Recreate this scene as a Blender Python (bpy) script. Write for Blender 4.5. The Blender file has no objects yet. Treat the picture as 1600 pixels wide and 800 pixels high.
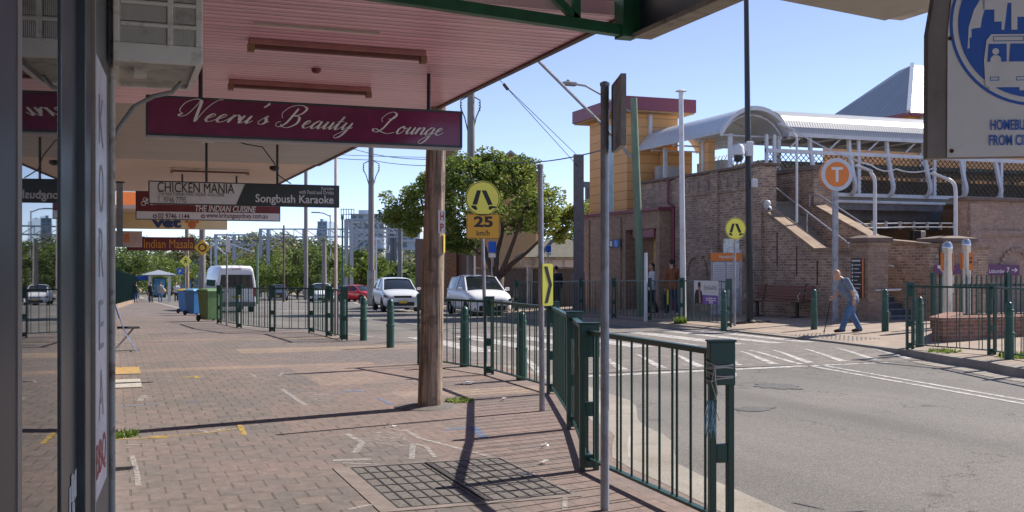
import bpy, bmesh, math, random
from mathutils import Vector, Matrix
R = math.radians
rnd = random.Random(7)
S = bpy.context.scene
COL = S.collection
PI = math.pi

# ---------------------------------------------------------------- camera, sky, sun, exposure
CH = 1.58; YAW = R(20.5); F = 1668.0
cam = bpy.data.objects.new('camera', bpy.data.cameras.new('camera')); COL.objects.link(cam)
cam.location = (0, 0, CH); cam.rotation_euler = (R(90), 0, -YAW)
cam.data.sensor_width = 36; cam.data.lens = F/1600*36; cam.data.shift_y = 17/1600
cam.data.clip_start = .05; cam.data.clip_end = 5000
S.camera = cam
SUN_EL = R(42); SUN_DIR = Vector((.975*math.cos(SUN_EL), .22*math.cos(SUN_EL), math.sin(SUN_EL))).normalized()
w = bpy.data.worlds.new('World'); S.world = w; w.use_nodes = True
nt = w.node_tree; nt.nodes.clear()
sky = nt.nodes.new('ShaderNodeTexSky'); sky.sky_type = 'NISHITA'; sky.sun_disc = False
sky.sun_elevation = SUN_EL; sky.sun_rotation = math.atan2(SUN_DIR.x, SUN_DIR.y)
sky.air_density = .8; sky.dust_density = .0; sky.ozone_density = 5; sky.altitude = 3500
bg = nt.nodes.new('ShaderNodeBackground'); bg.inputs[1].default_value = .092
wo = nt.nodes.new('ShaderNodeOutputWorld')
hs_ = nt.nodes.new('ShaderNodeHueSaturation'); hs_.inputs['Saturation'].default_value = .86; nt.links.new(sky.outputs[0], hs_.inputs['Color']); wb = nt.nodes.new('ShaderNodeMix'); wb.data_type = 'RGBA'; wb.blend_type = 'MULTIPLY'; wb.inputs[0].default_value = 1; wb.inputs[7].default_value = (1, .89, .86, 1); nt.links.new(hs_.outputs[0], wb.inputs[6]); nt.links.new(wb.outputs[2], bg.inputs[0]); nt.links.new(bg.outputs[0], wo.inputs[0])
sl = bpy.data.lights.new('sun', 'SUN'); sl.energy = 2.85; sl.angle = R(.5); sl.color = (1, .93, .83)
so = bpy.data.objects.new('sun', sl); COL.objects.link(so)
so.rotation_euler = SUN_DIR.to_track_quat('Z', 'Y').to_euler()
S.view_settings.view_transform = 'Standard'; S.view_settings.look = 'None'
S.view_settings.gamma = 1; S.view_settings.use_curve_mapping = False
S.view_settings.exposure = 1.4
S.cycles.max_bounces = 6; S.cycles.diffuse_bounces = 3; S.cycles.glossy_bounces = 3
S.cycles.use_denoising = True

# ---------------------------------------------------------------- measuring: real positions from depth along the view
SY, CY = math.sin(YAW), math.cos(YAW)
def ray(px):
    u = (px-800)/F
    return SY+CY*u, CY-SY*u
def at(px, d):                       # plan position of a thing seen at column px, d metres ahead
    a, b = ray(px); return a*d, b*d
def fx(px, Y):
    a, b = ray(px); return a/b*Y
def fz(px, py, Y):
    return CH-(py-417)*(Y/ray(px)[1])/F
def yX(px, X):
    a, b = ray(px); return b/a*X
def zX(px, py, X):
    return CH-(py-417)*(X/ray(px)[0])/F
def zd(py, d): return CH-(py-417)*d/F

def h(y):                            # the street falls gently away to the north
    t = min(max(y-24, 0), 125)
    return -.021*(t-4*(1-math.exp(-t/4)))
def fp(x, y): return .05+.15*min(max((x-14)/4.2, 0), 1)+h(y)   # far footpath

# ---------------------------------------------------------------- materials
def newmat(name):
    m = bpy.data.materials.new(name); m.use_nodes = True
    t = m.node_tree; b = t.nodes['Principled BSDF']
    return m, t, b
def c4(c, k=1): return (c[0]*k, c[1]*k, c[2]*k, 1)
def M(name, col, rough=.6, metal=0, var=.18, scale=5, bump=0, bscale=60, spec=.5, emit=0, stretch=None, dirt=None, dscale=1.5):
    m, t, b = newmat(name); N = t.nodes.new; L = t.links.new
    b.inputs['Roughness'].default_value = rough; b.inputs['Metallic'].default_value = metal
    b.inputs['Specular IOR Level'].default_value = spec
    if emit:
        b.inputs['Emission Color'].default_value = c4(col); b.inputs['Emission Strength'].default_value = emit
    tc = N('ShaderNodeTexCoord'); mp = N('ShaderNodeMapping'); L(tc.outputs['Object'], mp.inputs[0])
    if stretch: mp.inputs['Scale'].default_value = stretch
    no = N('ShaderNodeTexNoise'); no.inputs['Scale'].default_value = scale; no.inputs['Detail'].default_value = 6
    no.inputs['Roughness'].default_value = .65
    L(mp.outputs[0], no.inputs[0])
    cr = N('ShaderNodeValToRGB'); cr.color_ramp.elements[0].position = .3; cr.color_ramp.elements[1].position = .7
    cr.color_ramp.elements[0].color = c4(col, 1-var); cr.color_ramp.elements[1].color = c4(col, 1+var)
    L(no.outputs[0], cr.inputs[0]); out = cr.outputs[0]
    if dirt:
        n2 = N('ShaderNodeTexNoise'); n2.inputs['Scale'].default_value = dscale; n2.inputs['Detail'].default_value = 8
        n2.inputs['Roughness'].default_value = .7
        L(tc.outputs['Object'], n2.inputs[0])
        r2 = N('ShaderNodeValToRGB'); r2.color_ramp.elements[0].position = .5; r2.color_ramp.elements[1].position = .68
        L(n2.outputs[0], r2.inputs[0])
        mx = N('ShaderNodeMix'); mx.data_type = 'RGBA'; mx.inputs[7].default_value = c4(dirt)
        L(r2.outputs[0], mx.inputs[0]); L(out, mx.inputs[6]); out = mx.outputs[2]
    L(out, b.inputs['Base Color'])
    if bump:
        n3 = N('ShaderNodeTexNoise'); n3.inputs['Scale'].default_value = bscale; n3.inputs['Detail'].default_value = 4
        L(mp.outputs[0], n3.inputs[0])
        bp = N('ShaderNodeBump'); bp.inputs['Strength'].default_value = bump; bp.inputs['Distance'].default_value = .02
        L(n3.outputs[0], bp.inputs['Height']); L(bp.outputs[0], b.inputs['Normal'])
    return m
def brickmat(name, c1, c2, mortar, bw=.23, bh=.076, ms=.009, flat=False, stain=(.05, .04, .035), stainamt=.5, zmix=None, offset=.5, bumpd=.006):
    """courses laid in world space; walls pick (y,z) or (x,z) by which way they face"""
    m, t, b = newmat(name); N = t.nodes.new; L = t.links.new
    g = N('ShaderNodeNewGeometry'); sp = N('ShaderNodeSeparateXYZ'); L(g.outputs['Position'], sp.inputs[0])
    if flat:
        sc_ = N('ShaderNodeVectorMath'); sc_.operation = 'MULTIPLY'; sc_.inputs[1].default_value = (1, 4, 1); L(g.outputs['Position'], sc_.inputs[0]); vec = sc_.outputs[0]
    else:
        sn = N('ShaderNodeSeparateXYZ'); L(g.outputs['True Normal'], sn.inputs[0])
        ab = N('ShaderNodeMath'); ab.operation = 'ABSOLUTE'; L(sn.outputs[0], ab.inputs[0])
        gt = N('ShaderNodeMath'); gt.operation = 'GREATER_THAN'; gt.inputs[1].default_value = .6; L(ab.outputs[0], gt.inputs[0])
        mixf = N('ShaderNodeMix'); L(gt.outputs[0], mixf.inputs[0]); L(sp.outputs[0], mixf.inputs[2]); L(sp.outputs[1], mixf.inputs[3])
        cb = N('ShaderNodeCombineXYZ'); L(mixf.outputs[0], cb.inputs[0]); L(sp.outputs[2], cb.inputs[1]); vec = cb.outputs[0]
    br = N('ShaderNodeTexBrick'); L(vec, br.inputs[0])
    br.inputs['Scale'].default_value = 1; br.inputs['Brick Width'].default_value = bw; br.inputs['Row Height'].default_value = bh
    br.inputs['Mortar Size'].default_value = ms; br.inputs['Mortar Smooth'].default_value = .2; br.inputs['Bias'].default_value = 0
    br.inputs['Color1'].default_value = c4(c1); br.inputs['Color2'].default_value = c4(c2); br.inputs['Mortar'].default_value = c4(mortar)
    br.offset = offset
    no = N('ShaderNodeTexNoise'); no.inputs['Scale'].default_value = .9; no.inputs['Detail'].default_value = 8; no.inputs['Roughness'].default_value = .72
    L(g.outputs['Position'], no.inputs[0])
    cr = N('ShaderNodeValToRGB'); cr.color_ramp.elements[0].position = .42; cr.color_ramp.elements[1].position = .72
    cr.color_ramp.elements[1].color = (stainamt,)*3+(1,)
    L(no.outputs[0], cr.inputs[0])
    mx = N('ShaderNodeMix'); mx.data_type = 'RGBA'; mx.inputs[7].default_value = c4(stain)
    L(cr.outputs[0], mx.inputs[0]); L(br.outputs[0], mx.inputs[6]); out = mx.outputs[2]
    n2 = N('ShaderNodeTexNoise'); n2.inputs['Scale'].default_value = 9; n2.inputs['Detail'].default_value = 6; n2.inputs['Roughness'].default_value = .7
    L(g.outputs['Position'], n2.inputs[0])
    r2 = N('ShaderNodeMapRange'); r2.inputs[1].default_value = .3; r2.inputs[2].default_value = .7; r2.inputs[3].default_value = .60 if flat else .72; r2.inputs[4].default_value = 1.05 if flat else 1.25
    L(n2.outputs[0], r2.inputs[0])
    vm = N('ShaderNodeVectorMath'); vm.operation = 'SCALE'; L(out, vm.inputs[0]); L(r2.outputs[0], vm.inputs[3])
    L(vm.outputs[0], b.inputs['Base Color']); b.inputs['Roughness'].default_value = .88
    ad = N('ShaderNodeMath'); ad.operation = 'MULTIPLY_ADD'; ad.inputs[1].default_value = -1; L(br.outputs['Fac'], ad.inputs[0]); L(n2.outputs[0], ad.inputs[2])
    bp = N('ShaderNodeBump'); bp.inputs['Strength'].default_value = .6; bp.inputs['Distance'].default_value = bumpd
    L(ad.outputs[0], bp.inputs['Height']); L(bp.outputs[0], b.inputs['Normal'])
    return m, t, mx
def paver_mat():
    m, t, mx = brickmat('footpath pavers', (.160, .140, .132), (.225, .175, .155), (.105, .088, .075), .23, .92, .0105, flat=True, stain=(.16, .145, .14), stainamt=.7)
    N = t.nodes.new; L = t.links.new
    g = N('ShaderNodeNewGeometry')
    no = N('ShaderNodeTexNoise'); no.inputs['Scale'].default_value = .33; no.inputs['Detail'].default_value = 3; L(g.outputs['Position'], no.inputs[0])
    cr = N('ShaderNodeValToRGB'); cr.color_ramp.elements[0].position = .46; cr.color_ramp.elements[1].position = .70
    cr.color_ramp.elements[1].color = (.7, .7, .7, 1); L(no.outputs[0], cr.inputs[0])
    pk = N('ShaderNodeMix'); pk.data_type = 'RGBA'; pk.inputs[7].default_value = (.27, .195, .180, 1)
    br = [n for n in t.nodes if n.type == 'TEX_BRICK'][0]
    for l in list(mx.inputs[6].links): t.links.remove(l)
    L(cr.outputs[0], pk.inputs[0]); L(br.outputs[0], pk.inputs[6])
    # courses of sandy coloured pavers laid across the path
    sp = N('ShaderNodeSeparateXYZ'); L(g.outputs['Position'], sp.inputs[0])
    prev = pk.outputs[2]
    for y0, y1, x0, x1, c, a in ((17.0, 17.46, -2, 4.0, (.36, .25, .19), .7), (20.0, 21.1, 2.2, 9, (.40, .29, .20), .6), (23.6, 24.3, 1, 9, (.36, .27, .20), .5),
                                  (4, 14.2, 2.5, 8, (.30, .20, .165), .42), (9.5, 12.4, 1.6, 2.5, (.29, .20, .17), .3), (12.5, 13.2, 3.3, 7, (.44, .33, .24), .5), (14.2, 16.9, 2.6, 7, (.36, .25, .2), .6)):
        ms = []
        for src, lo, hi in ((sp.outputs[1], y0, y1), (sp.outputs[0], x0, x1)):
            for op, v in (('GREATER_THAN', lo), ('LESS_THAN', hi)):
                q = N('ShaderNodeMath'); q.operation = op; q.inputs[1].default_value = v; L(src, q.inputs[0]); ms.append(q)
        f = ms[0].outputs[0]
        for q in ms[1:]:
            k = N('ShaderNodeMath'); k.operation = 'MULTIPLY'; L(f, k.inputs[0]); L(q.outputs[0], k.inputs[1]); f = k.outputs[0]
        k = N('ShaderNodeMath'); k.operation = 'MULTIPLY'; L(f, k.inputs[0]); k.inputs[1].default_value = a
        cm = N('ShaderNodeMix'); cm.data_type = 'RGBA'; cm.inputs[7].default_value = c4(c); L(k.outputs[0], cm.inputs[0]); L(prev, cm.inputs[6]); prev = cm.outputs[2]
    vo = N('ShaderNodeTexVoronoi'); vo.inputs['Scale'].default_value = 2.3; L(g.outputs['Position'], vo.inputs[0])
    gs = N('ShaderNodeMapRange'); gs.inputs[1].default_value = .05; gs.inputs[2].default_value = .075; gs.inputs[3].default_value = .55; gs.inputs[4].default_value = 1; L(vo.outputs[0], gs.inputs[0])
    fn = N('ShaderNodeTexNoise'); fn.inputs['Scale'].default_value = 38; fn.inputs['Detail'].default_value = 4; fn.inputs['Roughness'].default_value = .8; L(g.outputs['Position'], fn.inputs[0])
    fr = N('ShaderNodeMapRange'); fr.inputs[1].default_value = .3; fr.inputs[2].default_value = .7; fr.inputs[3].default_value = .8; fr.inputs[4].default_value = 1.22; L(fn.outputs[0], fr.inputs[0])
    mm = N('ShaderNodeMath'); mm.operation = 'MULTIPLY'; L(gs.outputs[0], mm.inputs[0]); L(fr.outputs[0], mm.inputs[1])
    sv = N('ShaderNodeVectorMath'); sv.operation = 'SCALE'; L(prev, sv.inputs[0]); L(mm.outputs[0], sv.inputs[3])
    L(sv.outputs[0], mx.inputs[6])
    return m
def asphalt_mat():
    m, t, b = newmat('asphalt'); N = t.nodes.new; L = t.links.new
    g = N('ShaderNodeNewGeometry')
    def noise(s, d, r=.6):
        n = N('ShaderNodeTexNoise'); n.inputs['Scale'].default_value = s; n.inputs['Detail'].default_value = d; n.inputs['Roughness'].default_value = r
        L(g.outputs['Position'], n.inputs[0]); return n
    a = noise(.25, 5); c = noise(55, 5, .8); v = N('ShaderNodeTexVoronoi'); v.inputs['Scale'].default_value = 85; L(g.outputs['Position'], v.inputs[0])
    cr = N('ShaderNodeValToRGB'); cr.color_ramp.elements[0].position = .35; cr.color_ramp.elements[1].position = .65
    cr.color_ramp.elements[0].color = (.136, .127, .120, 1); cr.color_ramp.elements[1].color = (.178, .164, .152, 1)
    L(a.outputs[0], cr.inputs[0])
    mr = N('ShaderNodeMapRange'); mr.inputs[1].default_value = .28; mr.inputs[2].default_value = .72; mr.inputs[3].default_value = .30; mr.inputs[4].default_value = 1.7
    L(c.outputs[0], mr.inputs[0])
    vm = N('ShaderNodeVectorMath'); vm.operation = 'SCALE'; L(cr.outputs[0], vm.inputs[0]); L(mr.outputs[0], vm.inputs[3])
    mt = N('ShaderNodeMapping'); mt.inputs['Scale'].default_value = (.9, .05, 1); mt.inputs['Rotation'].default_value = (0, 0, R(6)); L(g.outputs['Position'], mt.inputs[0])
    tn = N('ShaderNodeTexNoise'); tn.inputs['Scale'].default_value = 1.1; tn.inputs['Detail'].default_value = 5; L(mt.outputs[0], tn.inputs[0])
    tm_ = N('ShaderNodeMapRange'); tm_.inputs[1].default_value = .35; tm_.inputs[2].default_value = .65; tm_.inputs[3].default_value = .82; tm_.inputs[4].default_value = 1.15; L(tn.outputs[0], tm_.inputs[0])
    vt = N('ShaderNodeVectorMath'); vt.operation = 'SCALE'; L(vm.outputs[0], vt.inputs[0]); L(tm_.outputs[0], vt.inputs[3]); vm = vt
    vo = N('ShaderNodeTexVoronoi'); vo.inputs['Scale'].default_value = .9; L(g.outputs['Position'], vo.inputs[0])
    og = N('ShaderNodeMapRange'); og.inputs[1].default_value = .03; og.inputs[2].default_value = .12; og.inputs[3].default_value = .6; og.inputs[4].default_value = 1; L(vo.outputs[0], og.inputs[0])
    vt = N('ShaderNodeVectorMath'); vt.operation = 'SCALE'; L(vm.outputs[0], vt.inputs[0]); L(og.outputs[0], vt.inputs[3]); vm = vt
    # cracks
    vc = N('ShaderNodeTexVoronoi'); vc.feature = 'DISTANCE_TO_EDGE'; vc.inputs['Scale'].default_value = .22
    ns = noise(1.3, 5); ms = N('ShaderNodeVectorMath'); ms.operation = 'MULTIPLY_ADD'; ms.inputs[1].default_value = (1.6,)*3
    L(ns.outputs['Color'], ms.inputs[0]); L(g.outputs['Position'], ms.inputs[2]); L(ms.outputs[0], vc.inputs[0])
    lt = N('ShaderNodeMapRange'); lt.inputs[1].default_value = .0; lt.inputs[2].default_value = .0035; lt.inputs[3].default_value = .35; lt.inputs[4].default_value = 1
    L(vc.outputs[0], lt.inputs[0])
    v2 = N('ShaderNodeVectorMath'); v2.operation = 'SCALE'; L(vm.outputs[0], v2.inputs[0]); L(lt.outputs[0], v2.inputs[3])
    L(v2.outputs[0], b.inputs['Base Color']); b.inputs['Roughness'].default_value = .9
    bp = N('ShaderNodeBump'); bp.inputs['Strength'].default_value = .8; bp.inputs['Distance'].default_value = .006
    L(v.outputs[0], bp.inputs['Height']); L(bp.outputs[0], b.inputs['Normal'])
    return m
def ribbed(name, col, axis, period, depth=.01, rough=.5, var=.12, dark=.55, gw=.07):
    """boards or corrugations: a groove every `period` metres along a world axis"""
    m, t, b = newmat(name); N = t.nodes.new; L = t.links.new
    g = N('ShaderNodeNewGeometry'); sp = N('ShaderNodeSeparateXYZ'); L(g.outputs['Position'], sp.inputs[0])
    d = N('ShaderNodeMath'); d.operation = 'DIVIDE'; d.inputs[1].default_value = period; L(sp.outputs['XYZ'.index(axis)], d.inputs[0])
    fr = N('ShaderNodeMath'); fr.operation = 'FRACT'; L(d.outputs[0], fr.inputs[0])
    pp = N('ShaderNodeMath'); pp.operation = 'PINGPONG'; pp.inputs[1].default_value = .5; L(fr.outputs[0], pp.inputs[0])
    mr = N('ShaderNodeMapRange'); mr.inputs[1].default_value = .0; mr.inputs[2].default_value = gw; mr.inputs[3].default_value = dark; mr.inputs[4].default_value = 1
    L(pp.outputs[0], mr.inputs[0])
    fl = N('ShaderNodeMath'); fl.operation = 'FLOOR'; L(d.outputs[0], fl.inputs[0])
    wn = N('ShaderNodeTexWhiteNoise'); wn.noise_dimensions = '1D'; L(fl.outputs[0], wn.inputs['W'])
    no = N('ShaderNodeTexNoise'); no.inputs['Scale'].default_value = 1.7; no.inputs['Detail'].default_value = 7; no.inputs['Roughness'].default_value = .7; L(g.outputs['Position'], no.inputs[0])
    m1 = N('ShaderNodeMath'); m1.operation = 'MULTIPLY_ADD'; m1.inputs[1].default_value = var; m1.inputs[2].default_value = 1-var*1.3; L(wn.outputs[0], m1.inputs[0])
    m2 = N('ShaderNodeMath'); m2.operation = 'MULTIPLY_ADD'; m2.inputs[1].default_value = var*2; L(no.outputs[0], m2.inputs[0]); L(m1.outputs[0], m2.inputs[2])
    m3 = N('ShaderNodeMath'); m3.operation = 'MULTIPLY'; L(m2.outputs[0], m3.inputs[0]); L(mr.outputs[0], m3.inputs[1])
    vm = N('ShaderNodeVectorMath'); vm.operation = 'SCALE'; vm.inputs[0].default_value = col; L(m3.outputs[0], vm.inputs[3])
    L(vm.outputs[0], b.inputs['Base Color']); b.inputs['Roughness'].default_value = rough
    bp = N('ShaderNodeBump'); bp.inputs['Strength'].default_value = 1; bp.inputs['Distance'].default_value = depth
    L(pp.outputs[0], bp.inputs['Height']); L(bp.outputs[0], b.inputs['Normal'])
    return m
def leafmat(name, a, b_, c):
    m, t, b = newmat(name); N = t.nodes.new; L = t.links.new
    g = N('ShaderNodeNewGeometry')
    no = N('ShaderNodeTexNoise'); no.inputs['Scale'].default_value = .55; no.inputs['Detail'].default_value = 4; L(g.outputs['Position'], no.inputs[0])
    wn = N('ShaderNodeMath'); wn.operation = 'MULTIPLY_ADD'; wn.inputs[1].default_value = .45; L(g.outputs['Random Per Island'], wn.inputs[0]); L(no.outputs[0], wn.inputs[2])
    cr = N('ShaderNodeValToRGB'); e = cr.color_ramp.elements; e[0].position = .4; e[1].position = 1.0; e[0].color = c4(a); e[1].color = c4(c)
    k = e.new(.7); k.color = c4(b_)
    L(wn.outputs[0], cr.inputs[0]); L(cr.outputs[0], b.inputs['Base Color']); b.inputs['Roughness'].default_value = .55
    tr = N('ShaderNodeBsdfTranslucent'); L(cr.outputs[0], tr.inputs[0])
    mx = N('ShaderNodeMixShader'); mx.inputs[0].default_value = .45; L(b.outputs[0], mx.inputs[1]); L(tr.outputs[0], mx.inputs[2])
    L(mx.outputs[0], t.nodes['Material Output'].inputs[0])
    return m

def worn(name, col, keep=.5, scale=9, soft=.12):
    m = M(name, col, .85, var=.15, scale=20); t = m.node_tree; N = t.nodes.new; L = t.links.new
    g = N('ShaderNodeNewGeometry'); n = N('ShaderNodeTexNoise'); n.inputs['Scale'].default_value = scale; n.inputs['Detail'].default_value = 8; n.inputs['Roughness'].default_value = .78; L(g.outputs['Position'], n.inputs[0])
    mr = N('ShaderNodeMapRange'); mr.inputs[1].default_value = keep-soft; mr.inputs[2].default_value = keep+soft; mr.inputs[3].default_value = 1; mr.inputs[4].default_value = .12; L(n.outputs[0], mr.inputs[0])
    tr = N('ShaderNodeBsdfTransparent'); mx = N('ShaderNodeMixShader'); L(mr.outputs[0], mx.inputs[0]); L(tr.outputs[0], mx.inputs[1]); L(t.nodes['Principled BSDF'].outputs[0], mx.inputs[2])
    L(mx.outputs[0], t.nodes['Material Output'].inputs[0]); return m
G = {}
G['paver'] = paver_mat()
G['asphalt'] = asphalt_mat()
G['concrete'] = M('concrete', (.30, .27, .235), .9, var=.2, scale=3, bump=.4, bscale=40, dirt=(.2, .17, .14))
G['white_paint_road'] = worn('road paint', (.52, .50, .48), .54, 7, .10)
G['yellow_mark'] = worn('yellow spray', (.62, .42, .07), .48, 16)
G['white_mark'] = worn('white spray', (.48, .465, .45), .45, 18, .14)
G['blue_mark'] = worn('blue spray', (.12, .24, .46), .45, 14, .14)
G['ground'] = M('dry ground', (.13, .12, .07), .95, var=.3, scale=.5)
G['green'] = M('green fence paint', (.014, .066, .055), .35, var=.15, dirt=(.03, .06, .05), dscale=8)
G['green2'] = M('bollard paint', (.03, .10, .08), .4, var=.15)
G['green3'] = M('beam green', (.02, .13, .07), .45, var=.25)
G['galv'] = M('galvanised pole', (.36, .37, .41), .45, .35, var=.25, scale=14, stretch=(1, 1, .25), dirt=(.2, .17, .16), dscale=5)
G['steel'] = M('stainless steel', (.62, .63, .66), .22, .9, var=.06)
G['alu'] = M('sign back aluminium', (.32, .31, .30), .5, .3, var=.2, dirt=(.14, .12, .11))
G['white'] = M('white steel paint', (.66, .68, .72), .45, var=.06, dirt=(.5, .5, .5))
G['black'] = M('black', (.016, .017, .02), .4, var=.1)
G['navy'] = M('dark navy panel', (.02, .025, .035), .4)
G['charcoal'] = M('charcoal frame', (.045, .058, .066), .33, var=.25, scale=3)
G['glass'] = M('dark window glass', (.012, .015, .018), .012, var=.05, spec=.75)
G['carglass'] = M('car glass', (.015, .02, .026), .04, var=.05, spec=.8)
G['wood'] = M('weathered pole timber', (.32, .24, .18), .9, var=.75, scale=9, stretch=(3, 3, .14), bump=1, bscale=20, dirt=(.10, .075, .06), dscale=3.5)
G['wood_grey'] = M('grey pole timber', (.24, .22, .22), .85, var=.35, scale=9, stretch=(3, 3, .15), bump=.4)
G['wood_green'] = M('treated pole timber', (.17, .24, .17), .85, var=.3, scale=9, stretch=(3, 3, .2))
G['bench'] = M('bench timber', (.20, .085, .06), .6, var=.2, stretch=(1, 6, 6))
G['brick'] = brickmat('station brick', (.52, .34, .24), (.23, .145, .105), (.48, .41, .34), stain=(.17, .135, .115), stainamt=.8, ms=.012)[0]
G['brick_tan'] = brickmat('tan brick', (.33, .19, .105), (.25, .135, .08), (.24, .19, .14), stainamt=.25, stain=(.14, .09, .06))[0]
G['brick_red'] = brickmat('planter brick', (.30, .14, .10), (.22, .10, .075), (.3, .26, .22), stainamt=.3)[0]
G['sandstone'] = M('wall coping', (.30, .21, .145), .85, var=.3, scale=4, dirt=(.12, .09, .07))
G['stone_brown'] = M('pillar coping', (.17, .125, .105), .85, var=.3, scale=4)
G['clad'] = ribbed('ochre cladding', (.74, .385, .15), 'Z', .34, .012, .6, .12, .5)
G['ochre'] = M('ochre wall', (.44, .27, .13), .8, var=.12)
G['maroon'] = M('maroon fascia', (.24, .055, .085), .45, var=.12)
G['roofwhite'] = ribbed('white corrugated roof', (.37, .38, .40), 'X', .10, .012, .35, .05, .7)
G['roofsmooth'] = M('white roof sheet', (.54, .59, .66), .3, var=.06)
G['roofgrey'] = ribbed('grey metal roof', (.30, .33, .38), 'Y', .4, .02, .4, .06, .8)
G['soffit_pink'] = ribbed('pink board soffit', (.93, .52, .62), 'Y', .115, .010, .28, .24, .12, .12)
G['soffit_grey'] = ribbed('grey board soffit', (.42, .38, .37), 'Y', .16, .008, .45, .10, .25, .10)
G['soffit_cream'] = M('cream soffit', (.68, .52, .44), .55, var=.06)
G['edge'] = M('awning edge trim', (.12, .08, .07), .7, var=.3)
G['cream'] = M('cream paint', (.60, .56, .50), .6, var=.08, dirt=(.3, .27, .24))
G['plastic'] = M('aged white plastic', (.80, .78, .73), .5, var=.07, dirt=(.33, .30, .26), dscale=5)
G['rusty'] = M('rusty pipe', (.50, .47, .42), .6, var=.1, dirt=(.16, .07, .035), dscale=9)
G['conduit'] = M('grey conduit', (.25, .235, .22), .5)
G['signmaroon'] = M('maroon acrylic', (.20, .035, .10), .09, var=.45, scale=.8, spec=.5)
G['silver'] = M('silver lettering', (.85, .85, .82), .4, .0, var=.05)
G['signgrey'] = M('pale grey sign', (.72, .71, .70), .45, var=.08)
G['signdark'] = M('dark slate sign', (.03, .04, .042), .35)
G['signwhite'] = M('white sign face', (.72, .71, .72), .4, var=.04)
G['signpurple'] = M('purple sign face', (.13, .035, .13), .5)
G['signcream'] = M('cream sign face', (.80, .60, .32), .5, var=.05)
G['signorange'] = M('orange sign', (.80, .27, .08), .5, var=.05)
G['deepmaroon'] = M('deep maroon sign', (.16, .018, .024), .4)
G['text_black'] = M('black lettering', (.02, .02, .02), .5)
G['text_blue'] = M('blue lettering', (.02, .05, .17), .5)
G['text_orange'] = M('amber lettering', (.75, .33, .05), .5)
G['text_red'] = M('red lettering', (.5, .05, .05), .5)
G['text_grey'] = M('grey lettering', (.16, .16, .17), .5)
G['yellow'] = M('fluorescent yellow sheeting', (.95, .88, .12), .45, var=.05, emit=0)
G['amber'] = M('amber sheeting', (.78, .40, .03), .45, var=.05)
G['busblue'] = M('bus sign blue', (.025, .13, .58), .45, var=.05)
G['busgrey'] = M('bus sign grey', (.90, .89, .88), .5, var=.04, dirt=(.74, .73, .72), dscale=4)
G['busrim'] = M('bus sign edge', (.30, .26, .24), .6, var=.35, scale=3)
G['orange'] = M('orange enamel', (.78, .22, .03), .4, var=.04)
G['rubber'] = M('rubber', (.02, .02, .021), .75)
G['rim'] = M('alloy', (.42, .43, .45), .3, .7)
G['skin'] = M('skin', (.55, .31, .22), .5, var=.08)
G['skin2'] = M('tan skin', (.36, .20, .13), .5, var=.08)
G['denim'] = M('denim', (.085, .17, .33), .85, var=.3, scale=9, bump=.3)
G['shirt'] = M('slate blue shirt', (.15, .20, .28), .85, var=.2, scale=30, bump=.2)
G['rust_jacket'] = M('rust jacket', (.24, .09, .04), .85, var=.2)
G['dark_cloth'] = M('dark cloth', (.03, .035, .04), .9, var=.3)
G['green_cloth'] = M('dark green cloth', (.03, .07, .055), .9, var=.3)
G['grey_cloth'] = M('grey cloth', (.38, .38, .38), .9, var=.15)
G['white_cloth'] = M('white cloth', (.68, .68, .70), .9, var=.1)
G['tan_cloth'] = M('tan bag', (.52, .40, .27), .8)
G['leather'] = M('dark leather', (.03, .022, .02), .5)
G['hair'] = M('dark hair', (.018, .014, .012), .6)
G['rope'] = M('rope', (.48, .47, .42), .9, var=.2, scale=60)
G['rope_blue'] = M('frayed rope', (.25, .42, .52), .9, var=.3, scale=60)
G['bin_green'] = M('green bin plastic', (.13, .24, .10), .5, var=.08)
G['bin_blue'] = M('blue bin plastic', (.04, .20, .52), .5, var=.08)
G['bin_yellow'] = M('yellow lid', (.80, .55, .04), .5)
G['bin_pale'] = M('pale blue lid', (.20, .45, .72), .5)
G['tactile'] = M('tactile paving', (.45, .44, .42), .7, var=.1)
G['step'] = M('blue grey step edge', (.17, .20, .25), .8, var=.1)
G['infill'] = M('cover infill', (.14, .125, .118), .9, var=.35, scale=20, bump=.4)
G['iron'] = M('cast iron', (.045, .04, .038), .6, var=.3)
G['weed'] = leafmat('weeds', (.10, .16, .03), (.18, .26, .05), (.28, .34, .08))
G['slot'] = M('dark slot', (.06, .05, .045), .9)
G['holder'] = M('rusted holder', (.30, .18, .10), .6)
G['litter'] = M('litter', (.7, .7, .7), .6)
G['leaf_a'] = leafmat('street tree leaves', (.045, .085, .018), (.135, .205, .035), (.36, .38, .08))
G['leaf_b'] = leafmat('dark bush leaves', (.035, .065, .016), (.075, .12, .024), (.16, .21, .05))
G['leaf_c'] = leafmat('bright bush leaves', (.05, .09, .016), (.115, .175, .03), (.25, .30, .07))
G['leaf_d'] = leafmat('olive gum leaves', (.07, .085, .04), (.14, .155, .07), (.24, .25, .11))
G['bark'] = M('bark', (.10, .075, .065), .9, var=.3, scale=10)
G['flats'] = M('apartment facade', (.44, .50, .58), .6, var=.1, scale=.15)
G['flats2'] = M('blue tower', (.24, .34, .46), .4, var=.1)
G['flatglass'] = M('apartment glass', (.10, .15, .21), .2)
G['gantry'] = M('gantry steel', (.34, .38, .45), .6, var=.15)
G['gantry_dark'] = M('dark gantry steel', (.13, .14, .16), .6, var=.15)
G['roof_olive'] = M('olive metal roof', (.20, .19, .15), .6)
G['signal_red'] = M('signal lamp', (1, .05, .03), .5, emit=3)
G['poster_white'] = M('poster paper', (.62, .62, .66), .5, var=.08, scale=30)
G['lattice'] = M('lattice green black', (.03, .045, .045), .5)
G['car_white'] = M('white car paint', (.84, .85, .87), .22, var=.02, spec=.6)
G['car_silver'] = M('silver car paint', (.72, .75, .80), .22, .1, var=.03)
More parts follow.
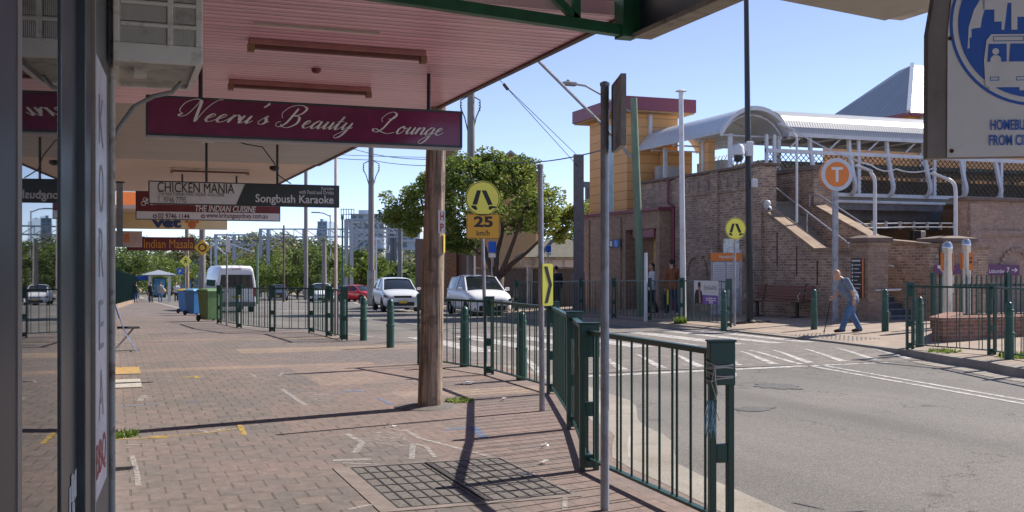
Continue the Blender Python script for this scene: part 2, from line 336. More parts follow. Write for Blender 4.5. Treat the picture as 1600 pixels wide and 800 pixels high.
G['car_dark'] = M('dark blue car paint', (.035, .05, .08), .22, var=.03)
G['car_red'] = M('red car paint', (.50, .02, .03), .22, var=.03)
G['lampglass'] = M('headlamp glass', (.13, .14, .16), .08, .2, var=.3)
G['taillamp'] = M('tail lamp red', (.45, .02, .02), .2)
G['plate_y'] = M('yellow number plate', (.75, .55, .03), .5, var=.03)

# ---------------------------------------------------------------- mesh builder
def crs3(P, n=4):
    P = [P[0]]+list(P)+[P[-1]]; o = []
    for i in range(1, len(P)-2):
        for k in range(n):
            t = k/n; a, b, c, d = P[i-1:i+3]; o.append(.5*(2*b+(c-a)*t+(2*a-5*b+4*c-d)*t*t+(-a+3*b-3*c+d)*t**3))
    return o+[P[-2]]
WM = {}
def thing(name, label, cat, loc=(0, 0, 0), rz=0, group=None, kind=None):
    o = bpy.data.objects.new(name, None); COL.objects.link(o); o.empty_display_size = .2
    o.location = loc; o.rotation_euler = (0, 0, rz); o['label'] = label; o['category'] = cat
    if group: o['group'] = group
    if kind: o['kind'] = kind
    WM[o] = Matrix.Translation(loc) @ Matrix.Rotation(rz, 4, 'Z')
    return o
def tag(o, label, cat, group=None, kind=None):
    if label: o['label'] = label
    if cat: o['category'] = cat
    if group: o['group'] = group
    if kind: o['kind'] = kind
    return o
def frame(o, x, y):                     # a plane's frame: origin, right, up
    x = Vector(x).normalized(); y = Vector(y).normalized(); z = x.cross(y)
    m = Matrix((x, y, z)).transposed().to_4x4(); m.translation = Vector(o); return m
class MB:
    def __init__(s, T=None): s.v = []; s.f = []; s.T = T or Matrix(); s.mi = []; s.cur = 0
    def add(s, vs, fs, T=None):
        T = s.T @ T if T else s.T; k = len(s.v)
        s.v += [tuple(T @ Vector(p)) for p in vs]; s.f += [[i+k for i in q] for q in fs]; s.mi += [s.cur]*len(fs)
        return s
    def box(s, c, d, rz=0, T=None):
        x, y, z = d[0]/2, d[1]/2, d[2]/2
        m = Matrix.Translation(c) @ Matrix.Rotation(rz, 4, 'Z')
        if T: m = T @ m
        return s.add([(-x, -y, -z), (x, -y, -z), (x, y, -z), (-x, y, -z), (-x, -y, z), (x, -y, z), (x, y, z), (-x, y, z)],
                     [[0, 3, 2, 1], [4, 5, 6, 7], [0, 1, 5, 4], [1, 2, 6, 5], [2, 3, 7, 6], [3, 0, 4, 7]], m)
    def bb(s, x0, x1, y0, y1, z0, z1, T=None):
        return s.box(((x0+x1)/2, (y0+y1)/2, (z0+z1)/2), (abs(x1-x0), abs(y1-y0), abs(z1-z0)), T=T)
    def bar(s, p, q, w, t=None, up=(0, 0, 1)):
        p, q = Vector(p), Vector(q); t = t or w; d = (q-p); L = d.length; z = d.normalized(); up = Vector(up)
        if abs(z.dot(up)) > .99: up = Vector((1, 0, 0))
        x = up.cross(z).normalized(); y = z.cross(x)
        m = Matrix((x, y, z)).transposed().to_4x4(); m.translation = (p+q)/2
        return s.box((0, 0, 0), (w, t, L), T=m)
    def tube(s, pts, r, n=8, r1=None, cap=True):
        pts = [Vector(p) for p in pts]; N = len(pts); rs = r if isinstance(r, (list, tuple)) else [r+((r1 if r1 is not None else r)-r)*i/(N-1) for i in range(N)]
        vs = []; fs = []; prev = None
        for i, p in enumerate(pts):
            d = (pts[min(i+1, N-1)]-pts[max(i-1, 0)]).normalized()
            if prev is None:
                a = Vector((0, 0, 1)) if abs(d.z) < .9 else Vector((1, 0, 0)); x = a.cross(d).normalized()
            else:
                x = (prev-d*prev.dot(d)).normalized()
            prev = x; y = d.cross(x)
            vs += [tuple(p+(x*math.cos(2*PI*k/n)+y*math.sin(2*PI*k/n))*rs[i]) for k in range(n)]
        for i in range(N-1):
            for k in range(n): fs.append([i*n+k, i*n+(k+1) % n, (i+1)*n+(k+1) % n, (i+1)*n+k])
        if cap: fs += [list(range(n))[::-1], [(N-1)*n+k for k in range(n)]]
        return s.add(vs, fs)
    def lathe(s, prof, c=(0, 0, 0), n=16, T=None):
        vs = []; fs = []
        for r, z in prof: vs += [(c[0]+r*math.cos(2*PI*k/n), c[1]+r*math.sin(2*PI*k/n), c[2]+z) for k in range(n)]
        for i in range(len(prof)-1):
            for k in range(n): fs.append([i*n+k, i*n+(k+1) % n, (i+1)*n+(k+1) % n, (i+1)*n+k])
        fs += [list(range(n))[::-1], [(len(prof)-1)*n+k for k in range(n)]]
        return s.add(vs, fs, T)
    def ball(s, c, r, n=10, m=7):
        r = (r, r, r) if isinstance(r, (int, float)) else r
        vs = [(c[0], c[1], c[2]-r[2])]; fs = []
        for j in range(1, m):
            a = -PI/2+PI*j/m
            vs += [(c[0]+r[0]*math.cos(a)*math.cos(2*PI*k/n), c[1]+r[1]*math.cos(a)*math.sin(2*PI*k/n), c[2]+r[2]*math.sin(a)) for k in range(n)]
        vs.append((c[0], c[1], c[2]+r[2])); t = len(vs)-1
        for k in range(n): fs += [[0, 1+(k+1) % n, 1+k], [t, t-n+k, t-n+(k+1) % n]]
        for j in range(m-2):
            for k in range(n): fs.append([1+j*n+k, 1+j*n+(k+1) % n, 1+(j+1)*n+(k+1) % n, 1+(j+1)*n+k])
        return s.add(vs, fs)
    def prism(s, poly, z0, z1, T=None):       # polygon in local xy, thickness along z
        n = len(poly)
        vs = [(x, y, z0) for x, y in poly]+[(x, y, z1) for x, y in poly]
        fs = [list(range(n))[::-1], list(range(n, 2*n))]+[[i, (i+1) % n, n+(i+1) % n, n+i] for i in range(n)]
        return s.add(vs, fs, T)
    def disc(s, c, r, z0, z1, T=None, n=40, r0=0):
        if not r0: return s.prism([(c[0]+r*math.cos(2*PI*k/n), c[1]+r*math.sin(2*PI*k/n)) for k in range(n)], z0, z1, T)
        vs = []; fs = []
        for rr, zz in ((r0, z0), (r, z0), (r, z1), (r0, z1)):
            vs += [(c[0]+rr*math.cos(2*PI*k/n), c[1]+rr*math.sin(2*PI*k/n), zz) for k in range(n)]
        for i in range(4):
            j = (i+1) % 4
            for k in range(n): fs.append([i*n+k, i*n+(k+1) % n, j*n+(k+1) % n, j*n+k])
        return s.add(vs, fs, T)
    def grid(s, P, closed=False):             # P[i][j] points
        a, b = len(P), len(P[0]); vs = [p for r in P for p in r]; fs = []
        for i in range(a-1):
            for j in range(b-1+(1 if closed else 0)): fs.append([i*b+j, i*b+(j+1) % b, (i+1)*b+(j+1) % b, (i+1)*b+j])
        return s.add(vs, fs)
    def build(s, name, mat, parent=None, world=False, smooth=False, bevel=0, seg=2, label=None):
        me = bpy.data.meshes.new(name)
        vs = s.v
        if world and parent is not None:
            iv = WM[parent].inverted(); vs = [tuple(iv @ Vector(p)) for p in vs]
        me.from_pydata(vs, [], s.f)
        for m in (mat if isinstance(mat, (list, tuple)) else [mat]): me.materials.append(G[m] if isinstance(m, str) else m)
        if any(s.mi): me.polygons.foreach_set('material_index', s.mi)
        me.validate(); me.update()
        bm = bmesh.new(); bm.from_mesh(me); bmesh.ops.recalc_face_normals(bm, faces=bm.faces); bm.to_mesh(me); bm.free()
        if smooth: me.polygons.foreach_set('use_smooth', [True]*len(me.polygons))
        o = bpy.data.objects.new(name, me); COL.objects.link(o)
        if parent is not None: o.parent = parent; WM[o] = WM[parent]
        else: WM[o] = Matrix()
        if bevel:
            b = o.modifiers.new('bevel', 'BEVEL'); b.width = bevel; b.segments = seg; b.limit_method = 'ANGLE'; b.angle_limit = R(40)
        if smooth:
            try: me.shade_auto_smooth if 0 else None
            except Exception: pass
            if smooth == 'auto':
                me.polygons.foreach_set('use_smooth', [True]*len(me.polygons))
                bm = bmesh.new(); bm.from_mesh(me)
                for e in bm.edges:
                    if len(e.link_faces) == 2 and e.calc_face_angle() > R(38): e.smooth = False
                bm.to_mesh(me); bm.free()
        if label: o['label'] = label
        return o

_tc = {}
def text_geo(st, bold=0, shear=0):
    key = (st, bold, shear)
    if key in _tc: return _tc[key]
    cu = bpy.data.curves.new('t', 'FONT'); cu.body = st; cu.size = 1; cu.offset = bold; cu.shear = shear; cu.resolution_u = 3
    ob = bpy.data.objects.new('t', cu); COL.objects.link(ob)
    dg = bpy.context.evaluated_depsgraph_get(); me = bpy.data.meshes.new_from_object(ob.evaluated_get(dg))
    V = [tuple(v.co) for v in me.vertices]; Fc = [list(p.vertices) for p in me.polygons]
    bpy.data.objects.remove(ob); bpy.data.curves.remove(cu); bpy.data.meshes.remove(me)
    _tc[key] = (V, Fc); return _tc[key]
def put_text(mb, st, x0, y0, x1, y1, T, z=0, bold=0, shear=0, th=.002):
    """letters filling the rectangle x0..x1, y0..y1 of frame T"""
    V, Fc = text_geo(st, bold, shear)
    ax, bx = min(p[0] for p in V), max(p[0] for p in V); ay, by = min(p[1] for p in V), max(p[1] for p in V)
    q = [(x0+(p[0]-ax)/(bx-ax)*(x1-x0), y0+(p[1]-ay)/(by-ay)*(y1-y0)) for p in V]
    mb.add([(a, b, z+th) for a, b in q], Fc, T)
    return mb
def face_y(Y): return frame((0, Y, 0), (1, 0, 0), (0, 0, 1))     # faces the camera side (-Y); local x = X, local y = Z

def strip(name, ys, xl, xr, zf, mat, nx=2, label=None):
    P = []
    for y in ys:
        a, b = xl(y), xr(y); P.append([(a+(b-a)*i/(nx-1), y, zf(a+(b-a)*i/(nx-1), y)) for i in range(nx)])
    o = MB().grid(P).build(name, mat); o['kind'] = 'structure'
    for p in o.data.polygons:
        if p.normal.z < 0: o.data.flip_normals(); break
    return o
def lerp(pts):
    def f(y):
        if y <= pts[0][1]: return pts[0][0]
        for (x0, y0), (x1, y1) in zip(pts, pts[1:]):
            if y <= y1:
                t = (y-y0)/(y1-y0); t = t*t*(3-2*t) if (x0 != x1) else t
                return x0+(x1-x0)*t
        return pts[-1][0]
    return f
def frange(a, b, s):
    r = []; x = a
    while x < b-1e-6: r.append(x); x += s
    return r+[b]
# ================================================================ the setting
ys_all = frange(-15, 24, 1.5)+frange(25, 60, 2.5)+frange(65, 160, 5)
gys = [-200, -60, -15, 10, 24]+frange(26, 40, 2)+frange(45, 150, 5)+[200, 400, 900, 2500]
strip('ground', gys, lambda y: -1500, lambda y: 1500, lambda x, y: h(y)-.17, 'ground', 9)
kx = lerp([(3.65, -15), (3.65, 5.5), (3.8, 7.6), (4.55, 9.6), (5.5, 12.4), (5.8, 15), (5.8, 22.4), (5.3, 24), (4.8, 26.6), (3.75, 28.5), (3.3, 31), (3.3, 160)])
fkx = lerp([(8.6, -15), (11.9, 9), (12.9, 12.4), (13.4, 14), (13.8, 16), (14.0, 19), (14.1, 24), (14.2, 30), (14.2, 50), (16.5, 70), (22, 105), (24, 160)])
strip('road', ys_all, lambda y: .5, lambda y: 34, lambda x, y: h(y)-.1, 'asphalt', 12)
fy = frange(-15, 5, 2)+frange(5.5, 35, .5)+frange(37.5, 160, 2.5)
strip('footpath', fy, lambda y: -.8 if y < 60 else -3, lambda y: kx(y), lambda x, y: h(y), 'paver', 4)
def kerb(name, ys, k, side):
    mb = MB(); P = []
    for y in ys:
        x = k(y); z = h(y)
        P.append([(x, y, z+.002), (x+.15*side, y, z+.002), (x+.17*side, y, z-.02), (x+.19*side, y, z-.095), (x+.62*side, y, z-.092), (x+.62*side, y, z-.13)])
    mb.grid(P); o = mb.build(name, 'concrete'); o['kind'] = 'structure'
kerb('kerb', [y for y in fy if y <= 16.3], kx, 1); kerb('kerb', [y for y in fy if y >= 23.5], kx, 1)
strip('far_footpath', fy, lambda y: fkx(y)+.15, lambda y: 40, lambda x, y: fp(x, y), M('far paving', (.33, .255, .20), .9, var=.2, scale=2.5, dirt=(.24, .2, .17), bump=.2), 26)
P = []
for y in fy:
    x = fkx(y); z = h(y)
    P.append([(x-.45, y, z-.094), (x-.03, y, z-.094), (x, y, z+.04), (x+.15, y, z+.052), (x+.15, y, z-.1)])
o = MB().grid(P).build('kerb', 'concrete'); o['kind'] = 'structure'
# raised crossing between the two footpaths
tz = lerp([(-.095, 15.3), (-.004, 17.3), (-.004, 24.2), (-.1, 26)])
def tabz(x, y): return tz(y)+.0005*x
strip('crossing_table', frange(15.3, 26, .25), lambda y: kx(y)+.001, lambda y: fkx(y)+.02, tabz, M('crossing asphalt', (.17, .150, .14), .9, var=.3, scale=8, bump=.5, bscale=80, dirt=(.25, .22, .19), dscale=3), 10)
def mark(poly, mat, zf, dz=.005, name='road_marking', n=1, ztab=False):
    """a painted quad a,b,c,d draped on the surface, subdivided along a-d"""
    a, b, c, d = [Vector(p) for p in poly]; P = []
    for i in range(n+1):
        t = i/n; p, q = a.lerp(d, t), b.lerp(c, t)
        P.append([(p.x, p.y, zf(p.x, p.y)+dz), (q.x, q.y, zf(q.x, q.y)+dz)])
    o = MB().grid(P).build(name, mat); o['kind'] = 'structure'
    if o.data.polygons and o.data.polygons[0].normal.z < 0: o.data.flip_normals()
    return o
rz_ = lambda x, y: h(y)-.1
for i, x in enumerate((6.5, 7.6, 8.7, 9.75, 10.8, 11.85, 12.85, 13.65)):
    w2 = .25 if i < 6 else .17
    mark([(x-w2, 18.7), (x+w2, 18.7), (x+w2-.1, 23.2), (x-w2-.1, 23.2)], 'white_paint_road', tabz, n=4)
mb = MB()
for i in range(11):
    x = 6.3+i*.72
    mark([(x-.09, 15.55), (x+.09, 15.55), (x+.40, 17.2), (x+.34, 17.2)], 'white_paint_road', tabz, n=8)
mark([(6.0, 14.75), (6.0, 15.0), (13.6, 15.45), (13.6, 15.25)], 'white_paint_road', rz_, n=8)
for dx in (0, .26):
    for a, b in (((9.0+dx, 1), (9.75+dx, 5.2)), ((9.75+dx, 5.2), (10.4+dx, 10.1)), ((10.4+dx, 10.1), (11.0+dx, 15.2))):
        mark([a, (a[0]+.1, a[1]), (b[0]+.1, b[1]), b], 'white_paint_road', rz_)
mark([(11.0, 15.4), (11.1, 15.4), (11.3, 17.3), (11.2, 17.3)], 'white_paint_road', tabz, n=8)
mark([(8.6, 27), (8.7, 27), (8.9, 60), (8.8, 60)], 'white_paint_road', rz_, n=12)
mark([(13.3, 30), (13.4, 30), (13.4, 50), (13.3, 50)], 'white_paint_road', rz_, n=8)
mark([(13.3, 50), (13.45, 50), (21.0, 104), (20.8, 104)], 'white_paint_road', rz_, n=20)
# asphalt patches and an old trench
def blot(cx, cy, rx, ry, mat, z, seed, n=22):
    r = random.Random(seed); v = []
    for k in range(n):
        a = 2*PI*k/n; q = r.uniform(.7, 1.1); v.append((cx+rx*q*math.cos(a), cy+ry*q*math.sin(a)))
    mb = MB().add([(x, y, z(x, y)+.006) for x, y in v], [list(range(n))]); o = mb.build('road_patch', mat); o['kind'] = 'structure'
    if o.data.polygons[0].normal.z < 0: o.data.flip_normals()
patch = M('road patch', (.095, .092, .092), .8, var=.3, scale=9, bump=.4)
for px, d, rx, ry, s in ((1215, 15.0, .34, .42, 1), (1178, 12.6, .3, .2, 2)):
    x, y = at(px, d); blot(x, y, rx, ry, patch, rz_, s)
x, y = at(1232, 7.4)
for k, (px, d) in enumerate(((1236, 7.6), (1290, 7.25))):
    x, y = at(px, d)
    MB_ = [(x, y), (x+.03, y-.02), (x+.10, y-.28), (x+.06, y-.2)] if k == 0 else [(x, y), (x+.01, y-.03), (x+.36, y-.02), (x+.2, y+.01)]
    o = MB().add([(a, b, -.1+.004) for a, b in MB_], [[0, 1, 2, 3]]).build('road_crack', 'iron'); o['kind'] = 'structure'

# ---- spray marks and covers on the near footpath
def fline(pts, w_, mat, name='paint_mark', z=.004):
    mb = MB()
    for (a, b), (c, d) in zip(pts, pts[1:]):
        t = Vector((c-a, d-b)).normalized(); n = Vector((-t.y, t.x))*w_/2
        mb.add([(a+n.x, b+n.y, z), (a-n.x, b-n.y, z), (c-n.x, d-n.y, z), (c+n.x, d+n.y, z)], [[0, 1, 2, 3]])
    o = mb.build(name, mat); o['kind'] = 'structure'
    for p in o.data.polygons:
        if p.normal.z < 0: p.flip()
def gp(px, py): return at(px, F*CH/(py-417))
fline([gp(176, 687), gp(230, 685), gp(330, 676), gp(382, 668)], .035, 'yellow_mark'); fline([gp(374, 664), gp(382, 680)], .05, 'yellow_mark')
fline([gp(232, 684), gp(262, 683)], .13, 'yellow_mark')
fline([gp(310, 672), gp(325, 676), gp(355, 669)], .04, 'white_mark')
fline([gp(206, 712), gp(214, 740), gp(216, 760)], .04, 'white_mark'); fline([gp(195, 696), gp(258, 694)], .03, 'white_mark')
fline([gp(176, 636), gp(250, 632)], .07, 'blue_mark'); fline([gp(290, 629), gp(312, 627)], .05, 'blue_mark')
fline([gp(258, 590), gp(272, 589)], .08, 'white_mark'); fline([gp(278, 590), gp(305, 588), gp(309, 591)], .07, 'yellow_mark')
fline([gp(215, 622), gp(232, 622)], .1, 'white_mark'); fline([gp(218, 627), gp(226, 618)], .07, 'white_mark')
fline([gp(536, 612), gp(572, 611)], .12, 'blue_mark'); fline([gp(520, 615), gp(536, 614)], .05, 'blue_mark'); fline([gp(590, 622), gp(612, 633)], .05, 'blue_mark')
fline([gp(694, 672), gp(740, 668), gp(756, 684)], .09, 'blue_mark')
fline([gp(440, 608), gp(478, 634)], .06, 'white_mark')
for a, b in (((392, 585), (400, 589)), ((404, 586), (430, 584)), ((436, 588), (442, 583)), ((446, 584), (472, 583))): fline([gp(*a), gp(*b)], .05, 'white_mark')
for pts, wd in (([(540, 678), (566, 692), (554, 708)], .06), ([(632, 672), (655, 685), (712, 700), (770, 715)], .05), ([(562, 686), (630, 684)], .03), ([(645, 694), (643, 718)], .05),
                ([(648, 694), (665, 698), (680, 715)], .04), ([(520, 720), (580, 718)], .09), ([(535, 724), (590, 726)], .04), ([(545, 797), (575, 790), (598, 788)], .04),
                ([(883, 778), (882, 797)], .035), ([(600, 668), (640, 676)], .03)): fline([gp(*p) for p in pts], wd, 'white_mark')
r = random.Random(3)
for k in range(46):                                       # scribbled survey writing
    px = 570+r.random()*62; py = 676+r.random()*22; a, b = gp(px, py); q = r.uniform(-.05, .05)
    fline([(a, b), (a+r.uniform(.03, .07), b+q)], .022, 'white_mark')
for k in range(26):
    px = 480+r.random()*34; py = 612+r.random()*16; a, b = gp(px, py); fline([(a, b), (a+r.uniform(.03, .09), b+r.uniform(-.06, .06))], .03, 'white_mark')
t = thing('service_cover', 'long gridded metal service cover set into the pavers inside the fence bend', 'access cover', (1.75, 6.8, 0))
mb = MB().bb(0, 1.23, 0, 1.48, .0015, .003); mb.build('infill', 'infill', t)
mb = MB()
for k in range(14): x = k*1.23/13; mb.bb(x-.006, x+.006, 0, 1.48, .003, .007)
for k in range(7): y = k*1.48/6; mb.bb(0, 1.23, y-.007, y+.007, .003, .0075)
mb.bb(.6, .63, 0, 1.48, .003, .013); mb.build('grid_bars', 'iron', t)
mb = MB().bb(-.14, 0, -.09, 1.53, .0015, .005).bb(0, 1.27, 1.48, 1.53, .0015, .0055).bb(0, 1.27, -.09, 0, .0015, .0052).bb(1.23, 1.27, 0, 1.48, .0015, .0048); mb.build('surround', M('cover surround', (.20, .165, .15), .9, var=.25), t)
for (p0, p1, m_, lab) in (((176, 575), (220, 584), 'amber', 'yellowed cover plate beside the shopfront, the farther of the two'), ((176, 594), (222, 605), 'signgrey', 'pale grey cover plate beside the shopfront, nearer than the yellowed one')):
    a = gp(*p0); b = gp(p1[0], p1[1]); t = thing('cover_plate', lab, 'cover plate', (.02, b[1], 0))
    MB().bb(0, b[0]-.02, 0, a[1]-b[1], .002, .008).build('plate', M('plate', (.40, .26, .10) if m_ == 'amber' else (.42, .40, .36), .8, var=.3, scale=12), t, bevel=.002)
    MB().bb(.0, b[0]-.02, -.05, 0, .002, .010).build('frame', 'concrete', t)
# ---- weeds at cracks, litter
def weed(name, x, y, z, r_, n, label, seed=1, H=.1):
    q = random.Random(seed); mb = MB()
    for k in range(n):
        a = q.uniform(0, 2*PI); rr = r_*q.random()**.5; cx, cy = x+rr*math.cos(a), y+rr*math.sin(a); hh = q.uniform(.3, 1)*H; b = q.uniform(0, 2*PI); s = .012+.012*q.random()
        mb.add([(cx-s*math.cos(b), cy-s*math.sin(b), z), (cx+s*math.cos(b), cy+s*math.sin(b), z), (cx+q.uniform(-.05, .05), cy+q.uniform(-.05, .05), z+hh)], [[0, 1, 2]])
    return tag(mb.build(name, 'weed'), label, 'weed')
a = gp(184, 682); weed('weed', a[0]+.03, a[1], 0, .14, 160, 'small green weed growing in the joint beside the shopfront', 1, .07)
a = gp(718, 627); weed('weed', a[0], a[1], 0, .16, 200, 'tuft of dry weeds in the pavers behind the wooden pole', 2, .05)
a = gp(845, 592); weed('weed', 14.35, 25.4, .06, .16, 220, 'leafy weed at the foot of a far fence post', 3, .22)
weed('weed', 14.2, 13.8, .06, .3, 260, 'dry weeds along the kerb under the right hand fence', 4, .12)
weed('weed', 13.95, 15.2, .06, .3, 160, 'weeds at the kerb beside the last post of the right hand fence', 5, .08)
for k, (px, py) in enumerate(((730, 601), (822, 745), (851, 724), (850, 700), (786, 626), (612, 668))):
    a = gp(px, py); q = random.Random(k)
    labs = ['large flat scrap of white paper on the pavers inside the fence', 'crumpled white tissue on the edge of the service cover', 'small scrap of paper beside the fence, nearer of a pair', 'small scrap of paper beside the fence, farther of a pair', 'tiny white scrap near the foot of the fence bend', 'small pale flake of litter left of the wooden pole']
    MBl = MB()
    for j in range(4):
        s = (.10, .055, .035, .03, .03, .03)[k]*q.uniform(.5, 1); b = q.uniform(0, PI)
        c = (a[0]+q.uniform(-.03, .03), a[1]+q.uniform(-.03, .03), .004+.006*j)
        MBl.add([(c[0]+s*math.cos(b+i*PI/2), c[1]+s*math.sin(b+i*PI/2)*.7, c[2]+q.uniform(0, .025)) for i in range(4)], [[0, 1, 2, 3]])
    tag(MBl.build('paper_scrap', 'litter'), labs[k], 'litter')
t = tag(MB().lathe([(.36, .0), (.34, .012), (.22, .03), (.14, .04)], (3.3, 11.62, 0), 20).build('asphalt_collar', 'infill'), None, None, kind='structure')

# ================================================================ shops on the left and their awning
T1 = frame((-.385, 0, 0), (.065, 1, 0), (0, 0, 1))           # near shopfront: x along the wall, y up, z outward
b1 = thing('shop_building', 'nearest shop with charcoal framed glass front and green edged awning overhead', 'shop', (-.4, 0, 0))
MB(T1).bb(-5, 5.6, 0, 5.6, -3.5, -.06).build('wall', 'charcoal', b1, True)
MB(T1).bb(2.74, 3.56, .06, 3.2, -.03, 0).build('window_glass', 'glass', b1, True)
MB(T1).bb(-1.5, 2.2, .3, 3.2, -.03, -.01).build('window_glass', 'glass', b1, True)
MB(T1).bb(2.2, 2.69, 0, 3.4, -.05, .004).build('door_jamb', 'navy', b1, True, bevel=.004)
MB(T1).bb(2.69, 2.755, 0, 3.4, -.05, .007).build('glazing_bead', M('bead', (.22, .19, .17), .45), b1, True)
mb = MB(T1).bb(3.56, 4.02, 0, 3.4, -.05, .006).bb(4.02, 4.16, 0, 3.4, -.05, .035).bb(4.16, 4.58, 0, 3.4, -.05, .01).bb(2.765, 3.56, 3.2, 3.4, -.05, .008).bb(2.765, 3.56, 0, .06, -.05, .008)
mb.build('door_frame', 'charcoal', b1, True, bevel=.004)
MB(T1).bb(4.58, 4.62, 0, 3.4, -.05, .022).build('trim_strip', M('trim', (.32, .27, .24), .4), b1, True)
MB(T1).bb(4.62, 5.58, 0, 3.4, -.05, .004).build('side_panel', M('grey panel', (.09, .095, .10), .4), b1, True)
MB().bb(-.4, 3.44, -5, 6.62, 3.62, 3.74).build('awning_soffit', 'soffit_grey', b1, True)
mb = MB().bb(3.46, 3.53, -5, 6.72, 3.215, 3.95); mb.build('fascia', 'navy', b1, True)
MB().bb(3.40, 3.55, -5, 6.70, 3.18, 3.212).build('fascia_lip', M('lip', (.30, .26, .20), .6, dirt=(.12, .1, .08), dscale=6), b1, True)
mb = MB().bar((3.42, 6.76, 3.235), (-.03, 6.76, 3.425), .075, .075).bar((3.42, 6.76, 3.72), (-.03, 6.76, 3.80), .05)
for x0, x1 in ((3.0, 3.0), (3.02, 2.5), (2.0, 2.0), (2.02, 1.5), (1.0, 1.0), (1.02, .5)): mb.bar((x0, 6.76, 3.25+(3.42-x0)*.05), (x1, 6.76, 3.74), .05)
mb.bb(3.33, 3.455, 6.69, 6.83, 3.19, 3.95)
mb.build('end_truss', 'green3', b1, True)
t = thing('shop_name_panel', 'tall narrow pale panel with vertical lettering KOREA BBQ on the near shopfront', 'sign', (-.08, 4.7, .6))
MB(T1).bb(4.67, 5.30, .61, 2.46, .004, .014).build('panel', M('pale panel', (.70, .72, .80), .3), t, True)
mb = MB(T1)
for ch, zc in (('K', 2.21), ('O', 1.92), ('R', 1.64), ('E', 1.33), ('A', 1.03)): put_text(mb, ch, 4.86, zc-.105, 5.10, zc+.105, Matrix(), .0142, bold=-.012)
mb.build('lettering', M('panel letters', (.36, .33, .33), .5), t, True)
put_text(MB(T1), 'BBQ', 4.73, .67, 5.24, .84, Matrix(), .0142, bold=.01).build('lettering', 'text_red', t, True, label='red BBQ lettering')
q = random.Random(5)
mb = MB(T1)
for s0, z0, n in ((3.76, .72, 7), (3.72, .40, 4)):
    for k in range(n): a = s0+q.uniform(0, .2); b = z0+q.uniform(0, .09); mb.bb(a, a+.05, b, b+.05+q.random()*.05, .0065+.0004*k, .0075+.0004*k)
tag(mb.build('torn_sticker', M('torn paper', (.55, .55, .53), .8)), 'remains of a torn white sticker low on the door frame', 'sticker')
tag(MB().tube([(-.006, 5.66, -.02), (-.006, 5.66, 3.6)], .019, 10).build('downpipe', 'rusty', smooth='auto'), 'thin pale downpipe with rust spots at the end of the near shopfront', 'pipe')
tag(MB().tube([(-.055, 5.62, -.02), (-.055, 5.62, 3.6)], .014, 8).build('downpipe', 'black', smooth='auto'), 'thin black pipe beside the rusty pale downpipe', 'pipe')

def shop(y0, y1, wallmat, sof, lab, z=3.37, xe=3.39, edge='edge', H=5.6):
    t = thing('shop_building', lab, 'shop', (-.04, y0, h(y0)))
    zz = h((y0+y1)/2)
    MB().bb(-8, -.04, y0, y1-.01, zz-.6, H+zz).build('wall', wallmat, t, True)
    n = max(1, int((y1-y0)/3)); L_ = (y1-y0)/n
    for k in range(n):
        a = y0+k*L_
        MB().bb(-.06, -.036, a+.25, a+L_-1.2, .5+zz, 2.7+zz).build('window', 'glass', t, True)
        MB().bb(-.06, -.034, a+L_-1.05, a+L_-.2, .0+zz, 2.3+zz).build('door', 'navy', t, True)
    MB().bb(-.04, xe, y0, y1-.012, z, z+.1).build('awning_soffit', sof, t, True)
    MB().bb(xe, xe+.05, y0, y1-.012, z-.02, z+.42).build('awning_fascia', edge, t, True)
    return t
b2 = shop(6.86, 12.4, 'cream', 'soffit_pink', 'second shop with pink board ceiling under its awning')
b3 = shop(12.4, 19.0, 'ochre', 'soffit_grey', 'third shop with weathered grey board ceiling under its awning', 3.39)
b4 = shop(19.0, 27.5, 'cream', 'soffit_cream', 'fourth shop with smooth cream ceiling under its awning', 3.41)
b5 = shop(30.5, 46.0, 'brick_tan', 'soffit_cream', 'last shop of the row beyond the gap in the awning', 3.15, xe=2.6)
for (x0, x1, y, z, par, m_) in ((1.0, 2.43, 8.57, 3.37, b2, 'soffit_pink'), (1.04, 2.41, 10.5, 3.37, b2, 'soffit_pink'), (1.0, 2.4, 20.6, 3.41, b4, 'cream')):
    f = MB().bb(x0, x1, y-.05, y+.05, z-.045, z-.001).build('light_batten', M('batten', (.42, .2, .19), .5) if par is b2 else 'cream', par, True, bevel=.004)
    for xa in (x0-.01, x1-.04): MB().bb(xa, xa+.05, y-.035, y+.035, z-.10, z-.04).build('lampholder', G['holder'], f, True)
    MB().bb(x0+.04, x1-.04, y-.03, y+.03, z-.075, z-.047).build('reflector', M('rusted reflector', (.16, .065, .055), .5), f, True)
MB().ball((1.72, 9.65, 3.36), (.045, .045, .035)).build('ceiling_dome', 'maroon', b2, True, smooth=True)
MB().bb(.97, 1.9, 7.96, 7.985, 3.35, 3.369).build('bracket_rail', 'cream', b2, True)
MB().ball((2.75, 19.7, 3.38), (.09, .09, .06)).build('ceiling_dome', 'black', b4, True, smooth=True)
MB().bb(1.16, 1.34, 15.5, 15.62, 3.33, 3.388).build('sensor', 'white', b3, True)

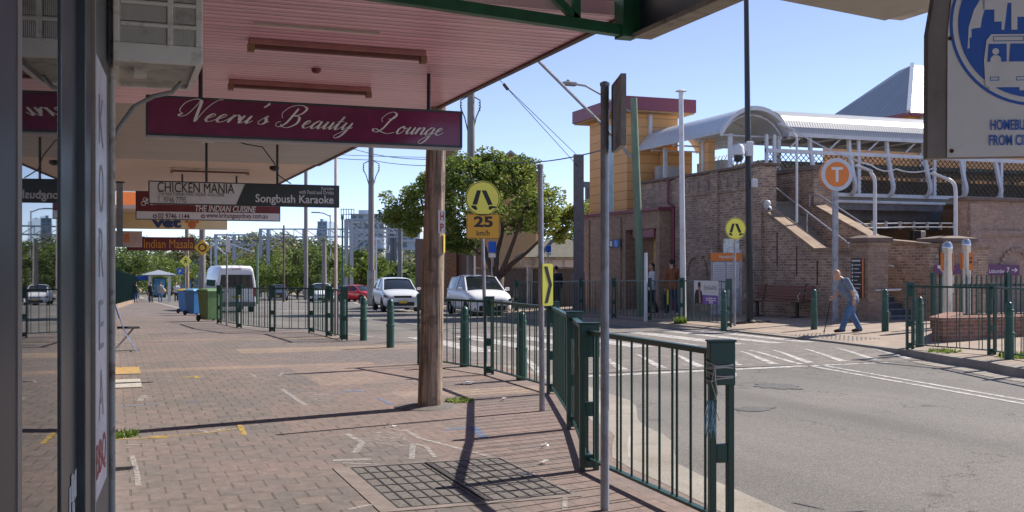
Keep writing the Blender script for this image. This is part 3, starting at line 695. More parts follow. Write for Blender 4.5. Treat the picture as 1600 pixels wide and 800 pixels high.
# air conditioner under the awning
t = thing('air_conditioner', 'boxy cream air conditioning unit with louvred grilles hung over the near shopfront', 'air conditioner', (.2, 5.4, 2.55))
X0, X1, Y0, Y1, Z0, Z1 = .0, .412, 5.42, 6.22, 2.565, 3.2
mb = MB().bb(X0, X1, Y0+.03, Y0+.05, 2.66, Z1).bb(X0, X0+.012, Y0+.05, Y1, 2.62, Z1).bb(X1-.012, X1, Y0+.05, Y1, 2.60, Z1).bb(X0, X1, Y1-.012, Y1, 2.60, Z1).bb(X0, X1, Y0, Y1, Z1, Z1+.02)
mb.bb(X0, X1, Y0, Y0+.035, Z0, 2.655).bb(X0, X0+.03, Y0, Y0+.035, 2.655, Z1).bb(X1-.035, X1, Y0, Y0+.035, 2.655, Z1).bb(.245, .275, Y0, Y0+.035, 2.655, Z1)
for k in range(5): mb.bb(X0+.03, X1-.03, Y0, Y0+.034, 2.735+k*.105, 2.755+k*.105)
mb.build('casing', 'plastic', t, True, bevel=.006)
mb = MB()
for a, b in ((.03, .243), (.277, .375)):
    n = int((b-a)/.0085)
    for j in range(6):
        for k in range(n): x = a+(k+.5)*(b-a)/n; mb.bb(x-.0024, x+.0024, Y0+.008, Y0+.03, 2.657+j*.105 if j else 2.657, 2.733+j*.105)
mb.build('grille', 'plastic', t, True)
mb = MB().bb(X0, X1, Y0+.036, Y1, Z0+.02, Z0+.04); mb.build('base_pan', M('base pan', (.52, .50, .44), .6, dirt=(.22, .20, .17), dscale=4), t, True)
mb = MB().bb(X0, X0+.03, Y0+.036, Y1, Z0, Z0+.022).bb(X1-.03, X1, Y0+.036, Y1, Z0, Z0+.022).bb(X0+.03, X1-.03, Y1-.05, Y1, Z0, Z0+.022).bb(.10, .16, 5.7, 5.8, Z0-.02, Z0+.02); mb.build('base_frame', 'plastic', t, True)
MB().bar((-.03, 6.0, 2.3), (-.03, 6.0, 3.2), .03).bar((-.03, 5.55, 3.22), (.40, 5.55, 3.22), .03).bar((-.03, 6.1, 3.22), (.40, 6.1, 3.22), .03).build('bracket', 'plastic', t, True)
tag(MB().tube([(-.0, 5.72, 2.20), (.02, 5.74, 2.27), (.10, 5.80, 2.40), (.2, 5.86, 2.47), (.29, 5.9, 2.50), (.34, 5.93, 2.56)], .012, 8).build('drain_hose', 'conduit', smooth='auto'), 'grey curved hose from the air conditioner down to the downpipe', 'hose')

# slab of an awning that juts in at the top of the view
t = thing('awning_slab', 'thick concrete awning corner jutting out high over the kerb beside the bus sign', 'awning', (5.9, 7.1, 3.6))
e1 = Vector((-.976, -.219)); e2 = Vector((0, -1)); c0 = Vector((5.93, 7.13))
poly = [c0, c0+e1*2.6, c0+e1*2.6+e2*2.4, c0+e2*2.2]
MB().prism([tuple(p) for p in poly], 3.6, 3.72).build('underside', M('awning underside', (.46, .42, .37), .85, var=.12, scale=1.5, dirt=(.32, .29, .25)), t, True)
MB().bb(5.93, 6.12, 4.95, 7.15, 3.62, 3.95).build('fascia', 'cream', t, True)
# ================================================================ hanging signs
def hang_sign(label, Y, x0, x1, z0, z1, mat, frame_mat='black', th=.10, name='shop_sign', hangers=(), ztop=3.37, fw=.02):
    t = thing(name, label, 'sign', ((x0+x1)/2, Y, z0), group='shop signs hanging under the awnings')
    MB().bb(x0+fw, x1-fw, Y-.004, Y+th-.01, z0+fw, z1-fw).build('panel', mat, t, True)
    mb = MB().bb(x0, x1, Y-.010, Y+th, z0, z0+fw).bb(x0, x1, Y-.010, Y+th, z1-fw, z1).bb(x0, x0+fw, Y-.010, Y+th, z0+fw, z1-fw).bb(x1-fw, x1, Y-.010, Y+th, z0+fw, z1-fw)
    mb.build('frame', frame_mat, t, True)
    for hx in hangers: MB().tube([(hx, Y+.045, z1-.01), (hx, Y+.045, ztop)], .018, 8).build('hanger', 'black', t, True)
    return t
# copperplate lettering drawn as pen strokes: (points) per glyph, thick on the way down
GL = {
 'N': (.70, [[(-.12, .34), (-.2, .26), (-.1, .2), (.04, .3), (.10, .62), (.12, .98)], [(.10, .98), (.18, .9), (.30, .45), (.42, .02), (.46, .0)], [(.46, 0), (.46, .35), (.52, .75), (.66, 1.02), (.80, 1.04)], [(-.12, .30), (-.3, .5), (-.28, .85), (-.05, 1.02), (.12, .98)]]),
 'B': (.95, [[(.38, .95), (.34, .6), (.26, .2), (.10, .02), (-.06, .06), (-.1, .2), (.02, .28)], [(.0, .45), (-.12, .7), (.05, 1.02), (.42, 1.1), (.7, .95), (.62, .68), (.36, .56), (.26, .58)], [(.36, .56), (.62, .52), (.68, .22), (.45, .0), (.2, .02), (.08, .16)]]),
 'L': (1.0, [[(.12, .55), (.0, .72), (.12, .98), (.36, 1.08), (.56, .95), (.5, .75), (.3, .72)], [(.56, .95), (.40, .6), (.30, .25), (.12, .04), (-.08, .08), (-.12, .18), (.0, .2), (.3, .06), (.62, -.02), (.9, .06)], [(-.12, .2), (-.1, .1), (0, .1)]]),
 'e': (.36, [[(-.02, .12), (.12, .2), (.22, .32), (.14, .38), (.04, .26), (.03, .1), (.12, .0), (.24, .04), (.36, .16)]]),
 'r': (.34, [[(-.02, .12), (.09, .38), (.07, .18), (.05, 0)], [(.055, .10), (.13, .28), (.2, .37), (.26, .33)], [(.22, .36), (.3, .30), (.34, .14)]]),
 'u': (.44, [[(-.02, .12), (.08, .37), (.06, .12), (.08, .01), (.16, .03), (.28, .2), (.32, .37)], [(.32, .37), (.29, .1), (.34, 0), (.46, .14)]]),
 'n': (.48, [[(-.02, .2), (.06, .36), (.08, .3), (.04, 0)], [(.05, .1), (.16, .3), (.26, .37), (.32, .3), (.29, .1), (.33, 0), (.48, .14)]]),
 'a': (.46, [[(.30, .33), (.18, .38), (.04, .22), (.03, .04), (.12, .0), (.24, .15), (.31, .36)], [(.31, .37), (.28, .1), (.33, 0), (.46, .14)]]),
 'o': (.42, [[(.18, .38), (.04, .24), (.04, .04), (.16, 0), (.29, .16), (.28, .34), (.18, .38), (.26, .28), (.42, .3)]]),
 's': (.34, [[(-.02, .1), (.10, .3), (.17, .40), (.16, .3), (.24, .12), (.18, .0), (.06, .0), (.02, .08)], [(.2, .02), (.34, .14)]]),
 't': (.30, [[(-.02, .14), (.1, .4), (.16, .66), (.1, .3), (.09, .03), (.16, 0), (.3, .14)], [(.0, .40), (.26, .41)]]),
 'y': (.44, [[(-.02, .12), (.08, .37), (.06, .12), (.1, .01), (.2, .08), (.3, .25), (.33, .37)], [(.33, .37), (.28, .0), (.18, -.3), (.02, -.42), (-.08, -.32), (.1, -.12), (.44, .14)]]),
 'g': (.46, [[(.30, .33), (.18, .38), (.04, .22), (.03, .04), (.12, .0), (.24, .15), (.31, .36)], [(.31, .37), (.27, .0), (.16, -.34), (.0, -.46), (-.1, -.34), (.1, -.12), (.46, .14)]]),
 "'": (.22, [[(.10, 1.0), (.14, .94), (.06, .78)]]), ' ': (.55, [])}
def crs(P, n=9):
    P = [P[0]]+list(P)+[P[-1]]; o = []
    for i in range(1, len(P)-2):
        for k in range(n):
            t = k/n; p0, p1, p2, p3 = P[i-1:i+3]
            o.append(tuple(.5*((2*p1[j])+(-p0[j]+p2[j])*t+(2*p0[j]-5*p1[j]+4*p2[j]-p3[j])*t*t+(-p0[j]+3*p1[j]-3*p2[j]+p3[j])*t**3) for j in (0, 1)))
    return o+[P[-2]]
def script(mb, st, x0, zb, x1, H, T, z, shear=.52, wmax=.10, wmin=.026):
    tot = sum(GL[c][0] for c in st); k = (x1-x0)/tot; x = x0; off = z
    for c in st:
        adv, ss = GL[c]
        for s in ss:
            P = crs([(p[0]+p[1]*shear, p[1]) for p in s]); n = len(P); vs = []
            for i, p in enumerate(P):
                a, b = P[max(i-1, 0)], P[min(i+1, n-1)]; dx, dy = b[0]-a[0], b[1]-a[1]; L_ = math.hypot(dx, dy) or 1
                wd = wmin+(wmax-wmin)*max(0, -dy/L_)**1.6*min(1, min(i, n-1-i)/4+.25); nx, ny = -dy/L_*wd/2, dx/L_*wd/2
                for sgn in (1, -1): vs.append((x+(p[0]+sgn*nx)*k, zb+(p[1]+sgn*ny)*H, off))
            off += .00006
            mb.add(vs, [[2*i, 2*i+1, 2*i+3, 2*i+2] for i in range(n-1)], T)
        x += adv*k
Y = 9.5
t = hang_sign("long glossy maroon lightbox with silver script reading Neeru's Beauty Lounge", Y, fx(228, Y), fx(722, Y), fz(475, 220, Y)-.005, fz(475, 161, Y), 'signmaroon', M('sign frame', (.03, .045, .05), .35), .14, hangers=(fx(314, Y), fx(672, Y)), fw=.018)
MB().bb(fx(228, Y)+.004, fx(722, Y)-.004, Y-.006, Y+.135, fz(475, 220, Y)-.022, fz(475, 220, Y)-.0055).build('bottom_lip', M('lip white', (.42, .42, .44), .5), t, True)
mb = MB(); sx = lambda px: fx(px, Y-.01)
zb = fz(475, 199, Y)
script(mb, "Neeru's", sx(283), zb+.01, sx(417), .185, face_y(Y-.012), 0)
script(mb, 'Beauty', sx(432), zb-.008, sx(548), .18, face_y(Y-.012), 0)
script(mb, 'Lounge', sx(584), zb-.02, sx(690), .18, face_y(Y-.012), 0)
mb.build('lettering', 'silver', t, True)
Y = 16.0
x0, x1 = fx(232, Y), fx(530, Y); z0, z1 = fz(380, 321.5, Y), fz(380, 286, Y)
t = hang_sign('pale grey and dark slate sign reading CHICKEN MANIA and Songbush Karaoke', Y, x0, x1, z0, z1, 'signgrey', 'black', .08, hangers=(fx(323, Y), fx(434, Y)), ztop=3.39, fw=.014)
T = face_y(Y-.006)
a = fx(383, Y); b = fx(369, Y)
MB().prism([(x1-.014, z0+.014), (x1-.014, z1-.014), (a, z1-.014), (b, z0+.014)], 0, .003, T).build('dark_panel', 'signdark', t, True)
P = lambda px, py: (fx(px, Y), fz(px, py, Y))
def rect_text(mb, st, ax, ay, bx, by, T, z=.0035, **k):
    p = P(ax, by); q = P(bx, ay); put_text(mb, st, p[0], p[1], q[0], q[1], T, z, **k)
mb = MB(); rect_text(mb, 'CHICKEN MANIA', 246, 287.5, 366, 300, T); mb.build('lettering', 'text_black', t, True)
mb = MB(); rect_text(mb, 'The best Korean fried chicken since 2008', 247, 301.5, 350, 305, T); rect_text(mb, 'T. 9746 7795', 246, 308, 291, 316, T); mb.build('lettering', 'text_grey', t, True)
mb = MB(); rect_text(mb, 'Songbush Karaoke', 399, 306, 521, 320, T, bold=.014); rect_text(mb, 'Karaoke', 502, 292.5, 521, 296.5, T); rect_text(mb, 'with Food and Drinks', 467, 298, 521, 303, T); mb.build('lettering', 'signwhite', t, True)
tag(MB().tube([(fx(372, 15.6), 15.6, 3.36), (fx(385, 15.6), 15.6, 3.33), (fx(410, 15.7), 15.7, 3.31), (fx(428, 15.8), 15.8, 3.1), (fx(436, 15.9), 15.95, 2.93), (fx(447, 16), 16.0, 2.86), (fx(455, 16), 16.04, 2.82)], .009, 6).build('sign_cable', 'black'), 'black cable drooping from the grey ceiling to the karaoke sign', 'cable')
Y = 22.0
x0, x1 = fx(212, Y), fx(438, Y); z0, z1 = fz(330, 344.5, Y), fz(330, 301, Y)
t = hang_sign('maroon and white sign reading THE INDIAN CUISINE with a web address', Y, x0, x1, z0, z1, 'deepmaroon', 'black', .1, hangers=(fx(285, Y), fx(370, Y)), ztop=3.41, fw=.014)
T = face_y(Y-.006)
MB().prism([(x0+.014, z0+.014), (x1-.014, z0+.014), (x1-.014, z0+.16), (x0+.014, z0+.16)], 0, .003, T).build('white_band', 'signwhite', t, True)
mb = MB(); rect_text(mb, 'THE INDIAN CUISINE', 305, 322.5, 400, 330.5, T, bold=.015, shear=.2)
for k in range(9):
    a_ = k*.7; c_ = P(224+k*2.6, 318-6*abs(math.sin(k*1.3))); mb.disc(c_, .045, .0036+k*.0002, .0042+k*.0002, T, 14, r0=.032)
mb.build('lettering', 'signwhite', t, True)
mb = MB(); rect_text(mb, '02 9746 1144', 247, 334, 296, 341.5, T, bold=.015); rect_text(mb, 'www.kritungasydney.com.au', 322, 334, 418, 342.5, T, bold=.015); mb.disc(P(242, 338), .04, .0036, .005, T, 12, r0=.02); mb.disc(P(317, 338), .04, .0036, .005, T, 12, r0=.02)
mb.build('lettering', M('web text', (.10, .02, .06), .5), t, True)
Y = 33.0
x0, x1 = fx(181, Y), fx(355, Y); z0, z1 = fz(270, 358, Y), fz(270, 301, Y)
t = hang_sign('cream sign with dark blue letters vet and an orange paw, orange along its top', Y, x0, x1, z0, z1, 'signcream', 'signcream', .15, ztop=4, fw=.02)
T = face_y(Y-.006)
zo = fz(270, 329, Y); MB().prism([(x0+.02, zo), (x0+.9, zo), (x0+.9, z1-.02), (x0+.02, z1-.02)], 0, .004, T).build('orange_band', 'signorange', t, True)
MB().prism([(x0+.9, zo+.0), (x1-.02, zo), (x1-.02, z1-.02), (x0+.9, z1-.02)], 0, .004, T).build('black_band', 'navy', t, True)
mb = MB(); rect_text(mb, 'vet', 237, 341, 283, 355.5, T, bold=.05); mb.build('lettering', 'text_blue', t, True)
mb = MB(); c_ = P(300, 351)
mb.disc(c_, .12, .0037, .006, T, 16)
for dx, dy in ((-.15, .09), (-.06, .18), (.06, .18), (.15, .09)): mb.disc((c_[0]+dx, c_[1]+dy), .05, .004, .0063, T, 12)
mb.build('paw', M('paw orange', (.62, .16, .03), .5), t, True)
Y = 39.5
x0, x1 = fx(172, Y), fx(222, Y)
t = hang_sign('small pale pink sign with an orange square emblem nearest the last shops', Y, x0, x1, fz(200, 386, Y), fz(200, 361, Y), M('pale pink', (.62, .47, .44), .5), 'signgrey', .1, fw=.02)
mb = MB()
for i in range(2):
    for j in range(3): mb.bb(fx(193+5*i, Y), fx(197.5+5*i, Y), Y-.012, Y-.006, fz(200, 369.5+4.4*j, Y), fz(200, 365.8+4.4*j, Y))
mb.build('emblem', 'signorange', t, True)
Y = 42
x0, x1 = fx(198, Y), fx(304, Y)
t = hang_sign('dark red sign with amber serif lettering Indian Masala', Y, x0, x1, fz(250, 391.5, Y), fz(250, 370.5, Y), 'deepmaroon', 'deepmaroon', .1, fw=.02)
mb = MB(); T = face_y(Y-.007); rect_text(mb, 'Indian Masala', 225, 374.5, 302, 387.5, T); mb.build('lettering', 'text_orange', t, True)
t = thing('blade_sign', 'narrow grey blue vertical banner hanging beside the shopfronts', 'banner', (.15, 20, 1.9), group=None)
MB().bb(fx(182, 20), fx(192, 20), 20, 20.03, fz(187, 386, 20), fz(187, 283, 20)).build('banner_panel', M('banner', (.22, .24, .28), .5), t, True)
MB().bar((-.04, 20.01, 3.07), (.2, 20.01, 3.07), .02).build('bracket', 'black', t, True)

# ================================================================ near fence and furniture
def fence(label, pts, zf, H=1.1, poster=None, step=.19, group='green pedestrian fences', postspec=None, posts=None, rail=.055, lean=0):
    t = thing('pedestrian_fence', label, 'fence', (pts[0][0], pts[0][1], zf(*pts[0])), group=group)
    top = MB(); bot = MB(); bal = MB()
    for (a, b), (c, d) in zip(pts, pts[1:]):
        L_ = math.hypot(c-a, d-b); za, zb_ = zf(a, b), zf(c, d)
        top.bar((a, b, za+H-.03), (c, d, zb_+H-.03), rail, .035); bot.bar((a, b, za+.09), (c, d, zb_+.09), .045, .02)
        s = .1; k = 0; pat = (.065, step, step)
        while s < L_-.07:
            f = s/L_; x, y, z = a+(c-a)*f, b+(d-b)*f, za+(zb_-za)*f
            bal.tube([(x, y, z+.09), (x, y, z+H-.045)], .0085, 6, cap=False); s += pat[k % 3]; k += 1
    top.build('top_rail', 'green', t, True); bot.build('bottom_rail', 'green', t, True); bal.build('balusters', 'green', t, True)
    for i, (a, b) in enumerate(pts):
        if posts and i not in posts: continue
        p, q = pts[max(i-1, 0)], pts[min(i+1, len(pts)-1)]; ang = R(-12); z = zf(a, b)
        m = Matrix.Translation((a, b, z)) @ Matrix.Rotation(ang, 4, 'Z')
        mb = MB(m).bb(-.075, -.035, -.025, .025, -.05, H+.0).bb(.035, .075, -.025, .025, -.05, H)
        mb.bb(-.078, .078, -.034, .034, H-.22, H+.035).bb(-.034, .034, -.022, .022, .42, .53).bb(-.034, .034, -.022, .022, .02, .12).bb(-.085, .085, -.04, .04, H+.035, H+.048)
        mb.build('post', 'green', t, True, bevel=.004)
    return t
g0 = lambda x, y: h(y)
nf = [(4.70, 16.75), (5.17, 14.8), (5.14, 12.3), (4.22, 9.55), (3.47, 7.57), (3.38, 5.5)]
def pxd(px, d): return at(px, d)
fence('nearest green fence with a rope tied round its end post', nf, g0)
lf = [(4.67, 22.8), (4.6, 24.2), (4.5, 25.9), (3.66, 26.6), (3.16, 29.3), (3.0, 33.2)]
fence('green fence left of the crossing, between the wheelie bins and the pair of bollards', lf, g0)
ffp = [(14.42, 23.1), (14.5, 25.6), (14.45, 27.4), (14.5, 29.8), (14.6, 32.5), (14.7, 35.5), (14.75, 39)]
ft = fence('far green fence in front of the station wall with a poster tied on it', ffp, lambda x, y: fp(x, y), 1.17)
rf = [(13.88, 16.0), (14.2, 14.35), (13.65, 12.7), (13.2, 11.2), (12.6, 9.6)]
fence('green fence on the right beside the two steel columns', rf, lambda x, y: .05, 1.2)
# rope on the end post
mb = MB(); c = Vector((3.38, 5.5)); q = random.Random(2)
for k in range(5):
    zz = 1.1-.085-.022*k; P_ = []
    for j in range(17):
        a = 2*PI*j/16; rx, ry = .088, .046
        sx_ = (abs(math.cos(a))**.5)*(1 if math.cos(a) > 0 else -1)*rx; sy_ = (abs(math.sin(a))**.5)*(1 if math.sin(a) > 0 else -1)*ry
        P_.append((c.x+sx_, c.y+sy_, zz+q.uniform(-.005, .005)+.018*math.sin(a+k*1.9)))
    mb.tube(P_, .0045, 6)
mb.tube([(3.31, 5.45, 1.0), (3.31, 5.45, .92), (3.325, 5.45, .84), (3.31, 5.45, .8)], .005, 6)
mb.tube([(3.30, 5.44, 1.0), (3.28, 5.44, .9), (3.315, 5.44, .8), (3.30, 5.42, .74), (3.32, 5.42, .68)], .003, 6)
t = thing('rope', 'pale rope wound several times round the end post of the nearest fence', 'rope', (3.38, 5.5, 1.0)); mb.build('coils', 'rope', t, True, smooth=True)
mb = MB()
for k in range(16):
    x = 3.275+q.uniform(-.02, .02); y = 5.44+q.uniform(-.02, .02); mb.tube([(x, y, .80-q.random()*.03), (x+q.uniform(-.02, .02), y, .72), (x+q.uniform(-.03, .03), y+q.uniform(-.01, .01), .63-q.random()*.06)], .002, 5)
mb.build('frayed_end', 'rope_blue', t, True)

def bollard(x, y, z, lab, H=.95, par=None):
    t = thing('bollard', lab, 'bollard', (x, y, z), group='green bollards')
    MB().lathe([(.078, -.05), (.078, .42), (.086, .425), (.086, .455), (.07, .46), (.066, .80), (.074, .805), (.074, .83), (.062, .835), (.06, .90), (.045, .935), (.018, .95), (.016, .965)], n=18).build('shaft', 'green2', t, smooth='auto')
    MB().lathe([(.0705, .70), (.0705, .73)], n=18).build('band', M_BAND, t)
    return t
M_BAND = M('bollard band', (.06, .15, .12), .5)
for px, d, lab in ((610, 20.9, 'green bollard just left of the wooden pole, nearer one of the pair by the crossing'), (568, 22.9, 'green bollard second from the wooden pole, beside the end post of the left fence'),
                   (815, 14.9, 'green bollard behind the fence, directly right of the 25 km/h sign pole'), (726, 16.9, 'green bollard behind the fence between wooden pole and 25 km/h sign pole'),
                   (536, 23.6, 'green bollard behind the last bars of the left fence')):
    x, y = at(px, d); bollard(x, y, h(y), lab)
for px, d, lab in ((1272, 25.2, 'green bollard in front of the right end of the wooden bench'), (1383, 24.0, 'green bollard right of the old man in front of the steps'), (1437, 20.3, 'green bollard behind the first bars of the right fence'),
                   (1577, 17.6, 'green bollard behind the middle post of the right fence'), (1131, 26.2, 'green bollard beside the last post of the far poster fence')):
    x, y = at(px, d); bollard(x, y, fp(x, y), lab)

# wooden power pole through the awning
x, y = at(671, 12.0)
t = thing('power_pole', 'thick weathered brown timber pole rising from the footpath beside the awning', 'pole', (x, y, 0))
mb = MB(); P_ = []; q = random.Random(9); ph = [q.uniform(0, 6) for k in range(8)]
for i in range(60):
    z = -.1+i*.16; cxp = .0+.026*z if z < 4.5 else .117+.018*(z-4.5); r0 = .139-.0105*z if z < 3 else .1075-.004*(z-3)
    P_.append([(cxp+(r0*(1+.035*math.sin(3*a+ph[0]+z*.35)+.02*math.sin(7*a+ph[1]-z*.5)+.012*math.sin(15*a+ph[2]+z*2))-(.010 if abs(a-5.2) < .35 else 0))*math.cos(a), (r0*(1+.03*math.sin(4*a+ph[3]+z*.3)))*math.sin(a), z) for a in [2*PI*k/44 for k in range(44)]])
mb.grid(P_, True); mb.build('shaft', 'wood', t, smooth='auto')
pl = MB(); pT = Matrix.Translation((.052, 0, 0)) @ Matrix.Rotation(R(26-20), 4, 'Z') @ frame((0, -.130, 0), (1, 0, 0), (0, 0, 1))
pl.bb(-.002, .082, 1.955, 2.21, 0, .004, T=pT); pl.build('name_plate', 'signwhite', t)
mb = MB(); put_text(mb, 'H', .02, 2.10, .064, 2.19, pT, .0045, bold=.02); put_text(mb, 'P', .02, 1.975, .064, 2.065, pT, .0045, bold=.02); mb.build('lettering', 'text_red', t)
MB(Matrix.Translation((.048, 0, 0)) @ Matrix.Rotation(R(46), 4, 'Z') @ frame((0, -.132, 0), (1, 0, 0), (0, 0, 1))).bb(-.02, .02, 1.74, 1.95, 0, .004).build('yellow_tag', M('yellow tag', (.66, .5, .06), .5), t)
# sign poles
def pole(mb, x, y, z0, z1, r, n=14, lean=(0, 0)): return mb.tube([(x, y, z0), (x+lean[0], y+lean[1], z1)], r, n)
x, y = at(945, 6.93)
t = thing('sign_pole', 'nearest grey pole inside the fence with a sign plate seen edge on at its top', 'sign pole', (x, y, 0))
MB().tube([(0, 0, -.05), (0, 0, 2.76)], .028, 16).lathe([(.032, 2.755), (.032, 2.775), (.01, 2.785)], n=16).build('shaft', 'galv', t, smooth='auto')
pT = frame((.045, -.03, 0), (-.315, -.95, 0), (0, 0, 1))
mb = MB(pT).bb(.0, .43, 2.33, 2.745, -.004, .004).bb(-.012, 0, 2.325, 2.75, -.022, .010).bb(.43, .442, 2.325, 2.75, -.022, .010).bb(0, .43, 2.745, 2.757, -.022, .01).bb(0, .43, 2.318, 2.33, -.022, .01); mb.build('sign_plate', 'alu', t)
MB(pT).bb(-.09, .3, 2.44, 2.47, -.03, -.004).bb(-.09, .3, 2.62, 2.65, -.03, -.004).build('mounting_rail', 'alu', t)
x, y = at(847, 11.7)
t = thing('chevron_sign', 'slim pole with a tall yellow plate and black arrow chevron at the fence bend', 'traffic sign', (x, y, 0))
MB().tube([(0, 0, -.05), (-.02, 0, 2.68)], .030, 16).lathe([(.034, 2.66), (.034, 2.70), (.01, 2.71)], (-.02, 0, 0), n=16).build('shaft', 'galv', t, smooth='auto')
pT = Matrix.Translation((.05, -.045, 0)) @ Matrix.Rotation(R(18), 4, 'Z') @ frame((0, 0, 0), (1, 0, 0), (0, 0, 1))
def rrect(x0, x1, y0, y1, r, n=5):
    o = []
    for cx, cy, a0 in ((x1-r, y0+r, -90), (x1-r, y1-r, 0), (x0+r, y1-r, 90), (x0+r, y0+r, 180)):
        for k in range(n+1): a = R(a0+90*k/n); o.append((cx+r*math.cos(a), cy+r*math.sin(a)))
    return o
MB().prism(rrect(-.075, .075, 1.155, 1.615, .02), -.003, 0, pT).build('plate', 'yellow', t)
MB().prism([(-.055, 1.585), (-.005, 1.585), (.06, 1.385), (-.0, 1.185), (-.045, 1.185), (.012, 1.385)], .0005, .0015, pT).build('arrow', 'text_black', t)
def legs(mb, s, T, z=.002):
    mb.prism([(-.37*s, .5*s), (-.11*s, .5*s), (-.36*s, -.38*s), (-.66*s, -.38*s)], z, z+.001, T)
    mb.prism([(-.07*s, .5*s), (.22*s, .5*s), (.62*s, -.36*s), (.34*s, -.42*s)], z, z+.001, T)
    mb.prism([(-.72*s, -.42*s), (-.64*s, -.44*s), (-.46*s, -.43*s), (-.34*s, -.60*s), (-.38*s, -.70*s), (-.50*s, -.70*s), (-.72*s, -.54*s)], z, z+.001, T)
    mb.prism([(.36*s, -.48*s), (.60*s, -.44*s), (.84*s, -.48*s), (.84*s, -.56*s), (.62*s, -.60*s), (.46*s, -.70*s), (.38*s, -.66*s)], z, z+.001, T)
    return mb
def ped_sign(x, y, z, cz, r, lab, T0, lean=0, plates=None, zend=None, name='crossing_sign', g='pedestrian crossing signs'):
    t = thing(name, lab, 'traffic sign', (x, y, z), group=g)
    MB().tube([(0, 0, -.05), (lean, 0, (zend or cz+.3))], .030, 14).build('shaft', 'galv', t, smooth='auto')
    T = Matrix.Translation((lean*.8, -.045, cz)) @ T0
    MB().disc((0, 0), r, -.004, 0, T).build('sign_disc', 'yellow', t)
    mb = MB().disc((0, 0), r*.965, .0005, .0012, T, r0=r*.925); legs(mb, r*.92, T, .0008); mb.build('walking_legs', 'text_black', t)
    return t, T
x, y = at(757.5, 17.55); 
T0 = Matrix.Rotation(R(-6), 4, 'Z') @ face_y(0)
t, T = ped_sign(x+.03, y, -.03, 2.73, .29, 'round yellow walking legs sign above an amber 25 km/h plate', T0, -.10, zend=3.0)
MB().prism(rrect(-.275, .285, -.66, -.25, .03), -.004, 0, T).build('speed_plate', 'amber', t)
mb = MB(); put_text(mb, '25', -.15, -.47, .17, -.29, T, .0005, bold=.035); put_text(mb, 'km/h', -.105, -.61, .115, -.52, T, .0005, bold=.01)
for a in ((-.262, .272, -.263, -.256), (-.262, .272, -.654, -.647), (-.268, -.261, -.647, -.263), (.271, .278, -.647, -.263)): mb.bb(a[0], a[1], a[2], a[3], .0005, .0012, T=T)
mb.build('lettering', 'text_black', t)
x, y = at(1148, 27.1)
t, T = ped_sign(x, y, fp(x, y), 2.47, .28, 'smaller round yellow walking legs sign in front of the orange topped timetable board', Matrix.Rotation(R(-8), 4, 'Z') @ face_y(0), .0, zend=2.78)

# bus stop sign close on the right
T = frame((0, 0, 0), (math.cos(R(-24)), math.sin(R(-24)), 0), (0, 0, 1)); 
D = 2.5
cx_, cy_ = at(1620, D); 
t = thing('bus_stop_sign', 'large grey bus stop sign plate with a blue bus emblem, cut by the right edge', 'bus stop sign', (cx_, cy_, 1.8))
k_ = D/F; T = Matrix.Translation((cx_, cy_, CH)) @ T
bx = lambda px: (px-1620)*k_; bz = lambda py: (417-py)*k_
out = [(bx(1452), bz(247)), (bx(1788), bz(243)), (bx(1788), bz(-40)), (bx(1760), bz(-90)), (bx(1700), bz(-120)), (bx(1540), bz(-118)), (bx(1490), bz(-80)), (bx(1463), bz(-10)), (bx(1453), bz(50))]
MB().prism(out, -.03, -.003, T).build('rim', 'busrim', t, True, bevel=.003)
inn = [(bx(1483), bz(245)), (bx(1760), bz(242)), (bx(1760), bz(-40)), (bx(1735), bz(-80)), (bx(1690), bz(-98)), (bx(1550), bz(-96)), (bx(1510), bz(-60)), (bx(1490), bz(-4)), (bx(1484), bz(50))]
MB().prism(inn, -.003, 0, T).build('face', 'busgrey', t, True)
cc = (bx(1616), bz(36)); rr = 129*k_
mb = MB().disc(cc, rr, .0004, .001, T, 64, r0=rr*.965).disc(cc, rr*.90, .0004, .001, T, 64); mb.build('emblem', 'busblue', t, True)
mb = MB()
rw = lambda a, b, c, d, z=.0012: mb.bb(bx(a), bx(b), bz(d), bz(c), z, z+.0004, T=T)
# city skyline
mb.prism([(bx(a), bz(b)) for a, b in ((1514, 75), (1516, 40), (1524, 14), (1537, -8), (1540, -8), (1540, 14), (1536, 28), (1534, 42), (1520, 44), (1520, 57), (1517, 58), (1517, 74))], .0012, .0016, T)
mb.prism([(bx(a), bz(b)) for a, b in ((1537, -8), (1555, -30), (1590, -44), (1642, -44), (1678, -30), (1690, 0), (1690, 26), (1676, 26), (1676, 4), (1662, 4), (1662, 26), (1590, 26), (1590, 46), (1581, 46), (1581, 4), (1575, 4), (1570, 46), (1566, 46), (1566, 33), (1555, 33), (1555, 14), (1537, 14))], .0012, .0016, T)
# the bus
mb.prism([(bx(a), bz(b)) for a, b in ((1543, 62), (1550, 53), (1672, 53), (1679, 62), (1682, 92), (1680, 136), (1673, 136), (1673, 141), (1664, 141), (1664, 136), (1604, 136), (1604, 141), (1593, 141), (1593, 136), (1557, 136), (1557, 141), (1547, 141), (1547, 136), (1541, 133), (1539, 92))], .0018, .0024, T)
mb.build('skyline_and_bus', 'busgrey', t, True)
mb = MB()
for a, b, c, d in ((1544, 1573.5, 68, 96), (1577, 1640, 68, 96), (1645, 1676, 68, 96)): mb.prism([(bx(a), bz(d)), (bx(b), bz(d)), (bx(b), bz(c)), (bx(a+2), bz(c))], .0026, .003, T)
for a, b, c, d in ((1553, 1600, 56, 64), (1548, 1562, 119.5, 125.5), (1588, 1603, 119.5, 125.5), (1640, 1655, 119.5, 125.5)):
    rw(a, b, c, c+1, .0026); rw(a, b, d-1, d, .0026); rw(a, a+1, c+1, d-1, .0026); rw(b-1, b, c+1, d-1, .0026)
mb.build('bus_windows', 'busblue', t, True)
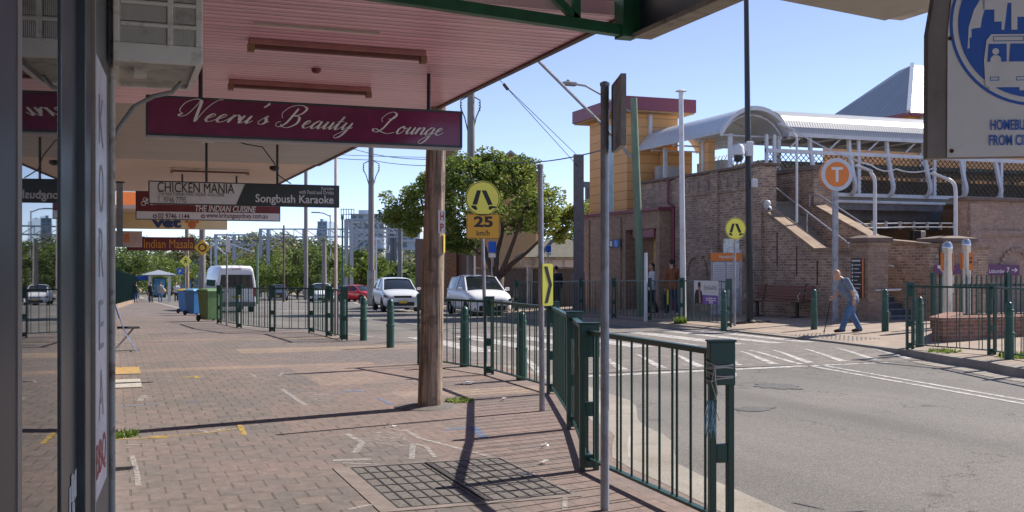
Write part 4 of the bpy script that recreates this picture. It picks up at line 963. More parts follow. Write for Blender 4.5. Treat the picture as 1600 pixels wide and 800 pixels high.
mb = MB(); mb.disc((bx(1556.5), bz(80)), 5.2*k_, .0031, .0035, T, 20); mb.prism([(bx(1548), bz(96)), (bx(1565), bz(96)), (bx(1564), bz(89)), (bx(1560), bz(86)), (bx(1553), bz(86)), (bx(1549), bz(90))], .0031, .0035, T); mb.build('driver', 'busgrey', t, True)
mb = MB()
put_text(mb, 'HOMEBUSH', bx(1549), bz(203), bx(1617), bz(186.5), T, .0008, bold=.018)
put_text(mb, 'FROM CITY', bx(1547), bz(227), bx(1617), bz(210.5), T, .0008, bold=.018)
mb.build('lettering', 'busblue', t, True)
mb = MB().disc((bx(1487.5), bz(58.5)), 3.2*k_, .0005, .002, T, 14).disc((bx(1490), bz(235)), 3.2*k_, .0005, .002, T, 14); mb.build('rivet', M('rivet rust', (.09, .035, .02), .8), t, True)
p0 = T @ Vector((bx(1700), 0, -.06)); MB().tube([(p0.x, p0.y, -.1), (p0.x, p0.y, 2.6)], .03, 12).build('shaft', 'galv', t, True, smooth='auto')

# wheelie bins
def bin_(px, d, body, lid, lab, rz):
    x, y = at(px, d); t = thing('wheelie_bin', lab, 'bin', (x, y, h(y)), rz, group='wheelie bins on the footpath')
    P_ = []
    for z, a, b in ((.06, .235, .25), (.10, .24, .26), (.9, .285, .33), (.93, .30, .345), (.965, .30, .345)): P_.append([(-a, -b, z), (-a*.5, -b*1.01, z), (a*.5, -b*1.01, z), (a, -b, z), (a, b, z), (-a, b, z)])
    mb = MB().grid(P_, True); mb.add(P_[0], [list(range(6))[::-1]]); mb.add(P_[-1], [list(range(6))])
    mb.build('body', body, t, bevel=.012)
    mb = MB(); mb.add([(-.31, -.37, .967), (.31, -.37, .967), (.31, .37, .967), (-.31, .37, .967), (-.30, -.36, .99), (.30, -.36, .99), (.30, .36, 1.0), (-.30, .36, 1.0), (-.22, -.2, 1.04), (.22, -.2, 1.04), (.22, .3, 1.05), (-.22, .3, 1.05)],
                      [[0, 1, 5, 4], [1, 2, 6, 5], [2, 3, 7, 6], [3, 0, 4, 7], [4, 5, 9, 8], [5, 6, 10, 9], [6, 7, 11, 10], [7, 4, 8, 11], [8, 9, 10, 11], [3, 2, 1, 0]]); mb.build('lid', lid, t, bevel=.01)
    MB().tube([(-.27, .40, .99), (.27, .40, .99)], .016, 8).bb(-.28, -.24, .33, .41, .95, .99).bb(.24, .28, .33, .41, .95, .99).build('handle', body, t)
    for s in (-1, 1): MB(Matrix.Translation((s*.27, .30, .10)) @ Matrix.Rotation(R(90), 4, 'Y')).disc((0, 0), .10, -.025, .025, n=18).build('wheel', 'rubber', t)
    MB(face_y(-.302)).disc((.1, .68), .045, 0, .004, n=18).build('emblem', 'signwhite', t)
    return t
bin_(329, 34.3, 'bin_green', 'bin_green', 'green wheelie bin with a round white emblem beside the fence end', R(24))
bin_(305, 42.5, 'bin_blue', 'bin_pale', 'blue wheelie bin with a pale blue lid directly behind the green bin', R(30))
bin_(293, 46.3, 'bin_blue', 'bin_yellow', 'blue wheelie bin with a yellow lid, farthest of the bins', R(30))
# folding chair against the shopfronts
x, y = .17, 21.2
t = thing('folding_chair', 'metal folding chair with dark seat standing against the shopfronts', 'chair', (x, y, 0))
mb = MB()
for s in (-.2, .2): mb.tube([(.24, s, 0), (.02, s, .42), (-.12, s, .86)], .011, 8).tube([(-.16, s*.85, 0), (.2, s*.85, .44)], .011, 8)
mb.tube([(-.12, -.2, .86), (-.12, .2, .86)], .011).tube([(.21, -.2, .06), (.21, .2, .06)], .009); mb.build('frame', 'steel', t, smooth='auto')
MB().bb(-.10, .30, -.19, .19, .435, .46).build('seat', 'dark_cloth', t, bevel=.01)
MB(Matrix.Translation((-.09, 0, .74)) @ Matrix.Rotation(R(-17), 4, 'Y')).bb(-.012, .012, -.19, .19, -.11, .11).build('backrest', 'navy', t, bevel=.005)
# ================================================================ railway station on the far side
XW = 18.2
st = thing('station_building', 'brick and ochre clad railway station with white vaulted canopy, stairs and footbridge', 'station', (XW, 27, 0))
zb = lambda y: h(y)-.3
# street wall with recessed panels, piers and coping
mb = MB().bb(XW, XW+.5, 27.3, 35.6, -.6, 4.62)
for y in (27.45, 29.9, 32.2): mb.bb(XW-.09, XW, y-.22, y+.22, -.6, 4.62)
for z in (1.95, 3.95): mb.bb(XW-.06, XW-.001, 27.3, 32.4, z, z+.10)
for y in (28.7, 31.1):
    for k in range(3): mb.bb(XW-.045, XW-.001, y-.75+k*.62, y-.48+k*.62, 4.06, 4.42)
mb.build('street_wall', 'brick', st, True)
MB().bb(XW-.10, XW+.6, 27.2, 35.58, 4.62, 4.70).build('wall_coping', 'stone_brown', st, True, bevel=.01)
mb = MB()
for yc in (28.75, 31.1):                                  # blind arches
    for k in range(13):
        a = PI*k/12; mb.box((XW-.035, yc+.62*math.cos(a), 1.35+.62*math.sin(a)), (.07, .17, .12))
mb.build('blind_arch', 'brick', st, True)
# stair flight: outer parapet, landing, inner parapet, steps
prof = [(27.35, 3.30), (24.75, 2.02), (22.9, 2.0), (22.9, -.3), (27.35, -.3)]
TX = frame((XW, 0, 0), (0, 1, 0), (0, 0, 1))                     # x=Y, y=Z, z=+X
MB(TX).prism(prof, 0, .36).build('stair_parapet', 'brick', st, True)
mb = MB(); mb.bar((XW+.18, 27.4, 3.37), (XW+.18, 24.7, 2.05), .50, .10).bar((XW+.18, 24.74, 2.05), (XW+.18, 22.98, 2.05), .50, .10); mb.build('stair_coping', 'sandstone', st, True, bevel=.01)
mb = MB()
for k in range(3):
    yy = 24.6+k*.95; MB().bb(XW-.012, XW-.002, yy, yy+.05, 1.1+k*.25, 1.75+k*.42).build('weep_slot', G['slot'], st, True)
MB(TX).prism([(27.1, 3.42), (24.3, 2.28), (22.2, 2.1), (22.2, -.3), (27.1, -.3)], 1.7, 2.0).build('inner_parapet', 'brick', st, True)
MB().bar((XW+1.85, 27.15, 3.47), (XW+1.85, 24.3, 2.32), .42, .09).bar((XW+1.85, 24.32, 2.33), (XW+1.85, 22.2, 2.15), .42, .09).build('inner_coping', 'sandstone', st, True)
mb = MB()
for k in range(22): mb.bb(XW+.37, XW+1.68, 23.9+k*.2, 29.3, .2+k*.155, .2+(k+1)*.155)
mb.build('stair_flight', 'concrete', st, True)
mb = MB().tube([(XW+.8, 28.3, 4.27), (XW+.8, 24.2, 2.16)], .025, 8)
for y in (28.2, 26.2, 24.3): z = 2.16+(y-24.2)*.515; mb.tube([(XW+.8, y, z), (XW+.8, y, z-1.0)], .02, 6)
mb.build('stair_handrail', 'galv', st, True)
mb = MB().tube([(XW+1.55, 27.1, 3.4), (XW+1.55, 27.1, 3.75), (XW+1.6, 26.7, 3.72), (XW+1.6, 24.5, 2.7)], .02, 8); mb.build('stair_handrail', 'galv', st, True)
# brick pier block behind the flight, and the entry piers
MB().bb(19.9, 20.62, 27.1, 29.3, -.3, 4.52).bb(19.87, 20.65, 27.4, 27.7, 3.2, 4.52).build('pier_block', 'brick', st, True)
MB().bb(19.82, 20.72, 27.0, 29.36, 4.52, 4.66).build('pier_cap', 'stone_brown', st, True, bevel=.01)
MB().bb(XW+.5, 18.7, 27.4, 29.2, 3.3, 4.35).build('landing_wall', 'brick', st, True)
def pier(x0, x1, y0, y1, zt, lab):
    t = thing('brick_pillar', lab, 'pillar', ((x0+x1)/2, (y0+y1)/2, .1), group='brick entry pillars of the station')
    MB().bb(x0, x1, y0, y1, -.1, zt-.10).bb(x0-.05, x1+.05, y0-.05, y1+.05, -.1, .42).bb(x0-.04, x1+.04, y0-.04, y1+.04, zt-.2, zt-.12).build('shaft', 'brick_tan' if 0 else 'pier', t, True)
    mb = MB(); cx, cy, a, b = (x0+x1)/2, (y0+y1)/2, (x1-x0)/2+.09, (y1-y0)/2+.09
    mb.add([(cx-a, cy-b, zt-.10), (cx+a, cy-b, zt-.10), (cx+a, cy+b, zt-.10), (cx-a, cy+b, zt-.10), (cx-a, cy-b, zt), (cx+a, cy-b, zt), (cx+a, cy+b, zt), (cx-a, cy+b, zt), (cx-.2, cy-.2, zt+.07), (cx+.2, cy-.2, zt+.07), (cx+.2, cy+.2, zt+.07), (cx-.2, cy+.2, zt+.07)],
           [[3, 2, 1, 0], [0, 1, 5, 4], [1, 2, 6, 5], [2, 3, 7, 6], [3, 0, 4, 7], [4, 5, 9, 8], [5, 6, 10, 9], [6, 7, 11, 10], [7, 4, 8, 11], [8, 9, 10, 11]])
    mb.build('cap', 'stone_brown', t, True); return t
G['pier'] = brickmat('pillar brick', (.42, .27, .19), (.30, .19, .14), (.32, .27, .23), stainamt=.4, stain=(.18, .13, .10))[0]
p1_ = pier(18.15, 18.78, 22.45, 23.1, 2.33, 'brick pillar behind the old man with a black directory board on it')
p2_ = pier(20.25, 21.25, 22.1, 22.9, 2.33, 'brick pillar behind the steel columns with a purple arrow sign')
# directory board on pillar 1 (street face)
t = thing('directory_board', 'tall black directory board with white lines on the brick pillar', 'sign', (18.1, 22.8, .9))
T = frame((18.11, 23.08, 0), (0, -1, 0), (0, 0, 1))
MB(T).bb(.03, .47, .78, 1.80, 0, .02).build('board', 'black', t, True)
MB(T).bb(.47, .50, .78, 1.80, 0, .022).build('edge_strip', 'signorange', t, True)
mb = MB(T).bb(.06, .40, 1.72, 1.76, .021, .023)
for k in range(8): mb.bb(.06, .11, 1.60-.1*k, 1.655-.1*k, .021, .023); mb.bb(.16, .16+(.25, .18, .28, .2, .12, .27, .22, .16)[k], 1.62-.1*k, 1.64-.1*k, .021, .023)
mb.build('lettering', 'signwhite', t, True)
# steps between the pillars and the wall behind
mb = MB(); 
for k in range(5): mb.bb(18.8, 20.24, 22.6+.32*k, 25.0, .0+.16*k, .30+.16*k)
mb.build('entry_steps', M('entry step', (.11, .13, .17), .9), st, True)
mb = MB()
for k in range(5): mb.bb(18.8, 20.24, 22.585+.32*k, 22.64+.32*k, .285+.16*k, .304+.16*k)
mb.build('step_edges', M('step nosing', (.34, .36, .40), .8), st, True)
MB().bb(20.2, 24.6, 25.0, 25.35, -.3, 2.10).build('back_wall', 'brick', st, True)
MB().bb(20.15, 24.6, 24.95, 25.4, 2.10, 2.18).build('back_coping', 'sandstone', st, True)
mb = MB().tube([(18.95, 22.45, 1.60), (19.1, 23.1, 1.62), (19.9, 23.5, 1.62), (20.4, 22.6, 1.2)], .022, 8); mb.build('entry_handrail', 'galv', st, True)
MB().tube([(18.78, 22.4, .98), (18.3, 22.38, .98)], .02).tube([(18.5, 22.35, .98), (19.05, 22.3, 1.0)], .03).build('wall_rail', 'steel', st, True)
# street-level block and the clad tower
#.bb(16.6, 18.2, 36.3, 38.6, -1, 3.42).bb(16.6, 18.2, 34.9, 36.3, 2.75, 3.42).bb(17.9, 18.2, 34.9, 36.3, -1, 2.75).build('street_block', 'brick_blk', st, True) 
G['brick_blk'] = brickmat('station block brick', (.44, .27, .18), (.33, .20, .14), (.34, .28, .22), stainamt=.45, stain=(.18, .13, .10))[0]
XB = 17.6; Yb = 35.2
mb = MB().bb(XB, 18.2, 32.85, Yb-.01, 2.92, 3.54).bb(XB, 18.2, Yb, 39.0, -1, 3.54).bb(XB, 18.2, 32.6, 32.84, -1, 3.54).bb(XB-.06, XB, Yb+.3, Yb+.7, -1, 3.4).bb(XB-.06, XB, 38.3, 39.0, -1, 3.4)
mb.build('street_block', 'brick_blk', st, True)
MB().bb(XB-.1, 18.25, 32.5, 39.1, 3.54, 3.64).build('block_trim', 'maroon', st, True)
mb = MB().tube([(18.08, 32.5, -.3), (18.08, 32.5, 3.62)], .05, 8).tube([(18.08, 32.5, 3.62), (18.1, 32.9, 3.8), (18.1, 32.9, 4.7)], .05, 8); mb.build('downpipe', 'maroon', st, True)
MB().bb(18.12, 18.19, 32.86, 34.0, -.4, 2.9).build('hall_lit_tone_panel', M('hall ochre', (.55, .36, .12), .7), st, True)  # flat panel in the doorway, the hall's lit look put into its ochre
MB().bb(18.12, 18.19, 34.0, Yb-.02, -.4, 2.9).build('doorway_brick', 'brick_tan', st, True)
MB().bb(XB-.01, XB+.04, 33.0, 34.6, 2.62, 2.9).build('roller_box', 'maroon', st, True)
MB().bb(18.06, 18.11, 33.0, 33.5, 1.85, 2.05).build('doorway_sign', 'navy', st, True)
XT, yt0, yt1, xt1 = 17.86, 35.6, 38.9, 20.0
MB().bb(XT, xt1, yt0, yt1, 3.64, 7.30).build('clad_tower', 'clad', st, True)
MB().bb(17.36, 20.45, 35.0, 39.5, 7.34, 7.83).build('tower_fascia', 'maroon', st, True, bevel=.01)
MB().bb(17.42, 20.40, 35.06, 39.44, 7.29, 7.339).build('tower_eave', 'ochre', st, True)
MB().bb(XT-.015, XT+.02, 36.75, 37.15, 3.65, 7.0).build('strip_window', M('pale glass', (.40, .52, .54), .25), st, True)
for bb_ in ((18.75, 18.87, yt0-.1, yt0, 6.1, 7.28), (XT-.012, XT, 36.70, 36.75, 3.64, 7.28), (XT-.012, XT, 37.15, 37.2, 3.64, 7.28)): MB().bb(*bb_).build('tower_trim', 'white', st, True)
t = thing('access_sign', 'small dark blue sign with a white wheelchair symbol on the station brickwork', 'sign', (17.5, 36.4, 2.2))
T = frame((XB-.065, 36.4, 0), (0, -1, 0), (0, 0, 1))
MB(T).bb(0, .95, 2.30, 2.60, -.02, .02).build('panel', 'navy', t, True)
MB(T).bb(.40, .78, 2.32, 2.58, .021, .024).build('blue_square', M('access blue', (.04, .22, .75), .5), t, True)
mb = MB(T).bb(.06, .26, 2.35, 2.55, .021, .024).disc((.58, 2.55), .022, .025, .027, n=10).bb(.565, .595, 2.44, 2.52, .025, .027).disc((.60, 2.41), .06, .025, .027, n=14, r0=.045).bb(.595, .66, 2.45, 2.47, .025, .027); mb.build('symbol', 'signwhite', t, True)

# ---- vaulted canopy over the stair head
def vault(mb, c0, hw, rise, y0, y1, th=.07, axis='y', n=14, z=5.76, ny=2):
    for s in (0, 1):
        pass
    P_ = []
    for j in range(2):
        row = []
        for k in range(n+1):
            a = PI*(.12+.76*k/n); u = -math.cos(a)/math.cos(PI*.12)*hw; v = (math.sin(a)-math.sin(PI*.12))/(1-math.sin(PI*.12))*rise
            row.append((u, v))
        P_.append(row)
    out = P_[0]; inn = [(u*.985, v-th) for u, v in out]
    loop = out+inn[::-1]
    vs = []; N = len(loop)
    for yy in (y0, y1): vs += [((c0+u, yy, z+v) if axis == 'y' else (yy, c0+u, z+v)) for u, v in loop]
    fs = [[i, (i+1) % N, N+(i+1) % N, N+i] for i in range(N)]
    for b in (0, N):
        for i in range(n): q = [b+i, b+i+1, b+N-2-i, b+N-1-i]; fs.append(q)
    mb.add(vs, fs)
cw = 19.55
mb = MB(); vault(mb, cw, 1.25, .82, 29.7, 35.58, z=5.95); mb.build('vault_roof', 'roofsmooth', st, True, smooth='auto')
mb = MB(); vault(mb, cw, 1.30, .88, 29.6, 29.76, th=.14, z=5.92); mb.build('vault_edge', 'white', st, True, smooth='auto')
mb = MB()
for y in (29.9, 31.5, 33.1, 34.7):
    for k in range(10):
        a0, a1 = PI*(.12+.76*k/10), PI*(.12+.76*(k+1)/10)
        f = lambda a: (cw-math.cos(a)/math.cos(PI*.12)*1.15, y, 5.80+(math.sin(a)-.368)/.632*.74)
        mb.tube([f(a0), f(a1)], .03, 6)
    mb.tube([(cw-1.1, y, 5.84), (cw+1.1, y, 5.84)], .03, 6)
mb.build('vault_ribs', 'white', st, True)
mb = MB()
for y in (29.95, 31.6, 34.3):
    for x in (18.75, 20.6): MB().bb(x-.06, x+.06, y-.05, y+.05, 3.6, 5.9).build('canopy_column', 'white', st, True)
for bb_ in ((18.74, 19.0, 31.3, 31.9, 3.6, 5.88), (19.2, 20.5, 35.4, 35.55, 3.6, 5.9)): MB().bb(*bb_).build('ochre_panel', 'clad', st, True)
mb = MB()
for y in (33.0, 34.0): mb.bb(20.3, 20.6, y, y+.7, 3.6, 5.4)
mb.bb(18.8, 19.9, 34.9, 35.2, 3.6, 5.3); mb.build('ticket_machines', M('ticket machine', (.45, .46, .46), .5), st, True)
MB().bb(18.7, 20.9, 29.3, 35.5, 3.45, 3.6).build('upper_floor', 'concrete', st, True)
def lattice(mb, p0, p1, z0, z1, s=.16, w_=.012):
    """diamond mesh in the vertical plane p0-p1"""
    p0, p1 = Vector(p0), Vector(p1); L_ = (p1-p0).length; d = (p1-p0)/L_; H_ = z1-z0
    k = -H_
    while k < L_:
        a, b = max(k, 0), min(k+H_, L_)
        if b > a:
            q0 = p0+d*a; q1 = p0+d*b
            mb.bar((q0.x, q0.y, z0+a-k), (q1.x, q1.y, z0+b-k), w_); mb.bar((q0.x, q0.y, z1-(a-k)), (q1.x, q1.y, z1-(b-k)), w_)
        k += s
# ---- footbridge across the tracks with a long corrugated canopy
YB = 29.7
mb = MB(); P_ = []
for x in (20.65, 46):
    P_.append([(x, YB-.15+2.5*(1-math.cos(PI*k/12))/2, 5.95+.9*math.sin(PI*k/12)) for k in range(13)])
mb.grid(P_); P2 = [[(a, b, c-.05) for a, b, c in r_] for r_ in P_]; mb.grid(P2); mb.build('bridge_roof', 'roofwhite', st, True)
MB().bb(20.7, 46, YB-.20, YB-.10, 5.85, 5.97).bb(20.7, 46, YB+2.3, YB+2.4, 5.85, 5.97).build('roof_gutter', 'white', st, True)
mb = MB()
for k in range(15):
    x = 21.35+k*1.57
    mb.bar((x, YB-.1, 5.91), (x, YB+2.3, 5.91), .06); mb.bar((x, YB+.05, 5.89), (x-.45, YB+.05, 5.52), .05) 
    for j in range(6):
        a0, a1 = PI*j/6, PI*(j+1)/6; mb.tube([(x, YB+.0+1.15*(1-math.cos(a0)), 5.85+.84*math.sin(a0)), (x, YB+1.15*(1-math.cos(a1)), 5.85+.84*math.sin(a1))], .03, 6)
for k in range(4): mb.bar((20.7, YB+.4+k*.5, 6.3-.05*abs(k-1.5)), (46, YB+.4+k*.5, 6.3-.05*abs(k-1.5)), .04)
mb.build('roof_frames', 'white', st, True)
for k in range(11):                                       # the curved S-shaped outriggers
    x = 21.65+k*1.57
    pts = crs([(YB+.02, 5.91), (YB-.02, 5.47), (YB-.10, 5.16), (YB-.23, 4.63), (YB-.32, 4.32), (YB-.25, 4.09), (YB-.05, 3.98)], 4)
    mb = MB(); 
    for a, b in zip(pts, pts[1:]): mb.bar((x, a[0], a[1]), (x, b[0], b[1]), .12, .10)
    mb.build('curved_post', 'white', st, True)
MB().bb(19.9, 46, YB-.09, YB+.0, 5.31, 5.44).build('handrail', 'white', st, True)
MB().bb(21.5, 46, YB-.10, YB+.02, 3.94, 4.06).build('bottom_rail', 'white', st, True)
MB().tube([(21.5, YB-.3, 3.76), (27.0, YB-.3, 3.76)], .05, 8).build('conduit', 'white', st, True)
mb = MB()
for x in (19.95, 20.25, 23.6, 26.8, 28.1, 29.8):
    mb = MB().bb(x-.05, x+.05, YB-.06, YB+.02, 4.0, 5.9)
    if x > 20:
        for j in range(9): mb.ball((x+.07, YB-.02, 4.15+j*.14), (.04, .02, .06), 6, 4)
    mb.build('bridge_post', 'white', st, True)
mb = MB(); lattice(mb, (19.95, YB+.03, 0), (46, YB+.03, 0), 4.06, 5.31, .2, .018); mb.build('mesh_screen', 'lattice', st, True)
mb = MB(); lattice(mb, (19.95, YB+2.25, 0), (46, YB+2.25, 0), 4.06, 5.31, .24, .018); mb.build('mesh_screen', 'lattice', st, True)
mb = MB(); lattice(mb, (20.6, 31.8, 0), (20.6, 34.0, 0), 4.4, 5.6, .25, .02); mb.build('mesh_screen', 'white', st, True)
MB().bb(21.5, 46, YB, YB+2.4, 3.78, 3.94).build('bridge_deck', 'concrete', st, True)
mb = MB().bb(21.5, 27.1, YB-.12, YB-.04, 3.5, 3.76).bb(21.5, 27.2, YB+.6, YB+.8, 3.2, 3.78).bb(21.5, 27.2, YB+1.9, YB+2.0, 3.3, 3.78); mb.build('bridge_girder', M('girder', (.17, .17, .18), .7, dirt=(.10, .08, .07)), st, True)
mb = MB()
for k, z in enumerate((2.86, 3.0)): mb.tube([(19.5, 27.8+.4*k, z-.15), (24, 27.8+.4*k, z), (44, 26, z+.15)], .03, 6)
for k in range(12): mb.tube([(20.5+k*.55, 27.9, 2.8), (20.5+k*.55, 27.9, 3.05)], .05, 6)
mb.build('cable_run', 'galv', st, True)
mb = MB().bb(21.0, 24.5, 29.5, 29.6, 2.9, 3.05); mb.build('soffit_beam', M('ochre beam', (.45, .28, .12), .7), st, True)
# abutment and tall wall on the right, and walls deep under the bridge
ab = thing('abutment_wall', 'high sooty brick abutment wall with blind arches under the right end of the footbridge', 'wall', (24.6, 26, 0))
G['brick_ab'] = brickmat('abutment brick', (.42, .28, .22), (.32, .21, .17), (.36, .31, .28), stainamt=.6, stain=(.22, .185, .17))[0]
mb = MB().bb(24.7, 46, 26, 26.5, -.3, 3.64).bb(28.2, 46, 26.5, 29.5, -.3, 3.64)
for x in (24.8, 28.2, 31.6): mb.bb(x, x+.45, 25.9, 26, -.3, 3.55)
mb.bb(24.7, 44, 25.93, 26, 2.55, 2.72); mb.build('wall', 'brick_ab', ab, True)
mb = MB()
for xc in (26.7, 30.1):
    for k in range(13): a = PI*k/12; mb.box((xc+.62*math.cos(a), 25.97, 1.5+.62*math.sin(a)), (.17, .07, .12))
mb.build('blind_arch', 'brick_ab', ab, True)
MB().bb(24.6, 46, 25.85, 26.6, 3.64, 3.74).bb(28.1, 46, 26.6, 29.5, 3.64, 3.74).build('coping', 'stone_brown', ab, True)
MB().bb(20.6, 26.7, 32.6, 33, -.3, 3.7).build('far_pier_wall', 'brick', st, True)
mb = MB(); lattice(mb, (21.0, 30.0, 0), (22.6, 30.0, 0), 1.9, 2.9, .13, .02); mb.build('mesh_screen', M('tan lattice', (.40, .27, .12), .7), st, True)
# track signal seen under the bridge
t = thing('track_signal', 'black railway signal head glowing red in the gloom under the footbridge', 'signal', (23.2, 27.6, 0))
x, z = fx(1434, 27.6), None
MB().bb(x-.17, x+.14, 27.6, 27.8, fz(1434, 389, 27.6), fz(1434, 360, 27.6)).tube([(x, 27.75, 0), (x, 27.75, 2.4)], .05, 8).build('signal_head', 'black', t, True, bevel=.04)
MB(Matrix.Translation((x, 27.59, fz(1434, 381, 27.6))) @ Matrix.Rotation(R(90), 4, 'X')).disc((0, 0), .06, -.02, .02, n=16).build('red_lamp', 'signal_red', t, True)
MB().bb(x+.1, x+.35, 27.62, 27.8, 2.3, 2.75).build('bracket_box', 'cream', t, True, bevel=.03)
# ---- planter, palisade, steel columns, purple signs
t = thing('planter_wall', 'low red brick planter wall behind the right hand fence', 'wall', (15.3, 16.7, 0))
MB().bb(15.3, 24, 16.7, 17.0, -.1, .50).bb(17.4, 24, 18.5, 18.8, -.1, .5).bar((15.46, 16.98, .2), (17.45, 18.7, .2), .28, .6).build('brickwork', 'brick_red', t, True)
MB().bb(15.25, 24, 16.66, 17.04, .50, .575).bar((15.5, 17.05, .54), (17.45, 18.7, .54), .34, .075).build('coping', 'brick_red', t, True)
MB().bb(17.5, 24, 17.0, 18.5, -.1, .46).build('soil', M('soil', (.10, .07, .05), .95), t, True)
t = thing('palisade_fence', 'dark green picket fence with pointed tips behind the planter', 'fence', (18, 19.6, 0))
mb = MB(); xx = 17.75
while xx < 24:
    mb.bb(xx-.02, xx+.02, 19.6, 19.62, .2, 1.32); mb.prism([(xx-.02, 1.32), (xx+.02, 1.32), (xx, 1.40)], -19.62, -19.6, Matrix.Rotation(R(90), 4, 'X')); xx += .15
mb.build('pickets', 'green', t, True)
MB().bb(17.7, 24, 19.62, 19.66, 1.12, 1.18).bb(17.7, 24, 19.62, 19.66, .42, .48).build('rails', 'green', t, True)
for x in (17.7, 19.9, 22.1): MB().bb(x-.05, x+.05, 19.58, 19.68, .1, 1.45).build('fence_post', 'green', t, True)
for px, d, zt, lab in ((1480, 24.2, 2.09, 'brushed steel reader column with orange side panels, left one of the pair'), (1509.5, 26.8, 2.2, 'brushed steel column with a black emblem on its orange panel, right one of the pair')):
    x, y = at(px, d); t = thing('steel_column', lab, 'ticket reader', (x, y, fp(x, y)), group='steel reader columns at the station entrance')
    rr_ = .115; MB().lathe([(rr_, -.1), (rr_, zt-.3), (rr_*1.03, zt-.28), (rr_*1.03, zt-.24), (rr_*.98, zt-.23), (rr_*.9, zt-.17), (rr_*.6, zt-.13), (.01, zt-.12)], n=20).build('shaft', 'steel', t, smooth='auto')
    for s in (-1, 1):
        m = Matrix.Rotation(R(-25), 4, 'Z'); pm = MB(m).bb(s*rr_*.97-.014, s*rr_*.97+.014, -.07, .07, 1.32, 1.72); pm.build('side_panel', 'orange', t, bevel=.006)
    if px > 1500:
        MB(m).bb(rr_*.3, rr_*1.04+.004, -.115, -.09, 1.30, 1.74).build('front_panel', 'orange', t, bevel=.006)
        mb = MB(m @ face_y(-.117)); mb.disc((rr_*.66, 1.6), .035, 0, .003, n=16, r0=.02).disc((rr_*.66, 1.5), .03, 0, .003, n=16); mb.build('emblem', 'text_black', t)
def psign(x0, x1, y, z0, z1, txt, lab, up):
    t = thing('platform_sign', lab, 'sign', ((x0+x1)/2, y, z0), group='purple platform direction signs')
    MB().bb(x0, x1, y-.03, y-.005, z0, z1).build('panel', 'signpurple', t, True)
    T = face_y(y-.031); mb = MB(); w_, hh = x1-x0, z1-z0
    if txt:
        put_text(mb, 'Lidcombe', x0+w_*.05, z0+hh*.22, x0+w_*.52, z0+hh*.58, T, 0, bold=.01)
        put_text(mb, '7', x0+w_*.60, z0+hh*.25, x0+w_*.68, z0+hh*.75, T, 0, bold=.02)
        mb.prism([(x0+w_*(.75+a), z0+hh*b) for a, b in ((0, .46), (.13, .46), (.09, .3), (.12, .3), (.19, .5), (.12, .7), (.09, .7), (.13, .54), (0, .54))], .001, .003, T)
    else:
        mb.prism([(x0+a, z0+b) for a, b in ((.08, .22), (.2, .22), (.17, .19), (.24, .10), (.21, .07), (.13, .16), (.10, .13))], .001, .003, T)
    mb.build('lettering', 'signwhite', t, True)
psign(fx(1460, 22.0)+.03, fx(1504, 22.0)+.2, 22.05, fz(1480, 428, 22.0), fz(1480, 414, 22.0), None, 'purple sign with a white up left arrow on the right brick pillar', 1)
psign(fx(1541, 25.9), fx(1591, 25.9), 25.88, fz(1565, 430, 25.9), fz(1565, 414, 25.9), 'x', 'purple sign reading Lidcombe 7 with an arrow on the abutment wall', 0)
t = thing('warning_sign', 'small pale notice with a yellow triangle low on the right brick pillar', 'sign', (20.5, 22, 1))
MB().bb(20.36, 20.56, 22.06, 22.085, 1.16, 1.36).bb(20.36, 20.56, 22.065, 22.085, .9, 1.14).build('plate', 'signwhite', t, True)
MB(face_y(22.058)).prism([(20.38, 1.2), (20.54, 1.2), (20.46, 1.34)], 0, .002).build('triangle', 'amber', t, True)
# ---- T totem
x, y = at(1305, 27.7); zz = fp(x, y)
t = thing('station_totem', 'tall grey totem pole with round orange T sign at the station entrance', 'station sign', (x, y, zz))
MB().box((0, 0, 1.75), (.14, .10, 3.6)).build('shaft', 'galv', t, bevel=.02)
T = Matrix.Translation((0, -.06, zd(273, 27.7)-zz)) @ Matrix.Rotation(R(-14), 4, 'Z') @ face_y(0)
MB().disc((0, 0), .42, -.16, .02, T, 40).build('rim', 'signorange', t, smooth='auto')
MB().disc((0, 0), .425, .02, .03, T, 40, r0=.325).build('ring', 'roofsmooth', t, smooth='auto')
MB().disc((0, 0), .325, .02, .026, T, 40).build('orange_disc', 'orange', t)
MB().bb(-.15, .15, .12, .19, .027, .03, T=T).bb(-.038, .038, -.19, .12, .027, .03, T=T).build('letter', 'signwhite', t)
# ---- black mast with cameras
x, y = at(1172, 28.0); zz = fp(x, y)
t = thing('street_mast', 'very tall slim black mast leaning slightly, beside the timetable board', 'pole', (x, y, zz))
MB().tube([(0, 0, 0), (-.02, 0, 1.2), (-.13, 0, 9.5)], [.095, .09, .06], 14).lathe([(.16, 0), (.16, .05), (.1, .09)], n=14).build('shaft', 'black', t, smooth='auto')
MB().bb(-.45, -.2, -.2, .2, 0, .05).bb(.2, .5, -.2, .2, 0, .05).build('base_blocks', 'iron', t)
t2 = thing('security_camera', 'white dome security camera on a bracket high on the black mast', 'camera', (x-.35, y, 4.4))
zc = zd(236, 28)
MB().bb(x-.42, x-.02, y-.12, y-.05, zc-.02, zc+.18).bb(x-.16, x+.02, y-.14, y-.03, zc-.14, zc+.24).build('bracket', 'white', t2, True, bevel=.02)
MB().lathe([(.10, .28), (.15, .22), (.16, .02), (.12, .0)], (x-.42, y-.1, zc-.14), 16).build('housing', 'white', t2, True, smooth='auto')
MB().ball((x-.42, y-.1, zc-.17), (.12, .12, .15)).build('dome', 'navy', t2, True, smooth=True)
t2 = thing('security_camera', 'small white twin camera at the top of the stair parapet beside the black mast', 'camera', (x+.3, y, 3.1))
x2, y2 = 18.25, 27.2; zc = 3.35
